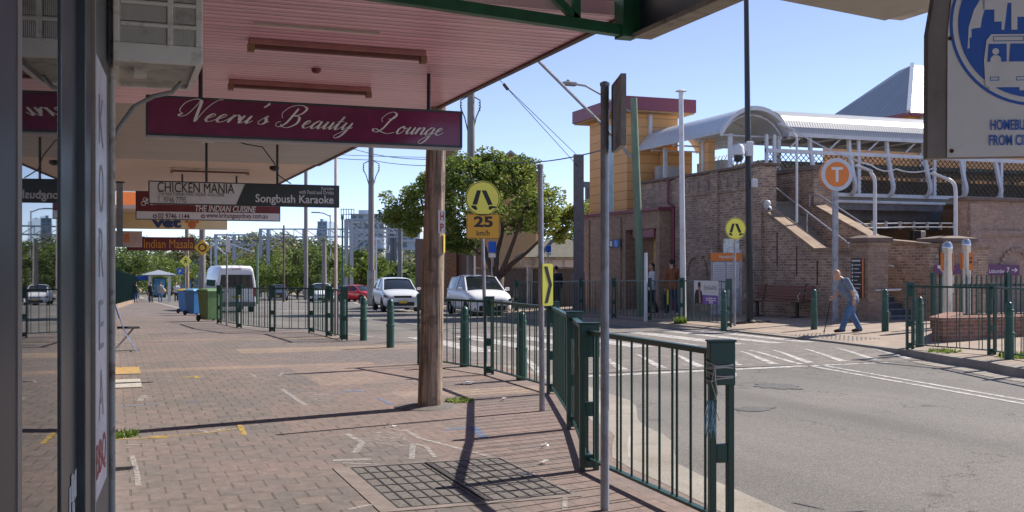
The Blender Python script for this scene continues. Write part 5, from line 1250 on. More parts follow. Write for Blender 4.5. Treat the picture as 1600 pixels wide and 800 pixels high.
MB().tube([(x2, y2, zc-.05), (x2, y2, zc+.15)], .06).ball((x2, y2-.1, zc+.12), .10).ball((x2+.02, y2-.15, zc-.04), .085).build('housing', 'white', t2, True, smooth=True)
MB().ball((x2-.04, y2-.24, zc-.05), .04).build('lens', 'black', t2, True, smooth=True)
t2 = thing('junction_box', 'tiny white junction box strapped to the black mast', 'box', (x, y, 3.7))
MB().bb(x-.02, x+.13, y-.16, y-.08, zd(293, 28), zd(280, 28)).build('housing', 'white', t2, True, bevel=.01)
# ---- slim poles
def slim(px, d, ztop, r, mat, lab, name='pole', base=None, lean=0, n=10, cat='pole', cap=None, group=None):
    x, y = at(px, d); z = base if base is not None else h(y)-.05
    t = thing(name, lab, cat, (x, y, z), group=group)
    MB().tube([(0, 0, -.1), (lean, 0, ztop-z)], [r*1.12, r*.85], n).build('shaft', mat, t, smooth='auto')
    if cap: MB().lathe([(cap, 0), (cap*.6, .04), (.01, .05)], (lean, 0, ztop-z), 12).build('cap', mat, t)
    return t
slim(1068, 29.2, zd(143, 29.2), .075, 'white', 'slim white flagpole like mast with a flat cap behind the far fence', 'mast', cap=.16, lean=-.08)
slim(1009, 30.4, zd(395, 30.4), .05, 'white', 'short white pipe post at the station doorway', 'post')
wp = slim(1003, 33.2, zd(154, 33.2), .125, 'wood_green', 'pale green leaning timber pole with a street lamp before the clad tower', 'power_pole', lean=-.29)
x, y = at(1003, 33.2)
a = at(983, 33); 
mb = MB().tube([at(985, 33.1)+(zd(245, 33),), at(970, 33)+(zd(226, 33),), at(938, 32.6)+(zd(192, 32.6),), at(835, 31.2)+(zd(89, 31.2),), at(770, 30.4)+(zd(30, 30.4),)], .05, 8); mb.build('long_bracket', 'galv', wp, True)
mb = MB().tube([at(986, 33.1)+(zd(174, 33),), at(970, 33)+(zd(168, 33),), at(938, 32.8)+(zd(147, 32.8),), at(915, 32.6)+(zd(134, 32.6),), at(896, 32.5)+(zd(131, 32.5),)], .035, 8); f = mb.build('lamp_arm', 'galv', wp, True)
a, b = at(890, 32.5); MB().box((a, b, zd(131, 32.5)), (.45, .2, .12)).box((a-.05, b, zd(127, 32.5)), (.1, .1, .1)).build('lamp_head', 'alu', wp, True, bevel=.03)
# station lamps with a bent neck
for px, yb_, pyt, hx0, hx1, hy0, hy1, d, lab in ((1493, 370, 300, 1455, 1480, 270, 281, 28.3, 'grey bent neck lamp standing on the right brick pillar'), (1367, 374, 285, 1336, 1360, 258, 268, 28.6, 'grey bent neck lamp standing on the left brick pillar'),
                                                 (1245, 348, 215, 1216, 1238, 193, 204, 31, 'slim bent neck lamp rising over the stairs')):
    x, y = at(px, d); z0 = zd(yb_, d); q = lambda a, b: at(a, d)+(zd(b, d),)
    t = thing('platform_lamp', lab, 'lamp', (x, y, z0), group='bent neck platform lamps')
    MB().tube([Vector((x, y, z0)), Vector(q(px, pyt+14))]+crs3([Vector(p) for p in (q(px, pyt+13), q(px, pyt+2), q(px-1.5, hy1+9), q(px-6, hy1+2.5), q(hx1+1, hy1-1))]), .05 if px > 1300 else .035, 10).build('shaft', 'white', t, True, smooth='auto')
    mb = MB().bar(q(hx1+3, hy1), q(hx0, hy0), .16, .06); mb.build('lamp_head', 'roofsmooth', t, True, bevel=.015)
# bench
x0, y0 = at(1197, 29.6); x1, y1 = at(1288, 27.6)
bx_, by_ = 17.55, 25.6
t = thing('bench', 'brown slatted timber bench with metal arm loops against the station wall', 'bench', (bx_, by_, fp(bx_, by_)), R(-78))
for k in range(5): MB().bb(-1.05, 1.05, -.22+k*.095, -.145+k*.095, .43, .455).build('seat_slat', 'bench', t, bevel=.005)
mT = Matrix.Translation((0, .27, .5)) @ Matrix.Rotation(R(-12), 4, 'X')
for k in range(5): MB(mT).bb(-1.05, 1.05, -.015, .01, .0+k*.082, .068+k*.082).build('back_slat', 'bench', t, bevel=.005)
for s in (-.75, .75):
    MB().bar((s, 0, 0), (s, 0, .43), .06, .08).bar((s, -.22, .415), (s, .25, .415), .05, .03).bar((s, .24, .42), (s, .36, .92), .05, .03).bb(s-.08, s+.08, -.2, .22, 0, .02).build('leg', 'iron', t)
for s in (-1.0, 1.0):
    MB().tube([(s, -.2, .46), (s, -.26, .6), (s, -.15, .70), (s, .1, .68), (s, .28, .62)], .016, 8).build('armrest', 'steel', t, smooth='auto')
# timetable board
x, y = at(1134, 31.5); zz = fp(x, y)
t = thing('timetable_board', 'free standing timetable board with orange header against the brick wall', 'notice board', (x, y, zz), R(-22))
MB().bb(-.44, -.40, -.04, .04, 0, 1.95).bb(.40, .46, -.05, .05, 0, 1.95).bb(-.40, .40, -.02, .02, .05, 1.62).build('frame', 'galv', t)
MB().bb(-.45, .47, -.06, .06, 1.62, 1.86).build('header', 'orange', t, bevel=.01)
mb = MB(); put_text(mb, 'Homebush', -.2, 1.70, .22, 1.80, face_y(-.062), 0, bold=.01); mb.build('lettering', 'signwhite', t)
for a in (-.38, .04): MB().bb(a, a+.34, -.035, -.021, .82, 1.58).build('poster', 'poster_white', t)
for a in (-.38, .04):
    mb = MB()
    for k in range(11): mb.bb(a+.03, a+.31, -.038, -.036, .86+k*.062, .885+k*.062)
    mb.build('print_lines', M('print grey', (.35, .35, .4), .6), t)
x, y = at(1147, 27.4)
t = thing('route_map', 'small square map panel mounted behind the smaller yellow crossing sign', 'sign', (x, y, 1.9))
MB().box((x-.02, y+.1, zd(384, 27.5)), (.46, .02, .36)).build('panel', M('map panel', (.42, .48, .58), .5, var=.5, scale=14), t, True)
# poster tied to the far fence
t = thing('fence_poster', 'white and purple poster of a man tied to the far green fence', 'poster', (14.4, 24.2, .7))
ya, yb_ = 24.75, 23.55; T = frame((14.40, ya, 0), (-.0, -1, 0), (0, 0, 1))
MB(T).bb(0, 1.2, .62, 1.22, 0, .006).build('sheet', 'poster_white', t, True)
MB(T).bb(.42, 1.2, .62, .85, .0062, .009).build('purple_band', M('band purple', (.16, .07, .36), .5), t, True)
mb = MB(T).prism([(.02, .62), (.42, .62), (.44, .8), (.38, .95), (.26, 1.0), (.10, .97), (.03, .85)], .007, .010); mb.build('jacket', 'dark_cloth', t, True)
mb = MB(T).disc((.27, 1.06), .075, .0105, .012, n=18).prism([(.24, .98), (.31, .98), (.36, .64), (.27, .63)], .0105, .012); mb.build('face_and_hand', 'skin2', t, True)
MB(T).disc((.27, 1.12), .07, .0125, .014, n=18).build('hair', 'hair', t, True)
mb = MB(); put_text(mb, 'SHAAN', .5, .98, 1.12, 1.10, T, .007, bold=.0); 
for k in range(6): mb.disc((.55+k*.1, .93), .012, .007, .009, T, 8)
mb.build('lettering', M('poster ink', (.12, .11, .12), .5), t, True)
mb = MB(T)
for k in range(5): mb.bb(.78+(k % 3)*.06, .82+(k % 3)*.06, .64+.1*(k//3), .70+.1*(k//3), .0092, .011)
mb.bb(.6, 1.1, .76, .78, .0092, .011).bb(.6, 1.1, .71, .73, .0092, .011); mb.build('small_print', 'signwhite', t, True)
# tactile strip at the crossing
mb = MB()
for i in range(16):
    for j in range(7):
        x = 14.25+j*.11+(i*.0); y = 18.1+i*.14; mb.lathe([(.022, 0), (.018, .008)], (x, y, fp(x, y)+.001), 6)
o = mb.build('tactile_studs', 'tactile'); o['kind'] = 'structure'
# ================================================================ people
def blob_mesh(caps, vox, name, mat, parent, smooth_it=4, cuts=()):
    """one closed skin grown over tapered limbs (p, q, r0, r1) and balls (p, (rx,ry,rz))"""
    mb = MB()
    for c in caps:
        if len(c) == 2: mb.ball(c[0], c[1], 14, 10)
        else:
            p, q, r0, r1 = c; mb.tube([p, q], [r0, r1], 12); mb.ball(p, r0, 12, 8); mb.ball(q, r1, 12, 8)
    me = bpy.data.meshes.new(name); me.from_pydata(mb.v, [], mb.f); me.update()
    o = bpy.data.objects.new(name, me); COL.objects.link(o)
    bm = bmesh.new(); bm.from_mesh(me); bmesh.ops.recalc_face_normals(bm, faces=bm.faces); bm.to_mesh(me); bm.free()
    m = o.modifiers.new('r', 'REMESH'); m.mode = 'VOXEL'; m.voxel_size = vox
    s = o.modifiers.new('s', 'SMOOTH'); s.factor = .5; s.iterations = smooth_it
    dg = bpy.context.evaluated_depsgraph_get(); me2 = bpy.data.meshes.new_from_object(o.evaluated_get(dg))
    bpy.data.objects.remove(o); bpy.data.meshes.remove(me)
    me2.name = name; me2.materials.clear(); me2.materials.append(G[mat] if isinstance(mat, str) else mat)
    me2.polygons.foreach_set('use_smooth', [True]*len(me2.polygons))
    o = bpy.data.objects.new(name, me2); COL.objects.link(o); o.parent = parent; return o
def person(lab, loc, rz, J, top, trousers, vox=.02, hair='hair', skin='skin', fingers=False, k=1.0, sleeve='long', bag=None, cap=None, shoes='leather', hairshape=None):
    """J: joints in local metres, facing +x. Body is one skin; clothes are grown a little proud of it."""
    t = thing('person', lab, 'person', loc, rz)
    v = {n: Vector(p) for n, p in J.items()}
    H = v['head']; N_ = v['neck']; C = v['chest']; P_ = v['pelvis']
    fw = v['face']-H; fw.normalize()
    body = [(H, (.086, .074, .108)), (H+fw*.035+Vector((0, 0, -.05)), (.055, .052, .065)), (N_, H-Vector((0, 0, .05)), .055, .05), (N_, C, .06, .115), (C, P_, .115, .12), (H+fw*.094+Vector((0, 0, -.02)), (.016, .013, .022)),
            (H+Vector((-.005, .076, -.01)), (.018, .012, .03)), (H+Vector((-.005, -.076, -.01)), (.018, .012, .03))]
    for s in 'LR':
        sh, el, wr, ha = v['sh'+s], v['el'+s], v['wr'+s], v['ha'+s]; hp, kn, an, to = v['hp'+s], v['kn'+s], v['an'+s], v['to'+s]
        body += [(C+(sh-C)*.3, sh, .08, .058), (sh, el, .052, .040), (el, wr, .039, .027), (hp, kn, .082, .055), (kn, an, .053, .036), (an, to, .036, .03)]
        d = (ha-wr).normalized(); side = d.cross(Vector((1, 0, 0))).normalized() if abs(d.x) < .8 else Vector((0, 1, 0))
        body += [(wr, wr+d*.085, .024, .030)]
        if fingers:
            cd = Vector((1, 0, -.2)).normalized() if s == 'L' else Vector((.6, 0, -.6)).normalized()
            ax = d.cross(Vector((0, 1, 0))).normalized()
            for i, L_ in enumerate((.060, .068, .064, .050)):
                b0 = wr+d*.088+ax*(.026-.0175*i); m1 = b0+(d*.6+Vector((0, -.35 if s == 'L' else .35, 0))).normalized()*L_*.55; m2 = m1+(d*.2+Vector((0, -.9 if s == 'L' else .9, 0))).normalized()*L_*.45
                body += [(b0, m1, .0095, .009), (m1, m2, .009, .008)]
            b0 = wr+d*.03+ax*.03; body += [(b0, b0+(d+ax*.7).normalized()*.04, .011, .010), (b0+(d+ax*.7).normalized()*.04, b0+(d*1.2+ax*.5).normalized()*.07, .010, .009)]
        else: body += [(wr+d*.08, wr+d*.14, .028, .018)]
    blob_mesh(body, vox, 'body', skin, t)
    b_ = (N_-P_).normalized()
    cl = [(N_+(C-N_)*.35, C, .085, .135), (C, P_, .135, .14), (C+Vector((.02, 0, -.12)), P_+Vector((.03, 0, .06)), .13, .14)]
    for s in 'LR':
        sh, el, wr = v['sh'+s], v['el'+s], v['wr'+s]
        cl += [(C+(sh-C)*.3, sh, .09, .07)]
        cl += [(sh, el, .068, .056), (el, wr, .054, .042)] if sleeve == 'long' else [(sh, sh.lerp(el, .72), .072, .066)]
        cl += [(P_+(v['hp'+s]-P_)*.8, P_+(v['hp'+s]-P_)*.8+Vector((0, 0, -.04)), .125, .128)]
    blob_mesh(cl, vox, 'shirt' if sleeve != 'long' else 'jacket', top, t)
    tr = [(P_, P_+Vector((0, 0, -.06)), .125, .12)]
    for s in 'LR':
        hp, kn, an = v['hp'+s], v['kn'+s], v['an'+s]
        tr += [(hp, kn, .102, .075), (kn, kn.lerp(an, .5), .074, .070), (kn.lerp(an, .5), an+Vector((0, 0, .0)), .070, .066)]
    blob_mesh(tr, vox, 'trousers', trousers, t)
    for s in 'LR':
        an, to = v['an'+s], v['to'+s]; blob_mesh([(an+Vector((-.03, 0, -.03)), to, .045, .038), (to, (.05, .045, .028)), (an+Vector((-.02, 0, -.02)), (.05, .045, .04))], vox, 'shoe', shoes, t)
    if hair:
        blob_mesh([(H+Vector((-.02, 0, .03))-fw*.012, (.092, .082, .095))]+([(H-fw*.07+Vector((0, 0, -.08)), H-fw*.09+Vector((0, 0, -.2)), .05, .04)] if hairshape == 'long' else []), vox, 'hair', hair, t)
    if cap: blob_mesh([(H+Vector((-.005, 0, .035)), (.10, .09, .085)), (H+fw*.09+Vector((0, 0, .02)), (.05, .06, .012))], vox, 'cap', cap, t)
    return t, v
def walkJ(k=1.0, lead='L', stoop=0, arms=.14, stride=.26, hip=.0):
    J = dict(head=(.02+stoop*.3, 0, 1.60-stoop*.1), face=(.2, 0, 1.58), neck=(.0+stoop*.2, 0, 1.44), chest=(0+stoop*.1, 0, 1.25), pelvis=(0, 0, .95))
    for s, y in (('L', .17), ('R', -.17)):
        f = 1 if s == lead else -1
        J['sh'+s] = (.0+stoop*.15, y, 1.38); J['el'+s] = (-arms*f*.6, y*1.25, 1.12); J['wr'+s] = (-arms*f*.6+.08, y*1.2, .88); J['ha'+s] = (-arms*f*.6+.10, y*1.15, .80)
        J['hp'+s] = (0, y*.55, .90); J['kn'+s] = (.09 if f > 0 else -.01, y*.55, .50); J['an'+s] = (stride*f-.03, y*.55, .09 if f > 0 else .12); J['to'+s] = (stride*f+.12, y*.55, .045)
    return {n: (a*k, b*k, c*k) for n, (a, b, c) in J.items()}
# old man with a stick, walking left along the far kerb
mx_, my_ = at(1330, 23.9)
J = dict(head=(.32, 0, 1.31), face=(.42, 0, 1.23), neck=(.23, 0, 1.21), chest=(.13, 0, 1.07), pelvis=(-.03, 0, .80))
for s, y in (('L', .17), ('R', -.17)):
    J['sh'+s] = (.14, y, 1.17); J['hp'+s] = (-.03, y*.52, .76)
J.update(elL=(.02, .25, .94), wrL=(.0, .24, .76), haL=(.03, .24, .66), elR=(.20, -.22, .93), wrR=(.34, -.19, .80), haR=(.40, -.18, .75))
J.update(knL=(.10, .09, .44), anL=(.22, .09, .10), toL=(.36, .09, .045), knR=(-.03, -.09, .42), anR=(-.20, -.09, .10), toR=(-.07, -.09, .045))
# the arm nearer the camera hangs, the far one leans on the stick
J2 = dict(J); J2.update(elL=(.03, .24, .93), wrL=(-.02, .25, .75), haL=(.0, .25, .66))
gm = fp(mx_, my_)
man, V_ = person('bald old man in a slate blue polo shirt and jeans leaning on a stick', (mx_, my_, gm+.0), R(180-20.5-4), J2, 'shirt', 'denim', vox=.0095, hair=None, fingers=True, sleeve='short')
# walking stick
a = WM[man] @ Vector((.40, -.18, .77)); b = WM[man] @ Vector((.56, -.16, .01)); c = WM[man] @ Vector((.35, -.19, .785))
t = thing('walking_stick', 'thin dark walking stick held in front by the old man', 'walking stick', b)
MB().tube([c, a+Vector((0, 0, .02)), a.lerp(b, .06), b], .011, 8).build('shaft', 'black', t, True, smooth='auto')
MB().tube([b+Vector((0, 0, .03)), b-Vector((0, 0, .015))], .016, 8).build('ferrule', 'rubber', t, True)
t = thing('wristwatch', 'pale wristband on the old man hanging arm', 'watch', WM[man] @ Vector((-.02, .25, .77)))
MB().tube([WM[man] @ Vector((-.012, .249, .79)), WM[man] @ Vector((-.018, .250, .768))], .034, 12).build('band', 'signwhite', t, True)
# station side
x, y = at(1049, 32.6); person('man in a rust brown jacket and dark trousers seen from behind at the station wall', (x, y, fp(x, y)), R(75), walkJ(1.02), 'rust_jacket', M('navy jeans', (.03, .05, .10), .85), .022, shoes='white_cloth')
x, y = at(1048, 32.3)
t = thing('carry_bag', 'dark bag with a yellow tag beside the man in the rust jacket', 'bag', (x-.3, y-.2, .5))
MB().bb(x-.36, x-.18, y-.2, y-.08, .35, .75).build('bag_body', 'dark_cloth', t, True, bevel=.03); MB().bb(x-.26, x-.19, y-.215, y-.201, .45, .9).build('yellow_tag', 'bin_yellow', t, True)
x, y = at(1019, 35.4); person('woman with long dark hair in a pale top standing in the station doorway', (x, y, .02), R(170), walkJ(.98, 'R', arms=.05, stride=.1), 'white_cloth', 'dark_cloth', .022, hairshape='long')
x, y = at(869, 41); person('person in dark clothes far behind the fence beside the concrete stanchion', (x, y, fp(x, y)), R(60), walkJ(1.0), 'dark_cloth', 'dark_cloth', .025)
# far left footpath
for px, d, lab, top, tr, kw, rz in ((212.5, 85, 'walker in a dark green jacket with a tan shoulder bag on the left footpath', 'green_cloth', 'denim', dict(), 88), (236, 88, 'walker in black between the green jacket and the white cap', 'dark_cloth', 'dark_cloth', dict(), 92),
                                (250.5, 86, 'walker in a grey top and white cap carrying a bag', 'grey_cloth', 'denim', dict(cap='white_cloth'), 90), (275.5, 92, 'person in a white shirt walking this way beside the blue bins', 'white_cloth', 'dark_cloth', dict(sleeve='short'), -92)):
    cap_ = 'cap'; x, y = at(px, d); t, v = person(lab, (x, y, h(y)), R(rz), walkJ(.99, 'LR'[px > 240], stride=.2), top, tr, .03, **kw)
    if lab.startswith('walker in a dark green') or cap_ in kw:
        q = WM[t] @ Vector((-.08, -.26, .98)); b_ = thing('shoulder_bag', 'tan shoulder bag of the walker in the dark green jacket' if lab.startswith('walker in a dark')  else 'tan shoulder bag of the walker in the white cap', 'bag', q)
        MB().ball(q, (.16, .10, .17)).build('bag_body', 'tan_cloth', b_, True, smooth=True); MB().tube([q+Vector((0, 0, .1)), WM[t] @ Vector((-.1, 0, 1.42))], .015, 6).build('strap', 'tan_cloth', b_, True)

# ================================================================ vehicles (x forward, y left, z up)
def loft(st, n=4):
    """body stations: (x, zbot, zbelt, halfwidth, ztop, tophalf) -> closed skin"""
    P_ = []
    for x, zb_, zm, hw, zt, tw in st:
        half = [(hw*.80, zb_), (hw*.97, zb_+.05), (hw, zb_+(zm-zb_)*.45), (hw*.985, zm-.04), (hw*.95, zm), (tw+(hw*.93-tw)*.15 if zt > zm+.1 else hw*.8, zm+(zt-zm)*.85), (tw*.9, zt), (0, zt+.02)]
        P_.append([(x, -a, b) for a, b in half]+[(x, a, b) for a, b in half[-2::-1]])
    return P_
def car(kind, paint, lab, loc, rz, L_=4.2, W=1.74, H_=1.48, group='cars on the road'):
    t = thing({'suv': 'parked_suv', 'hatch': 'hatchback', 'sedan': 'sedan'}[kind] if 0 else 'car', lab, 'car', loc, rz, group=group)
    w2 = W/2; z0 = .20 if kind != 'suv' else .26; belt = H_*.62 if kind != 'suv' else H_*.64; hood = belt-.03
    xf, xr = L_/2, -L_/2
    ws, rt, rb = xf-L_*.235, xf-L_*.43, xr+L_*(.06 if kind != 'sedan' else .27)     # windscreen base, roof front, roof back
    tail = xr+L_*(.015 if kind != 'sedan' else .18)
    low = [(xf-.0, z0+.06, z0+.42, w2*.66), (xf-.06, z0, z0+.52, w2*.82), (xf-.22, z0-.02, hood-.14, w2*.94), (xf-.5, z0-.02, hood-.05, w2*.99), (ws, z0, belt+.02, w2), (0, z0, belt+.02, w2), (xr+.7, z0, belt+.05, w2), (xr+.22, z0, belt+.05, w2*.96), (xr+.06, z0+.02, belt-.02, w2*.88), (xr, z0+.1, belt-.14, w2*.78)]
    P_ = []
    for x, a, b, c in low:
        half = [(c*.55, a), (c*.93, a+.02), (c*.99, a+(b-a)*.3), (c, a+(b-a)*.62), (c*.975, a+(b-a)*.88), (c*.90, b), (c*.55, b+.045), (0, b+.055)]
        P_.append([(x, -p, q) for p, q in half]+[(x, p, q) for p, q in half[-2::-1]])
    mb = MB().grid(P_, True); n = len(P_[0]); mb.add(P_[0], [list(range(n))]); mb.add(P_[-1], [list(range(n))])
    me = bpy.data.meshes.new('body'); me.from_pydata(mb.v, [], mb.f); bm = bmesh.new(); bm.from_mesh(me); bmesh.ops.remove_doubles(bm, verts=bm.verts, dist=.0005); bmesh.ops.recalc_face_normals(bm, faces=bm.faces); bm.to_mesh(me); bm.free()
    o = bpy.data.objects.new('body', me); COL.objects.link(o)
    ss = o.modifiers.new('s', 'SUBSURF'); ss.levels = 2; ss.render_levels = 2
    wr = .31 if kind != 'suv' else .345; wx = (xf-L_*.195, xr+L_*.19)
    cm = bpy.data.meshes.new('c'); cb = MB()
    for x in wx:
        for s in (-1, 1): cb.add(*(lambda m: (m.v, m.f))(MB(Matrix.Translation((x, s*w2, wr+.01)) @ Matrix.Rotation(R(90), 4, 'X')).disc((0, 0), wr*1.17, -.26, .26, n=28)))
    cm.from_pydata(cb.v, [], cb.f); co = bpy.data.objects.new('c', cm); COL.objects.link(co)
    bo = o.modifiers.new('b', 'BOOLEAN'); bo.operation = 'DIFFERENCE'; bo.object = co; bo.solver = 'EXACT'
    dg = bpy.context.evaluated_depsgraph_get(); m2 = bpy.data.meshes.new_from_object(o.evaluated_get(dg)); bpy.data.objects.remove(o); bpy.data.objects.remove(co)
    m2.name = 'body'; m2.materials.clear(); m2.materials.append(G[paint]); m2.polygons.foreach_set('use_smooth', [True]*len(m2.polygons))
    bm = bmesh.new(); bm.from_mesh(m2)
    for e in bm.edges:
        if len(e.link_faces) == 2 and e.calc_face_angle() > R(40): e.smooth = False
    bm.to_mesh(m2); bm.free()
    bo = bpy.data.objects.new('body', m2); COL.objects.link(bo); bo.parent = t
    # cabin glass and roof
    zr = H_-.03; tw = w2*.70
    def cab(off, zt_off=0):
        st = [(ws+.02, belt-.02, w2*.86, belt-.01, w2*.84), (rt, belt-.02, w2*.90, zr-.045, tw), (rt-.35, belt, w2*.91, zr-.01, tw), ((rt+rb)/2, belt, w2*.91, zr, tw), (rb, belt, w2*.90, zr-.07, tw*.95), (tail, belt, w2*.84, belt+.03 if kind == 'sedan' else belt+.10, w2*.80)]
        Q = []
        for x, zb_, wb, zt, wt in st:
            Q.append([(x, -(wb+off), zb_), (x, -(wt+off), zt-.03+zt_off), (x, -wt*.75, zt+zt_off+.01), (x, 0, zt+.025+zt_off), (x, wt*.75, zt+zt_off+.01), (x, wt+off, zt-.03+zt_off), (x, wb+off, zb_)])
        return st, Q
    st, Q = cab(0); mb = MB().grid(Q); mb.add(Q[0], [list(range(7))]); mb.add(Q[-1], [list(range(7))]); mb.build('cabin_glass', 'carglass', t, smooth='auto')
    st, Q = cab(.008, .012); mb = MB(); rows = [r_[1:6] for r_ in Q[1:5]]; rows = [[(p[0]+.02, p[1], p[2]) for p in rows[0]]]+rows[1:]
    mb.grid(rows); mb.grid([[(a, b, c-.03) for a, b, c in r_] for r_ in rows])
    def sidebar(i, j, wd):
        for s in (1, 5):
            a = Vector(Q[i][s]); b = Vector(Q[j][0 if s == 1 else 6]); mb.bar(a, b, wd, .03, up=(1, 0, 0))
    for s in (1, 5):
        k6 = 0 if s == 1 else 6
        a = Vector(Q[1][s]); b = Vector(Q[0][k6]); mb.bar(a, b, .06, .05, up=(0, 1, 0))                          # A pillar
        a = Vector(Q[4][s]); b = Vector(Q[5][k6]); mb.bar(a+Vector((-.03, -.01*(1 if s == 5 else -1), -.02)), b+Vector((0, -.02*(1 if s == 5 else -1), -.02)), .12, .04, up=(0, 1, 0))       # rear pillar
        m_ = Vector(Q[2][s]).lerp(Vector(Q[3][s]), .6); n_ = Vector((m_.x+.02, Q[3][k6][1], belt)); mb.bar(m_, n_, .07, .03, up=(0, 1, 0))
        mb.bar(Vector(Q[0][k6])+Vector((-.1, 0, .02)), Vector(Q[4][k6])+Vector((0, 0, .02)), .05, .03, up=(0, 1, 0))
    if kind != 'sedan': mb.bar(Vector(Q[4][1])+Vector((-.05, .0, .0)), Vector(Q[4][5])+Vector((-.05, 0, 0)), .12, .05)
    mb.build('roof_and_pillars', paint, t, smooth='auto')
    for x in wx:
        for s in (-1, 1):
            T = Matrix.Translation((x, s*(w2-.105), wr)) @ Matrix.Rotation(R(-90*s), 4, 'X')
            wh = MB(T).lathe([(wr*.64, -.1), (wr*.97, -.1), (wr, -.07), (wr, .07), (wr*.97, .1), (wr*.66, .1), (wr*.64, .06)], n=26).build('wheel', 'rubber', t, smooth='auto')
            rm = MB(T).disc((0, 0), wr*.66, .03, .05, n=26, r0=wr*.55).disc((0, 0), wr*.16, .02, .07, n=12).disc((0, 0), wr*.6, -.02, .0, n=20)
            for k in range(5): a = 2*PI*k/5; rm.bar((0, 0, .05), (wr*.6*math.cos(a), wr*.6*math.sin(a), .05), wr*.17, .03)
            rm.build('rim', 'rim', wh)
    # lights, grille, plate, mirrors
    for s in (-1, 1):
        hz = z0+(.52 if kind == 'suv' else .47)
        MB(Matrix.Translation((xf-.145, s*w2*.74, hz)) @ Matrix.Rotation(R(-s*33), 4, 'Z')).add([(-.12, -s*-.21, -.05), (.075, -s*-.16, -.055), (.075, -s*.19, -.045), (-.12, -s*.21, -.04), (-.12, -s*-.21, .085), (.045, -s*-.16, .055), (.045, -s*.19, .02), (-.12, -s*.21, .03)],
            [[0, 1, 2, 3], [4, 5, 6, 7], [0, 1, 5, 4], [1, 2, 6, 5], [2, 3, 7, 6], [3, 0, 4, 7]]).build('headlight', 'lampglass', t, bevel=.012)
        MB().box((ws-.28, s*(w2+.09), belt+.06), (.09, .17, .13)).build('mirror', paint, t, bevel=.03)
        MB().box((xr+.09, s*w2*.72, belt-.12), (.16, .28, .22)).build('tail_light', 'taillamp', t, bevel=.03)
        MB().box((xf-.10, s*w2*.66, z0+.12), (.10, .24, .10)).build('fog_lamp', 'black', t, bevel=.02)
    MB().box((xf-.03, 0, z0+.15), (.11, W*.60, .20)).build('lower_intake', 'black', t, bevel=.03)
    MB().box((xf-.045, 0, z0+(.50 if kind == 'suv' else .42)), (.11, W*.46, .10 if kind == 'suv' else .06)).build('grille', 'black', t, bevel=.02)
    MB().box((xf+.028, 0, z0+.25), (.02, .37, .105)).build('number_plate', 'plate_y', t)
    if kind == 'suv':
        MB().box((xf-.01, 0, z0+.05), (.10, W*.55, .05)).build('skid_plate', 'car_silver', t, bevel=.015)
        for s in (-1, 1): MB().bar((xf-.05, s*w2*.45, z0+.40), (xf-.10, s*w2*.78, z0+.12), .04, .05).build('chrome_blade', 'steel', t)
    return t
x, y = at(747, 43.5); car('hatch', 'car_white', 'white hatchback coming towards us on the far lane behind the 25 km/h sign', (x, y, h(y)-.1), R(-93), 4.2, 1.80, 1.63)
x, y = at(618, 52.0); car('suv', 'car_silver', 'silver white SUV following the hatchback, just left of the wooden pole', (x, y, h(y)-.1), R(-95), 4.35, 1.80, 1.64)
x, y = at(560, 92); car('sedan', 'car_red', 'red car in the distance behind the silver SUV', (x, y, h(y)-.1), R(-62), 4.4, 1.75, 1.45)
x, y = at(543, 96); car('sedan', 'car_dark', 'dark car half hidden behind the red car', (x, y, h(y)-.1), R(-70), 4.4, 1.75, 1.45)
x, y = at(502, 90); car('sedan', 'car_white', 'pale ute shaped car parked between the left fence posts', (x, y, h(y)-.1), R(-95), 4.6, 1.8, 1.6)
x, y = at(435, 106); car('suv', 'car_dark', 'dark blue car farthest down the road right of the van', (x, y, h(y)-.1), R(-100), 4.4, 1.85, 1.6)
# van seen from behind
x, y = at(357, 54)
t = thing('van', 'white high roof minibus van driving away, seen from behind above the left fence', 'van', (x, y+.0, h(y)-.1), R(90+3))
L_, W, H_ = 5.0, 1.92, 2.32
P_ = []
for xx, zb_, zt, k in ((-2.5, .42, 2.08, .93), (-2.47, .36, 2.2, .97), (-2.2, .32, 2.30, 1), (1.2, .32, 2.30, 1), (1.75, .32, 2.1, .99), (2.15, .32, 1.35, .97), (2.45, .36, .95, .9), (2.5, .45, .8, .84)):
    w2 = W/2*k; half = [(w2*.85, zb_), (w2*.98, zb_+.06), (w2, zb_+(zt-zb_)*.4), (w2*.97, zb_+(zt-zb_)*.62), (w2*.86, zb_+(zt-zb_)*.93), (w2*.74, zt), (0, zt+.03)]
    P_.append([(xx, -a, b) for a, b in half]+[(xx, a, b) for a, b in half[-2::-1]])
mb = MB().grid(P_, True); n = len(P_[0]); mb.add(P_[0], [list(range(n))]); mb.add(P_[-1], [list(range(n))]); mb.build('body', 'car_white', t, smooth='auto', bevel=.02)
MB().prism([(-.80, 1.27), (.80, 1.27), (.72, 1.88), (-.72, 1.88)], 0, .012, Matrix.Translation((-2.508, 0, 0)) @ Matrix(((0, 0, -1, 0), (-1, 0, 0, 0), (0, 1, 0, 0), (0, 0, 0, 1)))).build('rear_window', 'carglass', t, bevel=.004)
for s in (-1, 1):
    MB().bb(-2.0, 1.0, s*.935-.012, s*.935+.012, 1.30, 1.62).build('side_window', 'carglass', t)
    MB().bb(-2.52, -2.40, s*.80, s*.94, .82, 1.22).build('tail_light', 'taillamp', t, bevel=.01)
    for xx in (-1.65, 1.65):
        T = Matrix.Translation((xx, s*.84, .33)) @ Matrix.Rotation(R(-90*s), 4, 'X')
        wh = MB(T).lathe([(.2, -.1), (.32, -.1), (.33, -.07), (.33, .07), (.32, .1), (.2, .1)], n=22).build('wheel', 'rubber', t, smooth='auto'); MB(T).disc((0, 0), .2, .02, .09, n=16).build('rim', 'rim', wh)
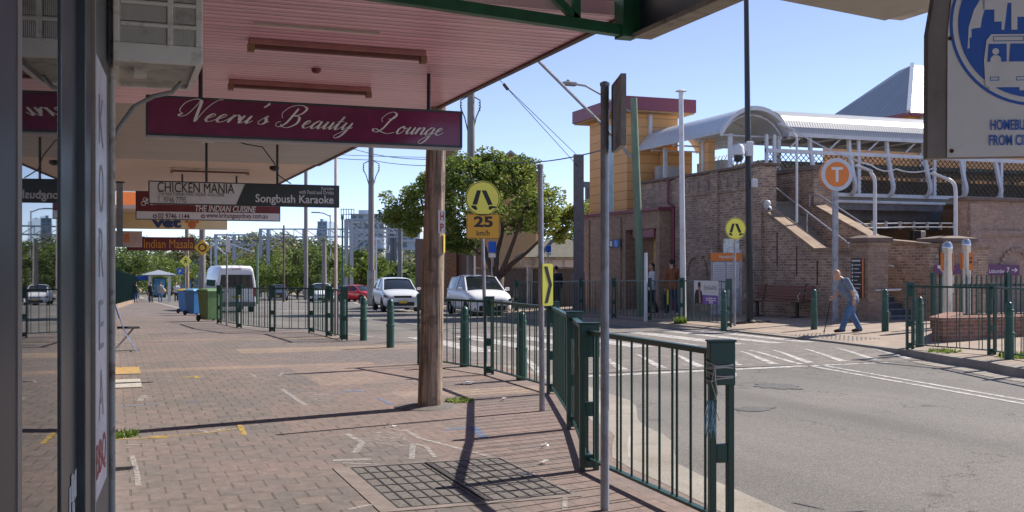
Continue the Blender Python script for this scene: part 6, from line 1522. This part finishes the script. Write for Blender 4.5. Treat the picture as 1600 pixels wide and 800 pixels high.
MB().bb(-2.6, -2.45, -.9, .9, .34, .56).build('bumper', M('van bumper', (.12, .12, .13), .5), t, bevel=.02)
MB().bb(-2.515, -2.5, -.18, .2, .75, .86).build('number_plate', 'plate_y', t); MB().bb(-2.50, -2.44, -.22, .22, 2.14, 2.18).build('brake_light', 'taillamp', t)

# ================================================================ trees
def leaves(mb, c, rad, n, s, q, flat=.85):
    for k in range(n):
        while True:
            p = Vector((q.uniform(-1, 1), q.uniform(-1, 1), q.uniform(-1, 1)))
            if .2 < p.length < 1: break
        p *= p.length**-.35; p = Vector((c[0]+p.x*rad[0], c[1]+p.y*rad[1], c[2]+p.z*rad[2]))
        a = q.uniform(0, 2*PI); el = q.uniform(-.9, .6); u = Vector((math.cos(a)*math.cos(el), math.sin(a)*math.cos(el), math.sin(el))); w_ = u.cross(Vector((q.uniform(-1, 1), q.uniform(-1, 1), q.uniform(-.4, 1)))).normalized()
        ss = s*q.uniform(.6, 1.3)
        mb.v += [tuple(p-u*ss), tuple(p+w_*ss*.42), tuple(p+u*ss), tuple(p-w_*ss*.42)]; k0 = len(mb.v); mb.f.append([k0-4, k0-3, k0-2, k0-1]); mb.mi.append(0)
def tree(name, lab, x, y, z, H_, R_, leaf, n_clump, n_leaf, s, seed, trunk_r=.2, trunk_h=.3, flat=.7, bark='bark', group=None, gaps=.0, cat='tree', squash=.55):
    q = random.Random(seed); t = thing(name, lab, cat, (x, y, z), group=group)
    tm = MB(); cm = MB(); base = Vector((0, 0, -.3)); fork = Vector((q.uniform(-.15, .15), q.uniform(-.15, .15), H_*trunk_h))
    tm.tube([base, base.lerp(fork, .5)+Vector((q.uniform(-.08, .08), 0, 0)), fork], [trunk_r, trunk_r*.85, trunk_r*.7], 10)
    for k in range(n_clump):
        a = 2*PI*(k/n_clump)*2.4+q.uniform(-.3, .3); rr = R_*(q.random()**.5)*.78; zz = H_*(trunk_h+.15)+(H_*(1-trunk_h)-.15*H_)*q.uniform(.05, .88)*(1-.45*(rr/R_)**2)
        c = Vector((rr*math.cos(a), rr*math.sin(a), zz)); r0 = R_*q.uniform(.24, .40)
        m_ = fork.lerp(c, .5)+Vector((q.uniform(-.2, .2), q.uniform(-.2, .2), -.05*H_*q.random()))
        if k % 2 == 0 or n_clump < 14: tm.tube([fork, m_, c], [trunk_r*.45, trunk_r*.26, trunk_r*.08], 6)
        leaves(cm, c, (r0, r0, r0*flat), int(n_leaf/n_clump*q.uniform(.7, 1.3)), s, q)
    tm.build('trunk', bark, t, smooth=True); cm.build('crown', leaf, t)
    return t
x, y = at(775, 47)
# the street tree: several forks, loose uneven crown
q = random.Random(11)
t = thing('street_tree', 'broad spreading tree with yellow green leaves and bare grey limbs behind the speed sign', 'tree', (x, y, h(y)))
k_ = 47/F; px2 = lambda a: (a-775)*k_; pz2 = lambda b: CH-(b-417)*k_-h(y)
rv = Vector((math.cos(-YAW), math.sin(-YAW), 0)); dv = Vector((math.sin(YAW), math.cos(YAW), 0))
def loc_(a, b, dd=0): v = rv*px2(a)+dv*dd; return Vector((v.x, v.y, pz2(b)))
tm = MB(); fork = loc_(781, 432)
tm.tube([loc_(776, 476), loc_(778, 455), fork], [.30, .25, .2], 12)
cl = []
mains = [[loc_(776, 440), loc_(762, 405), loc_(748, 360, -.3), loc_(722, 325)], [loc_(778, 440), loc_(776, 400), loc_(785, 355, .5), loc_(770, 300, .5)], [fork, loc_(800, 412), loc_(826, 392), loc_(856, 362)],
         [fork, loc_(796, 395, -.5), loc_(812, 350, -.8), loc_(825, 310, -.6)], [loc_(762, 405), loc_(735, 385), loc_(712, 365)], [loc_(748, 360, -.3), loc_(700, 325, .4), loc_(652, 325)]]
for mm, r0 in zip(mains, (.17, .16, .15, .13, .08, .09)): tm.tube(crs3(mm), r0, 8, r1=.03)
nodes = [p for mm in mains for p in crs3(mm)[3:]]
for a, b, dd, r_ in ((690, 275, 0, 1.2), (648, 292, .6, .95), (622, 312, 0, .75), (735, 262, -1, 1.25), (770, 252, .8, 1.2), (802, 262, -.6, 1.25), (832, 284, .5, 1.0), (860, 306, -.5, .95), (884, 322, .3, .65), (700, 310, 1.2, 1.1), (745, 300, -1.5, 1.1), (790, 296, 1.6, 1.1), (828, 312, -1.4, 1.0), (715, 345, 0, .8),
                     (728, 372, .4, .5), (852, 338, -.8, .8), (768, 322, -2, .85), (660, 322, -.8, .8), (812, 335, .8, .6), (878, 352, 0, .45), (704, 368, 0, .5), (612, 330, .2, .5), (745, 246, 0, .6), (812, 250, 0, .55), (668, 272, .3, .5), (905, 318, .2, .35), (640, 345, .1, .5), (718, 250, .2, .5), (783, 240, .2, .4)):
    c = loc_(a, b+14, dd); r_ *= .84; cl.append((c, r_)); n0 = min(nodes, key=lambda p: (p-c).length)
    tm.tube([n0, n0.lerp(c, .5)+Vector((q.uniform(-.2, .2), q.uniform(-.2, .2), .1)), c], [.05, .03, .012], 6)
    for j in range(5):
        e = c+Vector((q.uniform(-1, 1), q.uniform(-1, 1), q.uniform(-.6, .9)))*r_*.95; tm.tube([n0.lerp(c, .6), e], [.018, .006], 4); cl.append((e, .30+.2*q.random()))
cm = MB()
for c, r_ in cl: leaves(cm, c, (r_, r_, r_*.78), int(560*r_*r_)+26, .098, q)
tm.build('trunk', 'bark', t, smooth=True); cm.build('crown', 'leaf_a', t)
# shrubs and trees along the railway and beyond
n_ = 0
for px, d, H_, R_, leaf, nl, lab in (
    (195, 100, 5.2, 3.0, 'leaf_b', 2600, 'dark glossy tree over the green metal fence, nearest the shops'), (232, 112, 5.4, 3.4, 'leaf_c', 2600, 'bright leafy tree above the bus shelter roof'), (268, 122, 5.2, 3.2, 'leaf_c', 2200, 'bright tree right of the bus shelter'),
    (215, 135, 7.5, 4.5, 'leaf_b', 2200, 'dark tree behind the bus shelter tree'),
    (340, 128, 5.5, 3.5, 'leaf_c', 2000, 'bright shrub behind the left side of the van'), (398, 122, 4.6, 3.6, 'leaf_c', 2400, 'bright green bush beside the right of the van'), (425, 128, 5.0, 3.2, 'leaf_b', 2200, 'dark bush over the dark blue car'),
    (448, 118, 5.6, 3.0, 'leaf_c', 2400, 'light green bush between the two railway posts'), (466, 122, 5.6, 3.0, 'leaf_b', 2200, 'dark bush left of the pale car'), (498, 116, 6.6, 3.0, 'leaf_b', 2600, 'tall dark bush behind the pale car'),
    (512, 124, 6.8, 3.4, 'leaf_c', 2200, 'tall green bush behind the slim white pole'), (560, 150, 6.0, 5.0, 'leaf_c', 2600, 'rounded yellow green tree left of the dark column'), (603, 165, 5.0, 3.6, 'leaf_c', 1600, 'small yellow green bush right of the pole over the silver SUV'),
    (392, 210, 11, 6.5, 'leaf_d', 1900, 'pale gum tree on the skyline below the web address sign'), (422, 220, 12, 7, 'leaf_d', 1900, 'tall gum tree on the skyline right of the pale gum'), (300, 175, 9.0, 7.0, 'leaf_d', 2000, 'olive tree behind the roundabout sign'),
    (355, 180, 7.5, 6.5, 'leaf_d', 1800, 'olive tree behind the van roof'), (470, 190, 9, 7.5, 'leaf_d', 2000, 'olive tree beyond the gantries, left of the dark pole'), (440, 186, 8.5, 6, 'leaf_d', 1700, 'olive tree seen through the gantry legs'), (530, 200, 8, 6, 'leaf_d', 1700, 'olive tree behind the slim white pole'),
    (632, 140, 4.0, 3.6, 'leaf_b', 1500, 'dark shrub beside the dark column')):
    x, y = at(px, d); n_ += 1
    tree('tree' if H_ > 6 else 'shrub', lab, x, y, h(y)-.4, H_+.6, R_, leaf, 16+n_ % 5*2, int(nl*1.5), .155 if d < 140 else .34, 40+n_, .12 if H_ < 7 else .22, .12 if H_ < 7 else .35, group='trees and shrubs along the railway', cat='tree' if H_ > 6 else 'shrub')
for px, d, H_, R_, leaf, lab in ((1330, 60, 7.6, 4, 'leaf_b', 'dark tree behind the left part of the footbridge'), (1545, 52, 6.6, 3.2, 'leaf_c', 'bright tree behind the right end of the footbridge mesh'), (1290, 75, 7.5, 3.5, 'leaf_b', 'far dark tree over the footbridge handrail'), (918, 75, 7, 3.5, 'leaf_b', 'dark tree beside the clad tower corner')):
    x, y = at(px, d); n_ += 1; tree('tree', lab, x, y, h(y)-.3, H_, R_, leaf, 14, 2600, .16, 70+n_, .2, .3)
# a far wood closes the view between the things one can tell apart
cm = MB(); q = random.Random(8)
for k in range(60):
    px = 178+k*8.2; d = q.uniform(230, 270); x, y = at(px, d); leaves(cm, (x, y, h(y)+q.uniform(1, 4)), (9, 6, q.uniform(3.5, 6.5)), 170, .8, q)
tag(cm.build('far_wood', 'leaf_d'), 'hazy olive wood closing the view beyond the railway', 'wood', kind='stuff')
cm = MB()
for k in range(40):
    px = 560+k*12; d = q.uniform(85, 100) if k > 10 else 200; x, y = at(px, d); leaves(cm, (x, y, h(y)+q.uniform(.5, 2)), (4, 3, 2), 90, .45, q)
tag(cm.build('distant_hedge', 'leaf_b'), 'distant dark hedge behind the houses', 'hedge', kind='stuff')

# ================================================================ poles, gantries, wires, far buildings
def brackets(t, px, d, py, w_=.34):
    x, y = at(px, d); z = zd(py, d); mb = MB()
    for s in (-1, 1):
        p = lambda u, v: (x+rv.x*u*s, y+rv.y*u*s, z+v)
        mb.tube([p(.1, .45), p(w_, .25), p(w_*1.02, -.1), p(w_*.6, -.55), p(.12, -1.2)], .03, 6)
        for k in range(4): mb.lathe([(.05, 0), (.05, .04)], p(w_*.95, -.25+k*.12), 8)
    mb.build('insulator_brackets', 'iron', t, True)
t = slim(580, 68, zd(180, 68), .19, 'wood_grey', 'tall grey timber pole with insulator loops behind the silver SUV', 'power_pole', group='timber power poles'); brackets(t, 580, 68, 262, .5)
x, y = at(580, 68); MB().tube([(x, y, h(y)), (x, y, zd(422, 68))], .27, 12).build('white_wrap', 'alu', t, True)
t = slim(736, 50, zd(90, 50), .19, 'wood_grey', 'grey timber pole rising out of the street tree beside the maroon lightbox', 'power_pole', group='timber power poles'); brackets(t, 735, 50, 165, .45)
slim(478, 110, zd(215, 110), .2, 'wood_grey', 'thin dark timber pole on the skyline under the karaoke sign', 'power_pole', group='timber power poles')
slim(316, 62, zd(330, 62), .19, 'wood_grey', 'timber pole carrying the amber roundabout sign', 'power_pole', group='timber power poles')
slim(292, 75, zd(330, 75), .15, 'wood', 'timber pole behind the yellow diamond and blue parking signs', 'power_pole', group='timber power poles')
slim(524.5, 24.6, zd(150, 24.6), .036, M('pale pink pole', (.62, .52, .50), .5), 'slim pale pink pole standing at the left fence', 'pole')
slim(535, 70, zd(336, 70), .07, 'green2', 'thin dark green pole right of the pale pink pole', 'pole')
slim(402, 80, zd(380, 80), .09, 'wood_green', 'short pale green pole right of the van', 'pole')
slim(443.5, 95, zd(352, 95), .09, M('brown pole', (.13, .09, .08), .7), 'thin brown pole over the dark blue car', 'pole')
slim(506.5, 90, zd(377, 90), .2, 'wood_grey', 'sawn off grey timber pole behind the pale car', 'pole')
slim(625, 90, zd(330, 90), .2, 'gantry_dark', 'dark steel column left of the wooden pole beside the brown house', 'column')
t = slim(354.5, 29.8, zd(368, 29.8), .028, 'galv', 'slim grey pole with a small white plate in front of the van', 'sign_pole', cat='sign pole')
x, y = at(356.5, 29.8); MB().box((x, y, zd(382, 29.8)), (.12, .03, .42)).build('plate', 'signwhite', t, True)
# steel stanchion at right of the tree
x, y = at(904, 37); t = thing('steel_stanchion', 'heavy grey brown steel stanchion with sloping top behind the far fence', 'column', (x, y, h(y)))
zt = zd(243, 37)-h(y)
MB(Matrix.Rotation(-YAW, 4, 'Z')).bb(-.17, .17, -.19, -.17, 0, zt).bb(-.17, .17, .17, .19, 0, zt+.06).bb(-.015, .015, -.17, .17, 0, zt).bb(-.2, .2, -.22, .22, 0, 1.5).build('column', M('stanchion', (.17, .15, .155), .8, var=.2), t)
t = thing('rail_gantry', 'steel railway overhead beam with diagonal brace reaching behind the tower', 'railway gantry', (x+3, y+14, 0))
a = at(905, 55); b = at(1000, 50)
MB().bar(a+(zd(288, 55),), b+(zd(292, 50),), .3, .3).bar(a+(zd(330, 55),), at(940, 54)+(zd(296, 54),), .12).bar(at(918, 56)+(-1,), at(918, 56)+(zd(288, 56),), .2).build('beam', 'gantry_dark', t, True)
# rail gantries
def gantry(lab, d, pa, pb, ptop, mat, legs_, hh=1.3, brace=True):
    a, b = at(pa, d), at(pb, d); zt = zd(ptop, d); t = thing('rail_gantry', lab, 'railway gantry', (a[0], a[1], h(a[1])), group='railway overhead gantries'); mb = MB()
    A, B = Vector(a+(zt,)), Vector(b+(zt,)); n = max(3, int((B-A).length/1.6)); dz = Vector((0, 0, hh))
    mb.bar(A, B, .28, .2).bar(A-dz, B-dz, .28, .2)
    for k in range(n): p, q_ = A.lerp(B, k/n), A.lerp(B, (k+1)/n); mb.bar(p, q_-dz, .1); mb.bar(p-dz, p, .1)
    mb.build('truss', mat, t, True)
    for pl in legs_:
        x, y = at(pl, d); MB().bb(x-.22, x+.22, y-.18, y-.1, -3, zt).bb(x-.22, x+.22, y+.1, y+.18, -3, zt).bb(x-.05, x+.05, y-.1, y+.1, -3, zt).build('leg', mat, t, True)
        if brace: MB().bar((x+rv.x*.2, y+rv.y*.2, zt-hh-1.8), (x+rv.x*2.6, y+rv.y*2.6, zt-hh), .14).build('knee_brace', mat, t, True)
gantry('rail gantry behind the van roof, leftmost', 140, 335, 402, 367, 'gantry', (337, 366))
gantry('long pale rail gantry across the middle distance', 150, 405, 640, 358, 'gantry', (407, 419, 475, 556), 1.1)
gantry('nearer rail gantry with ladder like leg left of the grey timber pole', 130, 540, 618, 343, 'gantry', (541, 549), 1.6)
gantry('dark rail gantry in front of the apartments', 165, 545, 640, 344, 'gantry_dark', (612, 617), 1.2, False)
gantry('distant low rail gantry left of the olive trees', 190, 300, 470, 376, 'gantry_dark', (380, 455), 1.0, False)
mb = MB()
for k in range(6): x, y = at(533+k*4, 130); mb.bar((x, y, zd(343, 130)), (x, y, zd(326, 130)), .07)
x, y = at(533, 130); x2, y2 = at(553, 130); mb.bar((x, y, zd(327, 130)), (x2, y2, zd(327, 130)), .07).bar((x, y, zd(335, 130)), (x2, y2, zd(335, 130)), .07)
tag(mb.build('gantry_cage', 'gantry_dark'), 'open railed cage on top of the nearer gantry', 'railing')
for pa, pb, ya, yb_, lab in ((338, 397, 374, 394, 'pale catenary arm angled down right of the van roof'), (330, 353, 378, 398, 'short pale catenary arm left of the small white plate'), (588, 602, 371, 382, 'pale catenary arm right of the grey timber pole')):
    a, b = at(pa, 120), at(pb, 120); tag(MB().bar(a+(zd(ya, 120),), b+(zd(yb_, 120),), .12).bar(a+(zd(ya, 120),), a+(h(a[1]),), .16).build('catenary_arm', 'roofsmooth'), lab, 'railway gantry')
x, y = at(474, 112); t = slim(516, 118, zd(336, 118), .08, 'gantry', 'far curved arm street lamp above the gantry', 'street_lamp', cat='street lamp')
MB().tube([at(516, 118)+(zd(338, 118),), at(505, 118)+(zd(333, 118),), at(494, 118)+(zd(332, 118),)], .07, 6).build('arm', 'gantry', t, True)
a, b = at(493, 118); MB().box((a, b, zd(332, 118)), (.9, .3, .14)).build('lamp_head', 'gantry', t, True)
# wires
def wire(pts, lab, r=.016, sag=.0):
    P_ = []
    for (pa, ya, da), (pb, yb_, db) in zip(pts, pts[1:]):
        A = Vector(at(pa, da)+(zd(ya, da),)); B = Vector(at(pb, db)+(zd(yb_, db),))
        for k in range(13): t = k/12; p = A.lerp(B, t); p.z -= sag*4*t*(1-t); P_.append(p)
    tag(MB().tube(P_, r, 5).build('overhead_wire', 'white' if 'platform lamps' in lab else 'black'), lab, 'wire', group='overhead wires')
wire([(550, 232, 70), (736, 245, 50), (946, 233, 33)], 'long black overhead wire passing over the street tree to the near sign pole', .022, .35)
wire([(400, 228, 70), (580, 250, 68), (736, 256, 50)], 'overhead wire from the awning past the insulator loops', .02, .2)
wire([(440, 236, 60), (736, 246, 50)], 'thin overhead wire crossing the sky under the lightbox', .014, .1)
wire([(470, 238, 66), (560, 228, 60), (640, 200, 40)], 'faint upper wire rising behind the lightbox', .012)
wire([(788, 133, 30), (905, 262, 37)], 'left strand of the stay wire running down to the steel stanchion', .010)
wire([(792, 137, 30), (905, 246, 37)], 'right strand of the stay wire running down to the steel stanchion', .010)
a, b = at(790, 30); tag(MB().tube([at(787, 30)+(zd(131, 30),), at(794, 30)+(zd(140, 30),)], .05, 8).build('insulator', 'iron'), 'small brown insulator at the top of the stay wires', 'insulator')
wire([(770, 115, 29), (788, 132, 30)], 'short end of the stay wire above its insulator', .009)
wire([(1460, 262, 28.2), (1400, 264, 28.4), (1362, 258, 28.6), (1240, 203, 31)], 'cable looping between the bent neck platform lamps', .02, .1)
# far left: green metal fence, shelter, signs
t = thing('metal_fence', 'tall dark green ribbed metal fence on a low stone base beyond the shops', 'fence', (.2, 62, h(62)))
mb = MB(); pts = [(-.2, 52), (.1, 64), (1.0, 84), (2.0, 103)]
for (a, b), (c, d) in zip(pts, pts[1:]):
    n = int(math.hypot(c-a, d-b)/.35)
    for k in range(n):
        f = k/n; x, y = a+(c-a)*f, b+(d-b)*f; mb.bb(x-.02, x+.13, y, y+.12, h(y)+.25, h(y)+2.2)
mb.build('ribs', 'green', t, True)
mb = MB(); bs = MB()
for (a, b), (c, d) in zip(pts, pts[1:]):
    for k in range(5):
        p = (a+(c-a)*k/5, b+(d-b)*k/5); q_ = (a+(c-a)*(k+1)/5, b+(d-b)*(k+1)/5)
        for z in (.5, 2.0): mb.bar(p+(h(p[1])+z,), q_+(h(q_[1])+z,), .05, .06)
        mb.bar(p+(h(p[1])+1.2,), q_+(h(q_[1])+1.2,), .012, 1.8); bs.bar(p+(h(p[1])+.05,), q_+(h(q_[1])+.05,), .35, .42)
mb.build('sheeting', 'green', t, True); bs.build('stone_base', 'sandstone', t, True)
x, y = at(248, 96); z = h(y)
t = thing('bus_shelter', 'bus shelter with low grey peaked roof and a blue poster panel', 'bus shelter', (x, y, z))
MB().add([(-1.5, -1.0, 2.35), (1.5, -1.0, 2.35), (1.5, 1.2, 2.35), (-1.5, 1.2, 2.35), (-1.5, -1, 2.42), (1.5, -1, 2.42), (1.5, 1.2, 2.42), (-1.5, 1.2, 2.42), (0, .1, 2.85)], [[3, 2, 1, 0], [0, 1, 5, 4], [1, 2, 6, 5], [2, 3, 7, 6], [3, 0, 4, 7], [4, 5, 8], [5, 6, 8], [6, 7, 8], [7, 4, 8]]).build('roof', 'roofgrey', t)
for s in (-.75, .9): MB().bb(s-.13, s+.13, -.1, .1, 0, 2.35).build('post', 'signwhite', t)
MB().bb(-.5, .62, -.08, .04, .35, 2.15).build('poster_case', 'navy', t); MB().bb(-.42, .54, -.1, -.081, .6, 2.05).build('poster', M('blue poster', (.05, .22, .40), .4, var=.8, scale=1.5), t)
MB().bb(-1.9, -.9, .6, .8, 1.9, 2.3).build('side_board', 'busblue', t)
def diamond(px, py, d, r_, mat, lab, draw, px_pole=None, base=True):
    x, y = at(px, d); z = zd(py, d); t = thing('traffic_sign', lab, 'traffic sign', (x, y, h(y)))
    T = Matrix.Translation((x, y-.3, z)) @ Matrix.Rotation(-YAW*.6, 4, 'Z') @ face_y(0) @ Matrix.Rotation(R(45), 4, 'Z')
    MB().bb(-r_*.72, r_*.72, -r_*.72, r_*.72, -.02, 0, T=T).build('plate', mat, t, True, bevel=.01)
    T2 = T @ Matrix.Rotation(R(-45), 4, 'Z'); mb = MB(); draw(mb, T2, r_); mb.build('symbol', 'text_black', t, True)
    if base: MB().tube([(x, y-.25, h(y)), (x, y-.25, z)], .035, 8).build('shaft', 'galv', t, True)
def ring(mb, T, r_):
    for k in range(3):
        for j in range(6): a = 2*PI*k/3+j*.25; mb.box((r_*.42*math.cos(a), r_*.42*math.sin(a), .002), (r_*.16, r_*.17, .003), T=T @ Matrix.Rotation(0, 4, 'Z'))
        a = 2*PI*k/3+1.6; mb.prism([(r_*.42*math.cos(a)+r_*.16*math.cos(a+b), r_*.42*math.sin(a)+r_*.16*math.sin(a+b)) for b in (0, 2.1, 4.2)], .001, .004, T)
def walk(mb, T, r_):
    mb.disc((0, r_*.42), r_*.11, .001, .004, T, 10).prism([(-.1*r_, .25*r_), (.1*r_, .25*r_), (.25*r_, -.4*r_), (.12*r_, -.4*r_), (0, 0), (-.12*r_, -.4*r_), (-.25*r_, -.4*r_)], .001, .004, T).bb(-.3*r_, .3*r_, .05*r_, .14*r_, .001, .0035, T=T)
diamond(315.5, 387, 61, .46, 'amber', 'amber diamond sign with three curved roundabout arrows', ring, base=False)
diamond(289.5, 408, 74, .40, 'yellow', 'fluorescent yellow diamond sign with a walking figure', walk)
x, y = at(281, 76); t = thing('parking_sign', 'small square blue parking sign with a white letter P', 'parking sign', (x, y, h(y)))
z = zd(424, 76); MB().box((x, y, z), (.42, .03, .46)).build('plate', 'busblue', t, True); mb = MB(); put_text(mb, 'P', x-.07, z-.13, x+.1, z+.13, face_y(y-.016), 0, bold=.03); mb.build('lettering', 'signwhite', t, True)
MB().tube([(x, y+.03, h(y)), (x, y+.03, z)], .03, 8).build('shaft', 'galv', t, True)
# signs behind the tree
for px, py, d, w_, hh, m1, m2, lab in ((769, 386, 44, .34, .46, 'busblue', 'signwhite', 'blue and white bus stop plate on a thin pole under the street tree'), (857, 389, 42, .22, .26, 'busblue', 'signwhite', 'small blue disc sign on a thin pole left of the steel stanchion')):
    x, y = at(px, d); z = zd(py, d); t = thing('stop_sign_plate', lab, 'sign', (x, y, h(y)))
    MB().box((x, y, z), (w_, .03, hh)).build('plate', m1, t, True, bevel=.01); MB().box((x, y, z-hh*.75), (w_*.9, .03, hh*.35)).build('lower_plate', m2, t, True); MB().tube([(x, y+.03, h(y)), (x, y+.03, z)], .03, 8).build('shaft', 'galv', t, True)
# house, wall and shelter behind the street tree
hs = thing('house', 'ochre and brown brick house with grey gabled roof behind the street tree', 'house', (18.5, 60, h(60)))
a = at(690, 62); b = at(836, 56)
def wallseg(mb, p, q_, z0, z1, th=.3): p, q_ = Vector(p+(0,)), Vector(q_+(0,)); c = (p+q_)/2; d = q_-p; mb.box((c.x, c.y, (z0+z1)/2), (d.length, th, z1-z0), math.atan2(d.y, d.x)); return mb
wallseg(MB(), at(768, 60), at(842, 57), -3, zd(342, 58), .4).build('right_wall', 'ochre', hs, True)
wallseg(MB(), at(652, 66), at(770, 63), -3, zd(372, 64), .4).build('left_wall', M('brown wall', (.17, .105, .075), .8), hs, True)
c = at(798, 62); ux = Vector((rv.x, rv.y, 0)); gz = zd(270, 62); pk = zd(236, 62)
mb = MB(Matrix.Translation((c[0], c[1], 0)) @ Matrix.Rotation(-YAW, 4, 'Z'))
mb.add([(sx*1.9, sy, gz+dz_) if sx else (0, sy, pk+dz_+.25) for dz_ in (-.25, -.40) for sy in (-.6, 5) for sx in (-1, 0, 1)],
       [[0, 1, 4, 3], [1, 2, 5, 4], [6, 7, 10, 9], [7, 8, 11, 10], [0, 1, 7, 6], [1, 2, 8, 7], [0, 3, 9, 6], [2, 5, 11, 8], [3, 4, 10, 9], [4, 5, 11, 10]])
mb.build('roof', 'roofgrey', hs, True)
mb = MB(Matrix.Translation((c[0], c[1], 0)) @ Matrix.Rotation(-YAW, 4, 'Z')).prism([(-1.7, -1), (1.7, -1), (1.7, gz-.35), (0, pk-.2), (-1.7, gz-.35)], -.3, 0, Matrix.Rotation(R(90), 4, 'X')); mb.build('gable', 'ochre', hs, True)
a = at(702, 64); MB().bb(a[0]-.35, a[0]+.35, a[1]-.3, a[1]+.3, -1, zd(232, 64)).bb(a[0]-.42, a[0]+.42, a[1]-.37, a[1]+.37, zd(243, 64), zd(238, 64)).build('chimney', 'brick_tan', hs, True)
rw_ = thing('brick_retaining_wall', 'long dark brown brick wall along the far footpath behind the hatchback', 'wall', (16.5, 46, h(46)))
wallseg(MB(), at(742, 53), at(900, 45), -2, zd(420, 49), .3).build('wall', brickmat('garden wall brick', (.17, .11, .08), (.12, .08, .06), (.15, .12, .10), stainamt=.5)[0], rw_, True)
wallseg(MB(), at(742, 52.9), at(900, 44.9), zd(420, 49), zd(420, 49)+.08, .4).build('coping', 'sandstone', rw_, True)
a = at(826, 48); MB().bb(a[0]-.12, a[0]+.12, a[1]-.25, a[1]-.05, -1, zd(420, 48)+.1).build('post', 'cream', rw_, True)
sh = thing('pavilion', 'small pavilion with olive hipped roof and pale window panes left of the stanchion', 'pavilion', (18, 52, h(52)))
c = at(862, 54); mb = MB(Matrix.Translation((c[0], c[1], 0)) @ Matrix.Rotation(-YAW, 4, 'Z')); ez = zd(402, 54); az = zd(374, 54)
mb.add([(-1.9, -1.6, ez), (2.0, -1.6, ez), (2.0, 2, ez), (-1.9, 2, ez), (-.2, 0, az), (.9, 0, az)], [[3, 2, 1, 0], [0, 1, 5, 4], [1, 2, 5], [2, 3, 4, 5], [3, 0, 4]]); mb.build('roof', 'roof_olive', sh, True)
T = Matrix.Translation((c[0], c[1], 0)) @ Matrix.Rotation(-YAW, 4, 'Z')
MB(T).bb(-1.6, 1.7, -1.2, 1.6, -3, ez-.02).build('wall', 'cream', sh, True)
for k in range(4): MB(T).bb(-.6+k*.6, -.12+k*.6, -1.24, -1.2, ez-1.05, ez-.15).build('window', 'signwhite', sh, True)
# ochre station building beyond the tracks with big hipped roof
ob = thing('booking_office', 'ochre building with steep pale blue hipped roof beyond the footbridge', 'building', (36, 44, 0))
xc, yc = 33.6, 38.8; ze = 8.55
MB().bb(xc+.5, xc+8.5, yc+.5, yc+6.9, -1, ze-.05).build('wall', 'clad', ob, True)
MB().add([(xc, yc, ze), (xc+9, yc, ze), (xc+9, yc+7.4, ze), (xc, yc+7.4, ze), (36.5, 41.9, 11.43), (39.5, 41.9, 11.43), (39.5, 42.9, 11.3), (36.5, 42.9, 11.3)], [[0, 1, 5, 4], [1, 2, 6, 5], [2, 3, 7, 6], [3, 0, 4, 7], [4, 5, 6, 7], [3, 2, 1, 0]]).build('roof', 'roofgrey', ob, True)
MB().bar((xc, yc, ze+.03), (36.5, 41.9, 11.46), .18).build('hip_capping', 'roofsmooth', ob, True)
MB().bb(xc+.1, xc+9, yc-.02, yc+.06, ze-.14, ze).bb(xc-.02, xc+.06, yc, yc+7.4, ze-.14, ze).build('gutter', 'maroon', ob, True)
MB().bb(xc+1.0, xc+1.15, yc+.3, yc+.45, 3, ze-.1).bb(xc+1.6, xc+2.6, yc+.4, yc+.48, 6.8, 8.2).build('window_frames', 'white', ob, True)
MB().bb(24.5, 44, 33.5, 34, -.5, 4.9).build('platform_wall', 'brick_tan', ob, True)
for k in range(8): MB().bb(25+k*2.2, 26.1+k*2.2, 33.42, 33.5, 3.0, 4.2).build('platform_window', 'flatglass', ob, True)
MB().bb(22, 44, 33, 36, 5.3, 5.45).build('platform_roof', 'roof_olive', ob, True)
# far flats and towers
def flats(px0, px1, ptop, d, depth, mat, lab, floors, bays, blank=False):
    A, B = at(px0, d), at(px1, d); W_ = math.hypot(B[0]-A[0], B[1]-A[1]); zt = zd(ptop, d); t = thing('apartment_block', lab, 'building', (A[0], A[1], h(A[1])))
    T = Matrix.Translation((A[0], A[1], 0)) @ Matrix.Rotation(-YAW, 4, 'Z'); MB(T).bb(0, W_, 0, depth, -4, zt).build('wall', mat, t, True)
    fh = (zt+2)/floors; n = 0
    for i in range(floors):
        MB(T).bb(-.3, W_+.3, -1.0, 0, -2+i*fh+fh*.92, -2+(i+1)*fh-.02).build('balcony_slab', 'signwhite' if not blank else 'flats2', t, True)
        for j in range(bays):
            if (i*7+j*3) % 5 == 0 and not blank: continue
            MB(T).bb(W_*(j+.15)/bays, W_*(j+.85)/bays, -.06, 0, -2+i*fh+fh*.2, -2+i*fh+fh*.8).build('window', 'flatglass', t, True)
    MB(T).bb(W_*.2, W_*.5, 2, depth*.7, zt, zt+fh*.5).build('plant_room', mat, t, True)
    return t
flats(548, 600, 334, 260, 18, 'flats', 'pale glassy apartment block left of the grey timber pole', 8, 5)
flats(600, 656, 326, 270, 18, 'flats', 'taller pale apartment block right of the grey timber pole', 9, 6)
flats(602, 622, 392, 200, 8, 'signwhite', 'low white flat roofed block in front of the apartments', 3, 2)
flats(496, 511, 346, 480, 20, 'flats2', 'distant blue tower below the karaoke sign, left one', 10, 2, True)
flats(513, 521, 350, 500, 14, 'flats2', 'distant blue tower beside the slim pink pole, right one', 9, 1, True)
flats(272, 330, 398, 210, 12, 'flats2', 'low blue grey building behind the roundabout sign', 3, 6)
